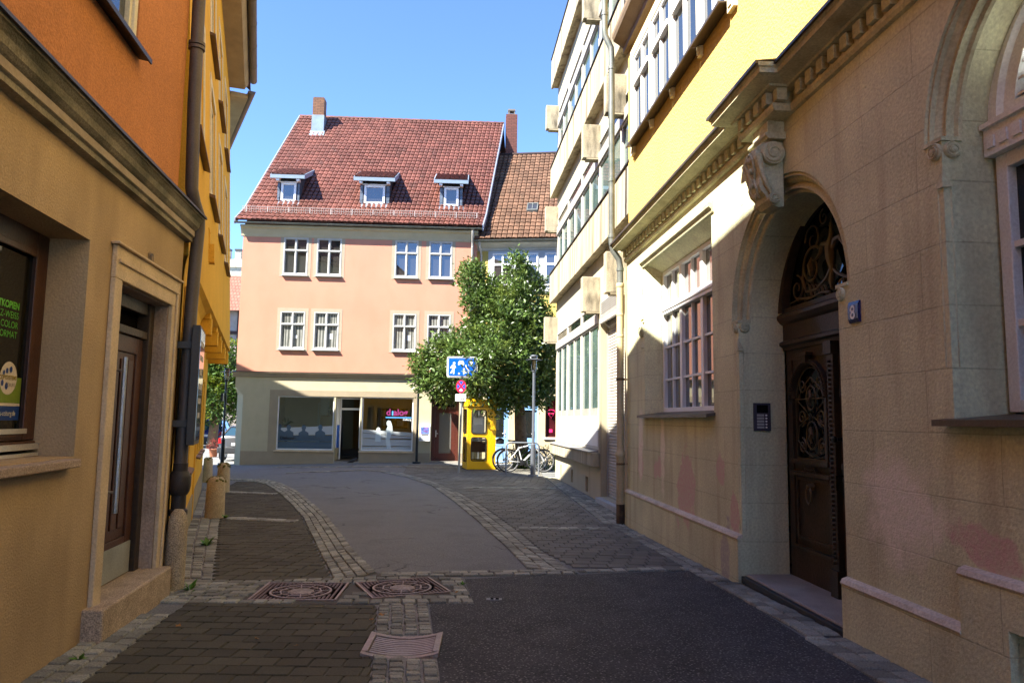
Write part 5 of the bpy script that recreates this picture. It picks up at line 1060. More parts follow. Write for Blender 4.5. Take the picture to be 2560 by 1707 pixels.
for a,b in ((1.29,3.37),(4.40,6.31)):
    mb=MB(); mb.frame(a,b,.42,2.40,.045,yg-.03,yg+.03); w=mb.build('shop_window',white_m,PK,bevel=.004)
    mb=MB(); mb.box(a+.04,b-.04,yg-.004,yg+.004,.46,2.36); mb.build('pane',sg,w)
    def band(z0,z1,tilt0,tilt1,m,nm,x0=None,x1=None):
        x0=a+.05 if x0 is None else x0; x1=b-.05 if x1 is None else x1; mb=MB(); mb.quad((x0,yg-.006,z0),(x1,yg-.006,z0+tilt0),(x1,yg-.006,z1+tilt1),(x0,yg-.006,z1)); mb.build(nm,m,w)
    def blob(pts,m,nm,y):
        mb=MB(); mb.poly([(p,y,q) for p,q in pts]); mb.build(nm,m,w)
    def person_shape(cx,zh,r,sh,zb): # outline of a printed figure
        p=[]
        for k in range(13): t=-.3*pi+1.6*pi*k/12; p.append((cx+r*.85*math.cos(t),zh+r*math.sin(t)))
        return p+[(cx-r*.6,zh-r*1.2),(cx-sh,zh-r*1.9),(cx-sh*1.05,zb),(cx+sh*1.05,zb),(cx+sh,zh-r*1.9),(cx+r*.6,zh-r*1.2)]
    if a<2:
        band(.47,.72,-.0,.0,fb,'frosted_band'); band(.74,.93,0,.03,fb,'frosted_band'); band(.95,1.22,.04,.09,fw,'frosted_band')
        for cx,zh in ((1.38,1.27),(1.72,1.25),(2.27,1.24),(2.88,1.26)): blob(person_shape(cx,zh,.10,.18,.75),fb,'printed_figure',yg-.008)
        mb=MB(); text_on(mb,'Diakonie',.155,1.42,yg-.010,.80,'LEFT',.006,1.02); mb.build('lettering',mat('vinyl_black',(.01,.01,.012,1),bump=0,var=0),w)
        mb=MB(); text_on(mb,'findet STADT',.155,2.22,yg-.010,.80,'LEFT',-.0015,1.0); mb.build('lettering',mat('vinyl_grey_dark',(.07,.085,.10,1),bump=0,var=0),w)
    else:
        band(.47,.57,0,0,fw,'frosted_band'); band(.60,.86,0,-.03,fw,'frosted_band'); band(.88,1.06,.0,-.12,fw,'frosted_band'); band(1.08,1.20,-.12,-.10,fw,'frosted_band')
        blob(person_shape(5.02,1.20,.085,.10,.75),fl,'printed_figure',yg-.008)
        blob([(5.36,.50),(5.52,.50),(5.46,.85),(5.55,1.15),(5.53,1.35),(5.47,1.52),(5.38,1.55),(5.32,1.48),(5.33,1.38),(5.37,1.33),(5.31,1.2),(5.30,.85)],fl,'printed_figure',yg-.009)
        for s,m,nm in (('d','vinyl_plum',0),('ı','vinyl_sky',.195),('alog','vinyl_plum',.265)):
            mb=MB(); text_on(mb,s,.33,5.30+nm,yg-.010,1.74,'LEFT',.010,.98); mb.build('lettering',mat(m,(.22,.02,.12,1) if m=='vinyl_plum' else (.08,.35,.75,1),bump=0,var=0),w)
        mb=MB(); mb.quad((5.28,yg-.010,1.64),(6.24,yg-.010,1.64),(6.24,yg-.010,1.675),(5.28,yg-.010,1.675)); mb.build('blue_line',mat('vinyl_sky',(.08,.35,.75,1),bump=0,var=0),w)
        mb=MB(); text_on(mb,'Coburg',.10,6.23,yg-.010,1.555,'RIGHT',.001); mb.build('lettering',mat('vinyl_white2',(.8,.85,.9,1),bump=0,var=0),w)
for a,b in ((1.22,3.42),(4.33,6.36)):
    mb=MB(); mb.prism([(.10,.42),(-.06,.40),(-.06,.35),(.1,.36)],'x',a,b); mb.build('shop_sill',pale,PK,bevel=.006)
# recessed shop door
mb=MB(); mb.frame(3.47,4.30,.0,2.38,.05,.78,.84); mb.box(3.52,4.25,.78,.84,1.92,1.99); f=mb.build('door_frame',white_m,PK)
mb=MB(); mb.box(3.52,4.25,.80,.806,2.0,2.33); mb.box(3.52,4.25,.81,.815,.1,1.92); mb.build('pane',glassmat('door_glass',1.5,(.35,.34,.33,1)),f)
mb=MB(); mb.box(3.44,3.47,.16,.75,.5,2.35); mb.box(4.30,4.33,.16,.75,.5,2.35); mb.build('side_frame',white_m,f)
mb=MB(); mb.box(3.475,3.48,.2,.7,.5,1.35); mb.build('blue_poster',mat('poster_blue',(.03,.12,.5,1),var=.4,vs=9),f)
mb=MB(); mb.box(3.43,4.34,0.0,.9,-.6,.02); mb.build('door_step',gran,PK)
# shop room
room=mat('room_wall',(.80,.70,.54,1),var=.05)
mb=MB(); mb.quad((.5,4.4,0),(6.7,4.4,0),(6.7,4.4,2.7),(.5,4.4,2.7)); mb.quad((.5,.2,0),(.5,4.4,0),(.5,4.4,2.7),(.5,.2,2.7)); mb.quad((6.7,.2,0),(6.7,4.4,0),(6.7,4.4,2.7),(6.7,.2,2.7)); mb.quad((.5,.2,2.7),(6.7,.2,2.7),(6.7,4.4,2.7),(.5,4.4,2.7)); mb.build('room_walls',room,PK)
mb=MB(); mb.quad((.5,.15,.05),(6.7,.15,.05),(6.7,4.4,.05),(.5,4.4,.05)); mb.build('room_floor',mat('room_floor',(.20,.15,.10,1)),PK)
mb=MB(); mb.box(2.35,2.65,2.6,2.9,.05,2.7); mb.build('room_column',white_m,PK)
mb=MB(); mb.frame(1.9,2.25,.9,2.25,.05,4.36,4.4); mb.build('room_window',white_m,PK)
def lp(x,y,z=0): # local pink -> world
    c=1/math.hypot(*PD); dx,dyy=PD[0]*c,PD[1]*c; return (PO[0]+x*dx-y*dyy,PO[1]+x*dyy+y*dx,z)
cab=thing('cabinet','tall light brown wooden cabinet inside the left shop window','cabinet',lp(3.0,1.7,.05),.055)
mb=MB(); mb.box(-.42,.42,-.2,.2,0,1.66); mb.build('carcass',mat('beech',(.42,.23,.09,1),rough=.5,var=.1),cab)
mb=MB(); mb.box(-.41,-.004,-.215,-.201,.05,1.62); mb.box(.004,.41,-.215,-.201,.05,1.62); mb.build('cabinet_doors',mat('beech2',(.46,.26,.10,1),rough=.5,var=.1),cab)
pot_m=mat('clay_pot',(.30,.12,.06,1)); leafd=mat('house_plant_leaf',(.05,.11,.04,1),rough=.5,island=.4)
for loc,lab in ((lp(3.0,1.7,1.71),'spiky potted plant on top of the brown cabinet in the shop'),(lp(1.45,.8,1.2),'dark potted plant on a tall stand at the left edge of the shop window')):
    p=thing('potted_plant',lab,'plant',loc,0)
    mb=MB(); mb.lathe([(.06,0),(.09,.13),(.095,.13)],n=12); 
    if loc[2]<1.5: mb.box(-.03,.03,-.03,.03,-1.15,0)
    mb.build('pot',pot_m,p)
    mb=MB()
    for k in range(34):
        a=R.uniform(0,2*pi); e=R.uniform(.3,1.3); l=R.uniform(.25,.42); u=Vector((math.cos(a)*math.cos(e),math.sin(a)*math.cos(e),math.sin(e))); s=u.orthogonal().normalized()*.013; q=Vector((0,0,.12)); m_=q+u*l*.6; t_=q+u*l+Vector((0,0,-.14*math.cos(e)))
        mb.add([q-s,q+s,m_+s,m_-s,t_],[(0,1,2,3),(3,2,4)])
    mb.build('leaves',leafd,p)
ntb=thing('notice_board','brown notice board with pinned papers inside the right shop window','notice board',lp(5.0,4.3,1.2),.055)
mb=MB(); mb.box(-.45,.75,-.02,.02,0,.85); mb.build('board',mat('cork',(.30,.14,.07,1),var=.3,vs=12),ntb)
mb=MB()
for k,(x,z,w_,h_) in enumerate(((-.3,.1,.2,.3),(.0,.35,.25,.35),(.3,.1,.28,.25),(.55,.45,.15,.22),(-.38,.5,.16,.25))): mb.box(x,x+w_,-.03,-.022,z,z+h_)
mb.build('papers',mat('paper_mix',(.55,.45,.40,1),island=.5),ntb)
# house door at right
maroon=mat('maroon_wood',(.085,.022,.014,1),rough=.35,spec=.4,var=.15,vs=5)
mb=MB(); mb.frame(7.0,8.0,.06,2.70,.11,.36,.43,wb=.05); mb.box(7.11,7.89,.34,.43,2.02,2.10); f=mb.build('door_frame',maroon,PK)
mb=MB(); mb.frame(7.115,7.885,.12,2.015,.16,.38,.42,wb=.22); mb.box(7.275,7.725,.37,.38,.30,.33); d=mb.build('house_door',maroon,PK)
mb=MB(); mb.box(7.27,7.73,.40,.405,.33,1.86); mb.build('frosted_pane',mat('wired_glass',(.14,.135,.12,1),rough=.25,ior=1.6,var=.2,vs=40),d)
mb=MB(); mb.box(7.14,7.17,.34,.38,.95,1.2); mb.tube([(7.155,.31,1.08),(7.24,.31,1.08)],.01,6); mb.build('door_handle',white_m,d)
mb=MB(); mb.box(7.11,7.89,.41,.415,2.1,2.6); mb.build('transom_pane',panedark,f)
mb=MB(); mb.box(7.42,7.58,.25,.36,2.2,2.25); mb.hexa([(7.36,.22,2.25),(7.64,.22,2.25),(7.64,.36,2.25),(7.36,.36,2.25),(7.33,.2,2.5),(7.67,.2,2.5),(7.67,.36,2.5),(7.33,.36,2.5)]); mb.build('door_lantern',dg,PK)
mb=MB(); mb.box(6.98,8.02,-.05,.45,-.5,.055); mb.build('house_step',gran,PK)
mb=MB(); mb.box(7.0,8.0,.435,.44,.06,2.70); mb.build('backing',dark,PK)
mbx=thing('newspaper_box','white newspaper box with a blue picture on its front, on the pink house','newspaper box',lp(6.77,-.01,.80),.055)
mb=MB(); mb.box(-.20,.20,-.16,0,0,.55); mb.hexa([(-.2,-.16,.552),(.2,-.16,.552),(.2,0,.552),(-.2,0,.552),(-.2,-.10,.62),(.2,-.10,.62),(.2,0,.62),(-.2,0,.62)]); mb.build('housing',white_m,mbx,bevel=.008)
mb=MB(); mb.box(-.15,.15,-.166,-.1605,.27,.53); mb.build('picture_panel',mat('blue_picture',(.10,.16,.45,1),var=.8,vs=14,bump=0,extra=lambda H,c:H['mixcol'](c,(.55,.10,.30,1),H['ramp'](H['noise'](9),.5,.62,0,1))),mbx)
mb=MB(); mb.box(-.13,.13,-.168,-.1605,.23,.25); mb.build('slot',dark,mbx)
# ---------------------------------------------------------------- small yellow house
QO=(-1.35,28.2); QD=(1,-.13)
QH=facade('small_yellow_house','pale yellow house with brown tiled roof and blue doors behind the tree','house',QO,QD)
py=mat('pale_yellow_plaster',(.55,.42,.12,1),rough=.9,var=.06,bump=.2); pcr=mat('pale_cream_plaster',(.50,.42,.27,1),rough=.9,var=.06,bump=.2)
mb=MB(); wall(mb,-.1,6,3.2,8.25,holes=[(2.75,3.65,4.1,5.5,.08),(1.2,2.1,4.1,5.5,.08),(4.6,5.5,4.1,5.5,.08)]); mb.quad((6,0,-.5),(6,8,-.5),(6,8,8.4),(6,0,8.4)); mb.quad((-.1,8,-.5),(6,8,-.5),(6,8,8.4),(-.1,8,8.4)); mb.poly([(6,0,8.2),(6,4.5,13.5),(6,9,8.2)]); mb.build('upper_wall',py,QH)
mb=MB(); wall(mb,-.1,6,-.5,3.2,holes=[(.42,1.28,-.5,2.6,.15),(1.60,2.38,-.5,2.6,.15),(2.66,4.2,1.0,2.55,.15)]); mb.build('ground_floor_wall',pcr,QH)
mb=MB(); mb.box(-.1,6,-.10,0,3.12,3.30); mb.box(-.1,6,-.06,0,2.72,2.80); mb.build('ledge',mat('grey_ledge',(.33,.30,.26,1)),QH)
mb=MB(); mb.box(.40,6,-.05,-.001,6.58,8.10); mb.box(.36,6.02,-.08,-.001,6.50,6.579); mb.build('window_band',mat('pale_grey_panel',(.42,.45,.48,1),rough=.6,var=.04),QH)
for a,b in ((.58,1.35),(1.52,2.34),(2.60,3.4),(3.6,4.4)):
    m=(a+b)/2; mb=MB(); mb.frame(a,b,6.72,8.0,.06,-.09,-.05); mb.box(a+.06,b-.06,-.10,-.05,7.52,7.60); mb.box(m-.03,m+.03,-.095,-.05,6.78,7.52); mb.box(m-.03,m+.03,-.095,-.05,7.60,7.94); w=mb.build('window',white_m,QH,bevel=.004); mb=MB(); mb.box(a+.05,b-.05,-.062,-.055,6.77,7.95); mb.build('pane',pwin,w)
for a,b in ((2.75,3.65),(1.2,2.1),(4.6,5.5)):
    mb=MB(); mb.frame(a,b,4.1,5.5,.07,.0,.06); mb.box((a+b)/2-.03,(a+b)/2+.03,0,.06,4.17,5.43); mb.box(a-.05,b+.05,-.1,.02,4.03,4.095); w=mb.build('window',white_m,QH); mb=MB(); mb.box(a+.05,b-.05,.05,.055,4.15,5.45); mb.build('pane',pwin,w)
mb=MB(); mb.prism([(0,8.1),(-.05,8.12),(-.06,8.2),(-.2,8.3),(-.3,8.36),(-.3,8.42),(0,8.45)],'x',-.1,6.1); mb.build('cornice',mat('grey_cornice',(.52,.51,.45,1)),QH)
mb=MB(); gutter(mb,(6.1,-.37,8.46),(-.12,-.37,8.46),.065); mb.build('gutter',zinc,QH,smooth=True)
mb=MB(); mb.tube([(.10,-.34,8.42),(.10,-.30,8.25),(.12,-.12,8.02),(.13,-.07,7.9),(.13,-.07,0)],.045,10); mb.build('drainpipe',MATS['grey_pipe'],QH,smooth=True)
l,V,Nv=seg(-.40,8.50,4.5,13.6); mb=MB(); tiles(mb,(-.12,-.40,8.50),(1,0,0),V,Nv,6.4,l,tw=.21,tl=.27,h=.04); r2=mb.build('roof',brt,QH)
mb=MB(); mb.prism([(-.40,8.47),(4.5,13.57),(9.4,8.4),(4.5,13.3)],'x',-.12,6.3); mb.tube([(-.12,4.5,13.6),(6.3,4.5,13.6)],.10,8); mb.build('roof_deck',mat('shadow_underlay',(.03,.015,.012,1)),r2)  # same darkened underlay, deepening the shadow between the brown tiles
mb=MB(); sky_z=9.85; sy=-.40+(sky_z-8.5)/(5.1/4.9); P=[(1.78,sy),(2.18,sy+.34)]
zz=lambda y:8.5+(y+.40)*5.1/4.9
def rq(x0,x1,ya,yb,o0,o1): mb.hexa([(x0,ya,zz(ya)+o0),(x1,ya,zz(ya)+o0),(x1,yb,zz(yb)+o0),(x0,yb,zz(yb)+o0),(x0,ya-.05,zz(ya)+o1),(x1,ya-.05,zz(ya)+o1),(x1,yb-.05,zz(yb)+o1),(x0,yb-.05,zz(yb)+o1)])
rq(1.76,2.20,sy-.02,sy+.03,.02,.13); rq(1.76,2.20,sy+.33,sy+.37,.02,.13); rq(1.76,1.80,sy+.03,sy+.33,.02,.13); rq(2.16,2.20,sy+.03,sy+.33,.02,.13); rq(1.965,1.995,sy+.03,sy+.33,.02,.135); sk=mb.build('roof_light',zinc,QH)
mb=MB(); rq(1.80,2.16,sy+.03,sy+.33,.02,.10); mb.build('pane',pwin,sk)
blued=mat('blue_door_paint',(.22,.42,.75,1),rough=.45,var=.05)
for a,b in ((.42,1.28),(1.60,2.38)):
    mb=MB(); mb.frame(a,b,.05,2.6,.09,.04,.10); mb.frame(a+.09,b-.09,.14,2.1,.10,.05,.09,wb=.12); mb.box(a+.19,b-.19,.055,.085,.26,.85); mb.box(a+.19,b-.19,.05,.09,.86,.96); mb.box(a+.09,b-.09,.04,.1,2.1,2.18); d=mb.build('blue_door',blued,QH,bevel=.004)
    mb=MB(); mb.box(a+.18,b-.18,.085,.09,.95,2.02); mb.box(a+.08,b-.08,.085,.09,2.17,2.52); mb.build('pane',panedark,d)
    mb=MB(); mb.box(b-.16,b-.13,.03,.05,1.0,1.25); mb.tube([(b-.145,.02,1.12),(b-.24,.02,1.12)],.012,6); mb.build('door_handle',white_m,d)
mb=MB(); mb.frame(2.66,4.2,1.0,2.55,.05,.08,.13); w=mb.build('shop_window',maroon,QH); mb=MB(); mb.box(2.7,4.16,.12,.125,1.04,2.5); mb.build('pane',mat('maroon_glass',(.04,.006,.008,1),rough=.05,var=.5,vs=3,ior=1.5),w)
mb=MB(); mb.box(2.6,4.25,-.06,.05,.93,1.0); mb.build('shop_sill',white_m,QH)
ng=mat('pink_sign',(.75,.02,.14,1),rough=.5)
mb=MB(); mb.tube([(2.86+.16*math.cos(k*pi/8),.10,1.95+.07*math.sin(k*pi/8)) for k in range(16)],.018,5,closed=True); mb.tube([(2.72,.10,1.92),(2.88,.10,1.72),(3.0,.10,1.92)],.016,5); mb.box(2.80,2.92,.10,.112,1.18,1.30); mb.build('pink_window_sign',ng,w)
# ---------------------------------------------------------------- phone box
BG=gz(-1.4,24.1)
PB=thing('phone_booth','bright yellow telephone booth with rounded black-edged windows under the tree','phone booth',(-1.40,24.12,BG),math.radians(13))
byel=mat('booth_yellow',(.90,.50,.005,1),rough=.35,spec=.4,var=.04,fine=.02,bump=.02)
rub=mat('black_rubber',(.012,.012,.012,1),rough=.6)
bgl=glassmat('booth_glass',1.5,(.86,.88,.86,1))
def rrect(x0,x1,z0,z1,r,n=5):
    p=[]
    for cx,cz,a in ((x1-r,z1-r,0),(x0+r,z1-r,pi/2),(x0+r,z0+r,pi),(x1-r,z0+r,1.5*pi)):
        for k in range(n+1): t=a+pi/2*k/n; p.append((cx+r*math.cos(t),cz+r*math.sin(t)))
    return p
def plate_with_holes(mb,x0,x1,z0,z1,holes,y0,y1,r=.07):
    # vertical plate, holes rounded
    rects=[(a,b,c,d) for a,b,c,d in holes]
    for yy in (y0,y1):
        xs=sorted({x0,x1,*[v for h in rects for v in h[:2]]}); zs=sorted({z0,z1,*[v for h in rects for v in h[2:]]})
        for i in range(len(xs)-1):
            for j in range(len(zs)-1):
                cx,cz=(xs[i]+xs[i+1])/2,(zs[j]+zs[j+1])/2
                if any(h[0]<cx<h[1] and h[2]<cz<h[3] for h in rects): continue
                mb.quad((xs[i],yy,zs[j]),(xs[i+1],yy,zs[j]),(xs[i+1],yy,zs[j+1]),(xs[i],yy,zs[j+1]))
        for a,b,c,d in rects:
            for cx,cz,sx,sz in ((b,d,1,1),(a,d,-1,1),(a,c,-1,-1),(b,c,1,-1)):
                pts=[(cx,yy,cz)]+[(cx-sx*r+sx*r*math.cos(pi/2*k/5),yy,cz-sz*r+sz*r*math.sin(pi/2*k/5)) for k in range(6)]; mb.poly(pts)
    for a,b,c,d in rects:
        p=rrect(a,b,c,d,r)
        for q,(u,v) in enumerate(zip(p,p[1:]+p[:1])): mb.quad((u[0],y0,u[1]),(v[0],y0,v[1]),(v[0],y1,v[1]),(u[0],y1,u[1]))
W_=.94
holes=[(.10,.60,.28,1.05),(.10,.60,1.17,1.93)]
def rot_side(mb,k): # rotate about box centre
    c=W_/2; a=k*pi/2; return [(c+(x-c)*math.cos(a)-(y-c)*math.sin(a),c+(x-c)*math.sin(a)+(y-c)*math.cos(a),z) for x,y,z in mb.v]
for k,hl in ((0,[(.13,.62,.30,1.05),(.13,.62,1.17,1.93)]),(1,[(.15,.79,.30,1.05),(.15,.79,1.17,1.93)]),(2,[(.15,.79,.30,1.05),(.15,.79,1.17,1.93)]),(3,[(.12,.82,.26,1.05),(.12,.82,1.17,1.96)])):
    mb=MB(); plate_with_holes(mb,.0,W_,.03,2.02,hl,0,.035); mb.v=rot_side(mb,k); p=mb.build('door_panel' if k==3 else 'wall_panel',byel,PB)
    mb=MB()
    for a,b,c,d in hl: mb.tube([(x,-.004,z) for x,z in rrect(a,b,c,d,.07)],.013,6,closed=True)
    mb.v=rot_side(mb,k); mb.build('window_seal',rub,p,smooth=True)
    mb=MB()
    for a,b,c,d in hl: mb.quad((a,.02,c),(b,.02,c),(b,.02,d),(a,.02,d))
    mb.v=rot_side(mb,k); mb.build('pane',bgl,p)
    if k==3:
        mb=MB(); mb.tube([(.80,-.02,.98),(.80,-.08,1.0),(.80,-.08,1.30),(.80,-.02,1.32)],.014,6); mb.v=rot_side(mb,k); mb.build('door_handle',rub,p,smooth=True)
mb=MB(); mb.box(-.03,W_+.03,-.03,W_+.03,2.03,2.24); mb.box(-.005,W_+.005,-.005,W_+.005,2.24,2.28); mb.build('roof',byel,PB,bevel=.03)
mb=MB(); mb.box(-.012,W_+.012,-.012,W_+.012,2.015,2.03); mb.box(-.008,W_+.008,-.008,W_+.008,-.2,.03); mb.build('trim',rub,PB)
mb=MB(); mb.box(.05,W_-.05,.05,W_-.05,.03,.05); mb.build('floor',mat('booth_floor',(.2,.17,.14,1)),PB)
gphone=mat('phone_grey',(.42,.43,.44,1),rough=.5)
mb=MB(); mb.box(.25,.70,.72,.86,1.02,1.75); mb.box(.2,.75,.55,.86,.92,.98); mb.build('telephone',gphone,PB,bevel=.01)
mb=MB(); mb.box(.32,.62,.69,.72,1.45,1.7); mb.build('notice',white_m,PB)
mb=MB(); mb.box(.2,.75,.6,.86,.55,.90); mb.build('directory_shelf',mat('shelf_brown',(.16,.07,.03,1)),PB)
# ---------------------------------------------------------------- street sign
steel=mat('galv_post',(.27,.28,.28,1),rough=.45,metal=.3,var=.08)
swhite=mat('sign_white',(.80,.81,.82,1),rough=.35,var=0,fine=0,bump=0); sblue=mat('sign_blue',(.0,.095,.62,1),rough=.3,var=.02,fine=0,bump=0); sred=mat('sign_red',(.70,.02,.06,1),rough=.35,var=.03,fine=0,bump=0)
sgx,sgy=-1.535,22.8
ST=thing('street_sign','blue living-street sign above round no-stopping sign on a grey post','street sign',(sgx,sgy,gz(sgx,sgy)),.02)
mb=MB(); mb.tube([(-.03,0,-.1),(.035,0,3.58)],.031,12); mb.build('post',steel,ST,smooth=True)
def plate(name,outline,y0,y1,m,parent): mb=MB(); mb.prism(outline,'y',y0,y1); return mb.build(name,m,parent)
cx=.01; X0,X1,Z0,Z1=cx-.47,cx+.47,2.90,3.545
b=plate('living_street_board',rrect(X0,X1,Z0,Z1,.07),-.06,-.045,swhite,ST)
mb=MB(); mb.tube([(x,-.062,z) for x,z in rrect(X0+.028,X1-.028,Z0+.028,Z1-.028,.05)],.007,4,closed=True); mb.build('dark_border',rub,b)
plate('blue_field',rrect(X0+.055,X1-.055,Z0+.055,Z1-.055,.035),-.066,-.0605,sblue,b)
U=lambda px: X0+(px-170)/815*.94; Wz=lambda py: Z1-(py-210)/590*.645
def fig(mb,pts): mb.poly([(U(x),-.0675,Wz(y)) for x,y in pts])
def stroke(mb,pts,w):
    for (xa,ya),(xb,yb) in zip(pts,pts[1:]):
        d=math.hypot(xb-xa,yb-ya) or 1; nx,ny=-(yb-ya)/d*w/2,(xb-xa)/d*w/2
        mb.poly([(U(xa+nx),-.0675-.0004,Wz(ya+ny)),(U(xb+nx),-.0679,Wz(yb+ny)),(U(xb-nx),-.0679,Wz(yb-ny)),(U(xa-nx),-.0679,Wz(ya-ny))])
mb=MB()
mb.disc((U(363),-.068,Wz(398)),.038,'y',16); fig(mb,[(325,440),(385,440),(395,500),(372,560),(372,700),(335,705),(335,590),(320,570)]); stroke(mb,[(335,445),(300,490),(272,540)],32); stroke(mb,[(380,470),(395,515),(415,522)],26); stroke(mb,[(330,570),(318,620),(268,685)],34)
mb.disc((U(626),-.068,Wz(563)),.027,'y',14); fig(mb,[(600,590),(655,590),(650,650),(632,712),(608,715),(608,650)]); stroke(mb,[(605,598),(575,630)],22); stroke(mb,[(650,598),(680,630)],22); stroke(mb,[(635,650),(665,668),(695,660)],24)
mb.disc((U(497),-.068,Wz(692)),.029,'y',16)
fig(mb,[(470,380),(500,325),(595,325),(625,380),(628,448),(590,448),(590,425),(508,425),(508,448),(470,448)])
fig(mb,[(725,380),(780,330),(800,315),(870,380),(850,380),(850,455),(745,455),(745,380)]); stroke(mb,[(672,445),(690,520),(760,600),(880,690)],24)
mb.build('pictograms',swhite,b)
mb=MB(); mb.poly([(U(x),-.069,Wz(y)) for x,y in ((505,360),(515,338),(580,338),(590,360))]); mb.disc((U(490),-.069,Wz(392)),.009,'y',8); mb.disc((U(606),-.069,Wz(392)),.009,'y',8); mb.poly([(U(x),-.069,Wz(y)) for x,y in ((775,395),(800,395),(800,455),(775,455))]); mb.build('pictogram_gaps',sblue,b)
cz=2.628
mb=MB(); n=36; mb.lathe([(0,-.045),(.155,-.045),(.155,-.058),(0,-.058)],c3=(0,0),axis='y',n=n); mb.v=[(cx-.02+x,y,cz+z*1.27) for x,y,z in mb.v]; rd=mb.build('no_stopping_disc',sred,ST)
mb=MB()
for q in range(4):
    a=pi/2*q+pi/2
    mb.poly([(cx-.02+rr*math.cos(a+t),-.0595,cz+rr*math.sin(a+t)*1.27) for rr,t in [(.035,0)]+[(.125,-.52+1.04*k/8) for k in range(9)]])
mb.build('blue_quarters',sblue,rd)
mb=MB(); mb.disc((cx-.02,-.0605,cz-.115),.045,'y',16,.035); mb.build('white_sticker',swhite,rd)
p=plate('supplementary_plate',rrect(cx-.19,cx+.135,2.175,2.395,.025),-.058,-.045,swhite,ST)
mb=MB(); mb.frame(cx-.01,cx+.09,2.24,2.31,.012,-.061,-.0585); mb.disc((cx+.01,-.061,2.23),.014,'y',10); mb.disc((cx+.07,-.061,2.23),.014,'y',10); mb.box(cx-.14,cx-.04,-.0605,-.0585,2.215,2.225); mb.build('vehicle_symbol',rub,p)
# ---------------------------------------------------------------- lamp posts
smoke=glassmat('lantern_glass',1.5,(.80,.74,.58,1))
def lamp(x,y,m,label,h=3.5,rlow=.075):
    g=gz(x,y); t=thing('street_lamp',label,'street lamp',(x,y,g),0)
    mb=MB(); mb.lathe([(.155,-.05),(.155,.05),(.145,.07),(.08,.075)],n=24); mb.build('base',m,t,smooth=True)
    mb=MB(); mb.lathe([(rlow,.07),(rlow*.95,.88),(rlow*.98,.9),(rlow*.98,.93),(.043,.955),(.038,h-.45)],n=18); mb.build('pole',m,t,smooth=True)
    mb=MB(); mb.lathe([(.055,h-.47),(.06,h-.46),(.06,h-.41),(.04,h-.40)],n=16)
    for k in range(4): a=pi/2*k+.5; mb.box(.085*math.cos(a)-.006,.085*math.cos(a)+.006,.085*math.sin(a)-.006,.085*math.sin(a)+.006,h-.42,h)
    mb.lathe([(.102,h-.03),(.105,h),(.09,h+.02),(.03,h+.03)],n=20); lf=mb.build('lantern_frame',m,t,smooth=True)
    mb=MB(); mb.lathe([(.082,h-.40),(.090,h-.03)],n=20); mb.build('lantern_glass',smoke,lf,smooth=True)
    mb=MB(); mb.lathe([(.02,h-.40),(.035,h-.3),(.035,h-.12),(.015,h-.08)],n=12); mb.build('bulb',mat('bulb_opal',(.55,.50,.40,1),rough=.3),lf,smooth=True)
    mb=MB(); mb.lathe([(.085,h-.105),(.245,h-.125),(.248,h-.118),(.09,h-.085)],n=32); mb.build('shade_disc',m,t,smooth=True)
    return t
lgrey=mat('lamp_grey',(.115,.125,.145,1),rough=.45,metal=.2,var=.08); lblack=mat('lamp_black',(.018,.022,.026,1),rough=.4,metal=.3,var=.08)
lamp(.655,21.6,lgrey,'blue-grey street lamp in front of the bicycles')
tl=lamp(-10.66,27.7,lblack,'black street lamp at the street corner left of the pink house',3.55,.07)
mb=MB(); mb.box(-.17,-.08,-.05,.05,2.35,2.65); mb.build('control_box',lblack,tl)
lamp(-3.42,27.3,lblack,'black street lamp beside the newspaper box, its head hidden in leaves',3.5,.05)
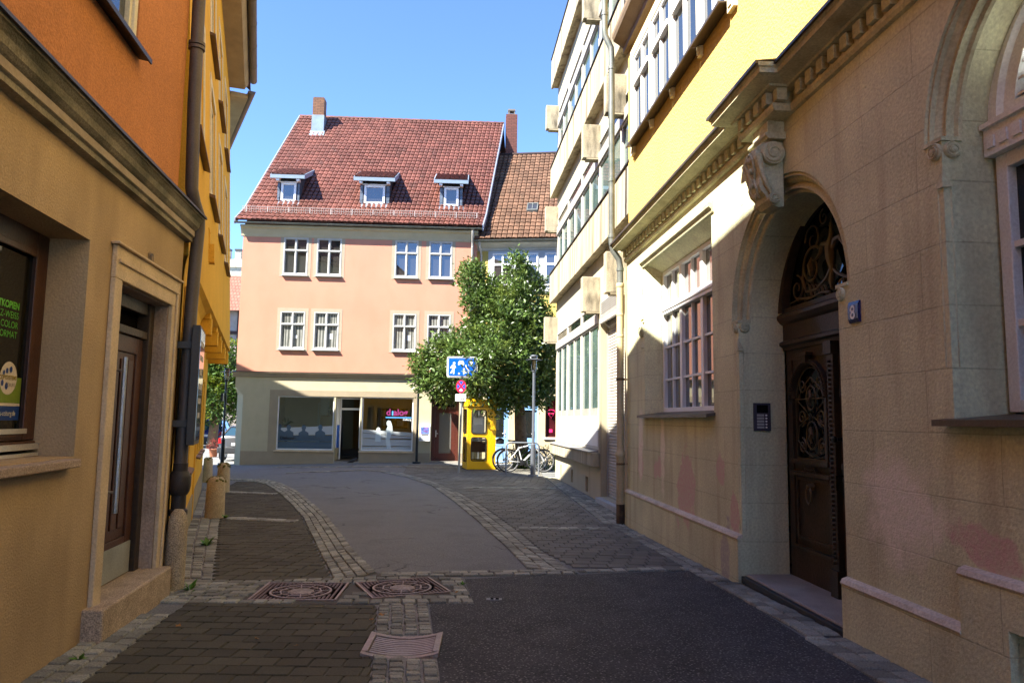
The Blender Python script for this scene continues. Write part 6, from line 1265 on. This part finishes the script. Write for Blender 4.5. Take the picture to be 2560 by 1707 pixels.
# ---------------------------------------------------------------- bicycles
tyre=mat('tyre_black',(.02,.02,.02,1),rough=.7,var=.1); rim=mat('rim_silver',(.5,.5,.5,1),rough=.3,metal=.7); bwhite=mat('bike_white',(.80,.80,.78,1),rough=.3,spec=.5,var=.03,bump=0); bblack=mat('bike_black',(.02,.02,.022,1),rough=.35,var=.05)
def bicycle(x,y,rz,fm,label,wb=1.14,guards=False):
    t=thing('bicycle',label,'bicycle',(x,y,gz(x,y)+.012),rz,'bicycles parked at the rack'); r=.345
    def wheel(cx,name):
        mb=MB(); mb.tube([(cx+r*math.cos(2*pi*k/36),0,r+.004+r*math.sin(2*pi*k/36)) for k in range(36)],.021,7,closed=True); w=mb.build(name,tyre,t,smooth=True)
        mb=MB(); mb.tube([(cx+(r-.028)*math.cos(2*pi*k/36),0,r+.004+(r-.028)*math.sin(2*pi*k/36)) for k in range(36)],.011,6,closed=True)
        mb.build('rim',rim,w,smooth=True)
        mb=MB()
        for k in range(24): a=2*pi*k/24; s=.022*(1 if k%2 else -1); mb.tube([(cx,s,r),(cx+(r-.03)*math.cos(a),0,r+(r-.03)*math.sin(a))],.0022,3)
        mb.lathe([(.02,-.045),(.028,-.03),(.028,.03),(.02,.045)],c3=(cx,r),axis='y',n=12); mb.build('spokes',rim,w)
    wheel(0,'rear_wheel'); wheel(wb,'front_wheel')
    bb=(.45,0,.30); st=(.31,0,.80); hd=(wb-.32,0,.86); hl=(wb-.27,0,.70)
    mb=MB(); mb.tube([bb,st],.019,8); mb.tube([st,(.32,0,.74),hd],.021,8) if not guards else mb.tube([(.41,0,.42),hd],.02,8); mb.tube([bb,hl],.025,8); mb.tube([hd,hl],.024,8)
    for s in (-.05,.05): mb.tube([(0,s,r),bb],.012,6); mb.tube([(0,s,r),(.33,s*.4,.72)],.010,6)
    mb.build('frame',fm,t,smooth=True)
    mb=MB()
    for s in (-.055,.055): mb.tube([(wb,s,r),(wb-.10,s,.52),(wb-.235,s*.7,.71)],.017,7)
    mb.tube([(wb-.24,-.05,.71),(wb-.24,.05,.71)],.02,6); mb.build('fork',fm,t,smooth=True)
    mb=MB(); mb.tube([hd,(wb-.36,0,1.0),(wb-.32,0,1.04)],.016,7); mb.tube([(wb-.46,-.30,1.06),(wb-.36,-.22,1.08),(wb-.33,0,1.04),(wb-.36,.22,1.08),(wb-.46,.30,1.06)],.012,7); mb.build('handlebar',bblack,t,smooth=True)
    mb=MB(); mb.tube([st,(.28,0,.93)],.014,7); mb.hexa([(.14,-.08,.93),(.42,-.022,.94),(.42,.022,.94),(.14,.08,.93),(.13,-.085,.985),(.43,-.018,.965),(.43,.018,.965),(.13,.085,.985)]); mb.build('saddle',bblack,t,bevel=.015)
    mb=MB(); mb.lathe([(.03,-.055),(.085,-.05),(.085,-.044),(.03,-.04)],c3=(bb[0],bb[2]),axis='y',n=20); mb.tube([(bb[0],-.07,.30),(bb[0]+.10,-.07,.20)],.011,6); mb.box(bb[0]+.06,bb[0]+.14,-.15,-.075,.185,.205); mb.tube([(bb[0],.07,.30),(bb[0]-.10,.07,.40)],.011,6); mb.box(bb[0]-.14,bb[0]-.06,.075,.15,.395,.415)
    mb.tube([(0,-.045,r-.04),(bb[0],-.047,.22)],.005,4); mb.tube([(0,-.045,r+.04),(bb[0],-.047,.38)],.005,4); mb.lathe([(.012,-.05),(.04,-.048),(.04,-.04),(.012,-.038)],c3=(0,r),axis='y',n=14); mb.build('crankset',bblack,t)
    mb=MB(); mb.tube([(-.28,-.06,.80),(.22,-.05,.76)],.008,5); mb.tube([(-.28,.06,.80),(.22,.05,.76)],.008,5); mb.tube([(-.05,-.06,.79),(0,-.06,r)],.007,5); mb.tube([(-.05,.06,.79),(0,.06,r)],.007,5)
    for k in range(5): mb.tube([(-.26+.1*k,-.06,.80-.008*k),(-.26+.1*k,.06,.80-.008*k)],.006,4)
    mb.build('luggage_rack',steel if not guards else bblack,t)
    for cx,a0,a1 in ((0,.5,3.0),(wb,.7,2.6)):
        mb=MB(); n=14; vs=[]
        for k in range(n+1):
            a=a0+(a1-a0)*k/n
            for yy,dr in ((-.03,.028),(0,.04),(.03,.028)): vs.append((cx+(r+dr)*math.cos(a),yy,r+(r+dr)*math.sin(a)))
        mb.add(vs,[(k*3+i,k*3+i+1,(k+1)*3+i+1,(k+1)*3+i) for k in range(n) for i in range(2)])
        mb.build('mudguard',bblack,t,smooth=True)
    return t
bicycle(-.07,23.35,.20,bwhite,'white framed bicycle leaning on the rack behind the grey lamp')
t2=bicycle(-.22,23.85,.16,bblack,'black bicycle half hidden behind the white one',1.08,True)
mb=MB(); mb.lathe([(.0,.84),(.13,.85),(.14,.98),(.06,1.04),(0,1.05)],n=16); mb.v=[(x-.12,y,z) for x,y,z in mb.v]; mb.build('saddlebag',bblack,t2,smooth=True)
t=thing('bike_rack','grey tubular hoop bicycle rack on the paving','bike rack',(-.13,22.35,gz(0,22.35)),.12)
mb=MB(); pts=[(0,0,-.1),(0,0,.82)]+[(.13-.13*math.cos(pi/2*k/6),0,.82+.13*math.sin(pi/2*k/6)) for k in range(1,7)]+[(.86+.13*math.sin(pi/2*k/6),0,.82+.13*math.cos(pi/2*k/6)) for k in range(7)]+[(.99,0,-.1)]
mb.tube(pts,.026,10); mb.build('hoop',mat('rack_steel',(.16,.17,.185,1),rough=.45,metal=.2),t,smooth=True)
t.scale=(1,1,1)
# ---------------------------------------------------------------- trees
def translucent(base):
    def f(H,c):
        c=base(H,c); N,Lk=H['N'],H['L']; t=N.new('ShaderNodeBsdfTranslucent'); Lk.new(c,t.inputs[0]); mx=N.new('ShaderNodeMixShader'); mx.inputs[0].default_value=.28; Lk.new(H['b'].outputs[0],mx.inputs[1]); Lk.new(t.outputs[0],mx.inputs[2]); Lk.new(mx.outputs[0],H['out'].inputs[0]); return c
    return f
leaf_m=mat('magnolia_leaf',(.085,.14,.03,1),rough=.33,spec=.5,var=.2,vs=1.2,fine=0,bump=0,island=.55,extra=translucent(lambda H,c:H['mixcol'](c,(.19,.235,.045,1),H['ramp'](H['noise'](1.6),.50,.72,0,.8))))
leaf_f=mat('lime_leaf',(.045,.095,.012,1),rough=.5,spec=.3,var=.25,vs=.8,fine=0,bump=0,island=.6,extra=translucent(lambda H,c:H['mixcol'](c,(.22,.25,.012,1),H['ramp'](H['noise'](.9),.48,.7,0,.8))))
bark=mat('bark',(.15,.10,.06,1),rough=.95,var=.3,vs=5,fine=.3,fs=30,bump=1.,bs=14,stain=.6,scol=(.20,.15,.085,1),sscale=(6,6,1.2))
def crown(name,blobs,count,ls,m,parent,clump=9,cr=.17,seed=3):
    rr=random.Random(seed); tot=sum(b[3]**2 for b in blobs); mb=MB(); vs=[];fs=[]
    for (bx,by,bz,br,*e) in blobs:
        fy=e[0] if e else 1.; n=int(count*br**2/tot/clump)
        for _ in range(n):
            while 1:
                d=Vector((rr.gauss(0,1),rr.gauss(0,1),rr.gauss(0,1)))
                if d.length>.01: break
            d.normalize(); q=br*(rr.random()**.3)*rr.uniform(.8,1.13); c=Vector((bx+d.x*q,by+d.y*q*fy,bz+d.z*q))
            k=rr.randint(clump-4,clump+4); ax=(d+Vector((rr.uniform(-.6,.6),rr.uniform(-.6,.6),rr.uniform(-.2,.7)))).normalized()
            for i in range(k):
                p=c+Vector((rr.gauss(0,cr),rr.gauss(0,cr),rr.gauss(0,cr)))*.6
                t=(ax+Vector((rr.gauss(0,.7),rr.gauss(0,.7),rr.gauss(0,.55)-.15))).normalized(); s=t.cross(Vector((rr.gauss(0,1),rr.gauss(0,1),rr.gauss(0,1)))); 
                if s.length<1e-3: continue
                s.normalize(); l=ls*rr.uniform(.7,1.3); w=l*.21; nn=t.cross(s)*l*.07
                b=len(vs); vs+= [tuple(p),tuple(p+t*l*.45+s*w+nn),tuple(p+t*l),tuple(p+t*l*.45-s*w+nn),tuple(p+t*l*.45)]
                fs+=[(b,b+1,b+4),(b+1,b+2,b+4),(b,b+4,b+3),(b+4,b+2,b+3)]
    mb.add(vs,fs)
    me=bpy.data.meshes.new(name); me.from_pydata(mb.v,[],mb.f); me.update(); o=bpy.data.objects.new(name,me); COL.objects.link(o); me.materials.append(m); o.parent=parent; return o
def limb(mb,pts,r0,r1,n=9):
    m=len(pts); mb.tube(pts,[r0+(r1-r0)*i/(m-1) for i in range(m)],n)
TX,TY=.42,25.4
TG=gz(TX,TY); T=thing('magnolia_tree','broad leafy evergreen tree between the pink house and the bicycles','tree',(TX,TY,TG))
mb=MB(); limb(mb,[(0,0,-.1),(-.02,0,.3),(-.08,.02,1.1),(-.12,0,1.9),(-.18,0,2.7)],.25,.16,12); limb(mb,[(-.18,0,2.6),(-.5,-.1,3.4),(-.7,0,4.6),(-.6,0,6.0)],.13,.04); limb(mb,[(-.16,0,2.5),(.2,.1,3.5),(.4,0,4.8)],.11,.03); limb(mb,[(-.14,0,2.2),(-1.0,-.3,2.9),(-2.2,-.2,3.4),(-3.2,-.1,3.4)],.10,.025); limb(mb,[(-.15,0,2.3),(-.6,-1.2,2.9),(-1.2,-2.4,3.1)],.07,.02); limb(mb,[(-.7,0,4.4),(-1.4,0,5.6),(-1.7,0,6.6)],.06,.02); limb(mb,[(-.12,0,2.1),(.4,-.2,2.7),(.9,-.3,3.0)],.06,.02)
mb.build('trunk',bark,T,smooth=True)
def Q(px,py,r,dy=0.,fy=1.1): # blob centre seen at photo position, in tree coordinates
    return ((px-1304)/72.5-.0,dy,(1165-py)/72.5+.0,r,fy)
bl=[Q(1281,645,.30),(Q(1285,675,.42)),Q(1312,690,.50,.2),Q(1172,672,.36),Q(1170,705,.55,-.2),Q(1218,722,.5),Q(1225,752,.5),Q(1278,735,.55,-.4),Q(1320,722,.6,.3),Q(1185,750,.55,-.5),Q(1235,770,.75,-.3),Q(1300,765,.75,0),Q(1325,800,.7),Q(1200,800,.55,-.5),Q(1255,815,.8,-.8),Q(1310,840,.8,-.4),Q(1355,812,.50,.2),Q(1365,850,.5,.2),Q(1165,845,.55,-.5),Q(1205,860,.75,-1.0),Q(1265,880,.9,-1.0),Q(1330,890,.7,-.2),Q(1125,868,.52,-.3),Q(1090,885,.55,-.2),Q(1150,905,.7,-.9),Q(1055,905,.38,-.1),Q(1025,912,.24,0),Q(1075,935,.52,-.2),Q(1120,940,.6,-.5),Q(1055,950,.35,.1),Q(1200,930,.75,-1.5),Q(1265,940,.85,-1.0),Q(1330,940,.65,-.4),Q(1365,925,.4,.2),Q(1085,970,.42,-.1),Q(1120,985,.45,-.2),Q(1215,980,.6,-1.1),Q(1275,985,.65,-.8),Q(1335,975,.55,-.3),Q(1365,960,.35,0),Q(1240,1012,.4,-.9),Q(1350,1000,.3,-.2),Q(1200,915,.42,-2.4,1),Q(1205,945,.34,-2.6,1),Q(1225,895,.5,-2.0,1),Q(1130,960,.3,-.6),Q(1180,985,.3,-.5)]
crown('crown',bl,38000,.16,leaf_m,T,seed=5)
# shrubs by the bicycles
shm=mat('shrub_leaf',(.085,.17,.02,1),rough=.5,var=.2,island=.5,bump=0,fine=0)
def shrub(x,y,r,label,n=700,ls=.09,seed=1):
    t=thing('shrub',label,'shrub',(x,y,gz(x,y))); mb=MB()
    for k in range(7): a=k*.9; limb(mb,[(0,0,-.03),(.4*r*math.cos(a),.4*r*math.sin(a),r*.6),(.7*r*math.cos(a),.7*r*math.sin(a),r*1.0)],.012,.004,5)
    mb.build('stems',bark,t); crown('foliage',[(0,0,r*.55,r*.62),(r*.5,0,r*.4,r*.42),(-r*.5,0,r*.4,r*.42)],n,ls,shm,t,clump=7,cr=.08,seed=seed); return t
shrub(.35,25.1,.55,'low bright green shrub under the tree behind the bicycles',seed=2); shrub(1.15,24.9,.62,'dark leafy shrub behind the front wheel of the white bicycle',900,seed=4); shrub(.75,25.6,.5,'small green shrub at the foot of the tree trunk',seed=6)
# trees beyond the corner
def bigtree(x,y,h,label,seed,blobs,n):
    t=thing('lime_tree',label,'tree',(x,y,gz(x,y)),0); mb=MB(); limb(mb,[(0,0,-.1),(.1,0,1.5),(.0,0,3.0),(.2,0,h*.6)],.32,.10,10); limb(mb,[(0,0,2.2),(-1.2,.2,3.6),(-2.0,.2,5)],.16,.04); limb(mb,[(.05,0,2.6),(1.2,.1,4.2),(1.8,.2,6)],.15,.04); mb.build('trunk',bark,t,smooth=True)
    crown('crown',[(a,b,c*(LT if h==7 else 1),r*(.8 if h==7 else 1)) for a,b,c,r in blobs],n,.24,leaf_f,t,clump=9,cr=.34,seed=seed)
LT=.60
bigtree(-17.2,43,7,'tall yellow-green tree behind the black lamp and the parked cars',8,[(-.6,0,9.2,1.6),(.6,0,8.0,1.9),(-1.2,0,7,2.0),(1.0,0,6.2,1.9),(-1.8,-.4,5.2,1.9),(.4,-.6,4.8,1.8),(-2.6,-.2,3.6,1.5),(-1.1,-.5,3.3,1.3),(1.6,-.2,4.2,1.3),(-2.2,0,2.4,1.1)],15000)
bigtree(-24,50,9,'dark rounded tree behind the blue car',9,[(0,0,7,2.6),(1.8,0,5,2.4),(-1.5,0,4.5,2.4),(2.6,0,3,1.8),(.6,-.5,2.4,1.7),(4,0,2.2,1.4)],12000)
# weeds
wd=mat('weed_leaf',(.09,.20,.02,1),rough=.5,island=.4,bump=0,fine=0)
def weed(x,y,s,label,seed):
    rr=random.Random(seed); mb=MB(); z=gz(x,y)+.01
    for k in range(12):
        a=rr.uniform(0,2*pi); e=rr.uniform(.25,1.2); l=s*rr.uniform(.6,1.2); u=Vector((math.cos(a)*math.cos(e),math.sin(a)*math.cos(e),math.sin(e))); sd=u.cross(Vector((0,0,1))).normalized()*l*.22
        p=Vector((0,0,0)); mb.add([p,p+u*l*.5+sd,p+u*l+Vector((0,0,-l*.15)),p+u*l*.5-sd],[(0,1,2,3)])
    o=mb.build('weed',wd); o.location=(x,y,z); tag(o,label,'weed')
weed(-2.74,6.55,.13,'bright green weed at the foot of the guard stone',1); weed(-3.62,9.1,.16,'green weed growing along the yellow wall between the guard stone and the bollards',2); weed(-4.48,11.9,.10,'small weed beside the nearest stone bollard',3); weed(-2.53,4.55,.07,'tiny weed under the tan shop wall',4); weed(-.42,6.95,.05,'small weed in the cobbles beside the angled manhole cover',5)
# ---------------------------------------------------------------- parked cars
def car(x,y,rz,paint,label,L_=4.2,Wd=1.78,H_=1.5,hatch=True):
    t=thing('parked_car',label,'car',(x,y,gz(x,y)),rz,None)
    # x along the car, rear at x=0 ; cross sections
    secs=[(0.0,.36,.62,.93,.70),(.06,.30,.66,1.0,.80),(.35,.28,.66,1.02,.86),(.9,.26,.66,1.03,.89),(2.6,.26,.66,.99,.89),(3.5,.28,.62,.86,.86),(L_-.12,.32,.55,.72,.76),(L_,.36,.5,.60,.62)]
    mb=MB(); vs=[]; 
    for sx,zb,zm,zt,hw in secs:
        hw*=Wd/1.78; vs+= [(sx,-hw*.92,zb),(sx,-hw,zm),(sx,-hw*.97,zt*.93),(sx,-hw*.86,zt),(sx,hw*.86,zt),(sx,hw*.97,zt*.93),(sx,hw,zm),(sx,hw*.92,zb)]
    n=8; fs=[(i*n+k,i*n+(k+1)%n,(i+1)*n+(k+1)%n,(i+1)*n+k) for i in range(len(secs)-1) for k in range(n)]+[tuple(range(n)),tuple(range((len(secs)-1)*n,len(secs)*n))]
    mb.add(vs,fs); body=mb.build('body',paint,t,smooth=True,bevel=.02)
    cab=[(.10,.80,1.0),(.55,.66,H_-.03),(1.3,.66,H_),(2.2,.66,H_-.03),(3.05,.78,.95)] if hatch else [(.55,.80,.98),(1.05,.64,H_-.05),(1.6,.65,H_),(2.3,.65,H_-.03),(3.1,.78,.93)]
    mb=MB(); vs=[]
    for sx,hw,z in cab: hw*=Wd/1.78; vs+=[(sx,-hw,z),(sx,hw,z)]
    top=vs
    gv=[]; 
    def side(s):
        b=[(cab[0][0],s*.84*Wd/1.78,.95),(cab[-1][0],s*.82*Wd/1.78,.93)]
        return [b[0]]+[(sx,s*hw*Wd/1.78,z) for sx,hw,z in cab[1:-1]]+[b[1]]
    mb=MB(); L1,R1=side(-1),side(1); mb.poly(L1); mb.poly(R1[::-1]); mb.quad(L1[0],R1[0],R1[1],L1[1]); mb.quad(L1[-2],R1[-2],R1[-1],L1[-1]); g=mb.build('windows',mat('car_glass',(.02,.05,.075,1),rough=.03,ior=2.0,var=0,fine=0,bump=0),t)
    mb=MB()
    for i in range(1,len(L1)-2): mb.quad(L1[i],L1[i+1],R1[i+1],R1[i])
    m2=[(a[0],a[1],a[2]+.025) for a in L1[1:-1]]+[(a[0],a[1],a[2]+.025) for a in R1[1:-1]][::-1]; mb.poly(m2)
    for s_ in (L1,R1):
        for i,j in ((0,1),(3,4)): mb.tube([s_[i],s_[j]],.035,6)
        for i in (1,2): mb.tube([s_[i],s_[i+1]],.03,6)
        mb.tube([s_[2],(s_[2][0]+.05,s_[2][1]*1.25,.97)],.03,6)
    mb.build('roof',paint,t,smooth=True)
    for cx in (.72,L_-.78):
        for s in (-1,1):
            mb=MB(); yy=s*(Wd/2-.1); mb.lathe([(.1,yy-.1),(.30,yy-.1),(.32,yy-.07),(.32,yy+.07),(.30,yy+.1),(.1,yy+.1)],c3=(cx,.32),axis='y',n=22); w=mb.build('wheel',tyre,t,smooth=True)
            mb=MB(); mb.lathe([(0,yy-.102),(.2,yy-.104),(.2,yy+.104),(0,yy+.102)],c3=(cx,.32),axis='y',n=16); mb.build('rim',rim,w)
    for s in (-1,1):
        mb=MB(); a,b=sorted((s*Wd*.30,s*Wd*.46)); mb.hexa([(-.012,a,.70),(-.012,b,.70),(.10,b,.70),(.10,a,.70),(.02,a,.92),(.03,b,.92),(.12,b,.92),(.12,a,.92)]); mb.build('tail_light',mat('tail_red',(.32,.012,.015,1),rough=.2),t,bevel=.01)
    mb=MB(); mb.box(-.06,.12,-Wd*.47,Wd*.47,.32,.56); mb.build('bumper',mat('bumper_dark',(.035,.037,.042,1),rough=.5),t,bevel=.03)
    mb=MB(); mb.box(-.03,.0,-.26,.26,.62,.73); mb.build('number_plate',swhite,t)
    return t
car(-11.05,30.3,math.radians(96),mat('silver_paint',(.10,.10,.105,1),rough=.3,metal=.5,var=.04,bump=0),'silver-grey parked car half hidden behind the corner of the pink house',4.1,1.72,1.38,False)
car(-18.0,44.2,math.radians(100),mat('blue_paint',(.012,.016,.16,1),rough=.25,spec=.5,var=.04,bump=0),'dark blue parked car seen from behind, left of the black lamp',4.1,1.8,1.58,True)
mb=MB(); mb.lathe([(.10,0),(.15,.02),(.19,.32),(.21,.34),(.19,.36)],n=18); o=thing('planter','terracotta planter of red flowers by the parked cars','planter',(-13.3,33.5,gz(-13.3,33.5))); mb.build('pot',pot_m,o,smooth=True)
crown('flowers',[(0,0,.55,.26)],500,.07,mat('red_flower',(.16,.03,.02,1),island=.6,bump=0,fine=0),o,clump=6,cr=.06,seed=11)
# a small dark bird on the road
bx_,by_=(-5.62,26.57)
B=tag(MB().tube([(-.17,0,.085),(-.12,0,.10),(-.05,0,.13),(.02,0,.15),(.08,0,.175),(.11,0,.21),(.135,0,.235),(.165,0,.235),(.185,0,.228),(.205,0,.222)],[.008,.022,.05,.062,.05,.034,.034,.027,.009,.002],10).build('pigeon',mat('bird_slate',(.03,.032,.036,1),rough=.7,var=.3,vs=12),smooth=True),'small dark pigeon standing on the road before the shop door','bird')
B.location=(bx_,by_,gz(bx_,by_)); B.rotation_euler=(0,0,.2)
mb=MB()
for s in (-.02,.02): mb.tube([(.01,s,.10),(.015,s,.004),(.05,s,.004)],.004,4)
mb.build('legs',mat('bird_leg',(.25,.07,.06,1)),B)
# ---------------------------------------------------------------- far buildings seen through the gap
castle=mat('castle_stone',(.46,.42,.33,1),rough=.95,var=.2,vs=.6,fine=.2,bump=.5,bs=8,extra=ashlar(.9,.4,0,dark=.6,bumpd=.02,msize=.03))
CT=thing('castle_tower','distant pale stone tower with battlements between ochre and pink houses','tower',(-36.3,92,0))
mb=MB(); mb.box(-4,4,0,6,-1,20.3); mb.box(-4.2,4.2,-.25,6.2,20.3,21.3); mb.build('tower_wall',castle,CT)
mb=MB(); k=-4.2
while k<4.2: mb.box(k,k+.75,-.25,.25,21.3,22.4); k+=1.35
mb.build('battlements',castle,CT)
mb=MB(); k=-4.2
while k<4.2: mb.box(k-.05,k+.80,-.35,.30,22.4,22.6); k+=1.35
mb.build('coping',dg,CT)
RH=thing('timbered_house','distant dark timbered house with red tiled roof below the tower','house',(-23.6,58,0),.15)
mb=MB(); mb.box(-3,3,.3,6,-1,10.1); mb.build('wall',mat('far_house_wall',(.33,.28,.24,1)),RH)  # even grey-brown wall colour
mb=MB(); 
for k in range(7): mb.box(-3+k*.95,-2.8+k*.95,.2,.3,6.1,10.1)
mb.box(-3,3,.18,.3,8.1,8.35); mb.box(-3,3,.18,.3,5.9,6.1); mb.build('timbers',mat('dark_timber',(.05,.028,.022,1)),RH)
mb=MB(); mb.prism([(-.6,9.9),(3.1,13.3),(6.8,9.9),(3.1,13.1)],'x',-3.4,3.2); mb.build('roof',mat('far_red_tiles',(.30,.11,.075,1),var=.2,extra=ashlar(.25,.3,0,dark=.5,msize=.03)),RH)
# ---------------------------------------------------------------- light, sky, camera
SUN=Vector((.62,.40,-.80)).normalized()
w=bpy.data.worlds.new('World'); sc.world=w; w.use_nodes=True; nt=w.node_tree
bg=nt.nodes['Background']; sk=nt.nodes.new('ShaderNodeTexSky'); sk.sky_type='NISHITA'; sk.sun_disc=False
sk.sun_elevation=math.asin(-SUN.z); sk.sun_rotation=math.atan2(-SUN.x,-SUN.y); sk.air_density=.5; sk.dust_density=0; sk.ozone_density=7; sk.altitude=300
nt.links.new(sk.outputs[0],bg.inputs[0]); bg.inputs[1].default_value=.12
ld=bpy.data.lights.new('sun','SUN'); ld.energy=4.1; ld.angle=math.radians(.5); ld.color=(1,.95,.85); lo=bpy.data.objects.new('sun',ld); COL.objects.link(lo); lo.rotation_mode='QUATERNION'; lo.rotation_quaternion=SUN.to_track_quat('-Z','Y'); lo.location=(-20,-12,30)
cd=bpy.data.cameras.new('camera'); cam=bpy.data.objects.new('camera',cd); COL.objects.link(cam); sc.camera=cam
cd.sensor_width=36; cd.lens=1850/2560*36; cd.clip_end=2000; cd.clip_start=.05
PITCH=math.atan((1050-853.5)/1850); ROLL=.014
cam.matrix_world=Matrix.Translation((0,0,1.62))@Matrix.Rotation(pi/2+PITCH,4,'X')@Matrix.Rotation(ROLL,4,'Z')
sc.view_settings.view_transform='Standard'; sc.view_settings.look='None'; sc.view_settings.exposure=2.45; sc.view_settings.gamma=1
sc.render.engine='CYCLES'; sc.cycles.use_denoising=True; sc.cycles.max_bounces=7; sc.cycles.diffuse_bounces=4; sc.cycles.glossy_bounces=4; sc.cycles.transparent_max_bounces=12; sc.cycles.caustics_reflective=False; sc.cycles.caustics_refractive=False; sc.cycles.sample_clamp_indirect=6
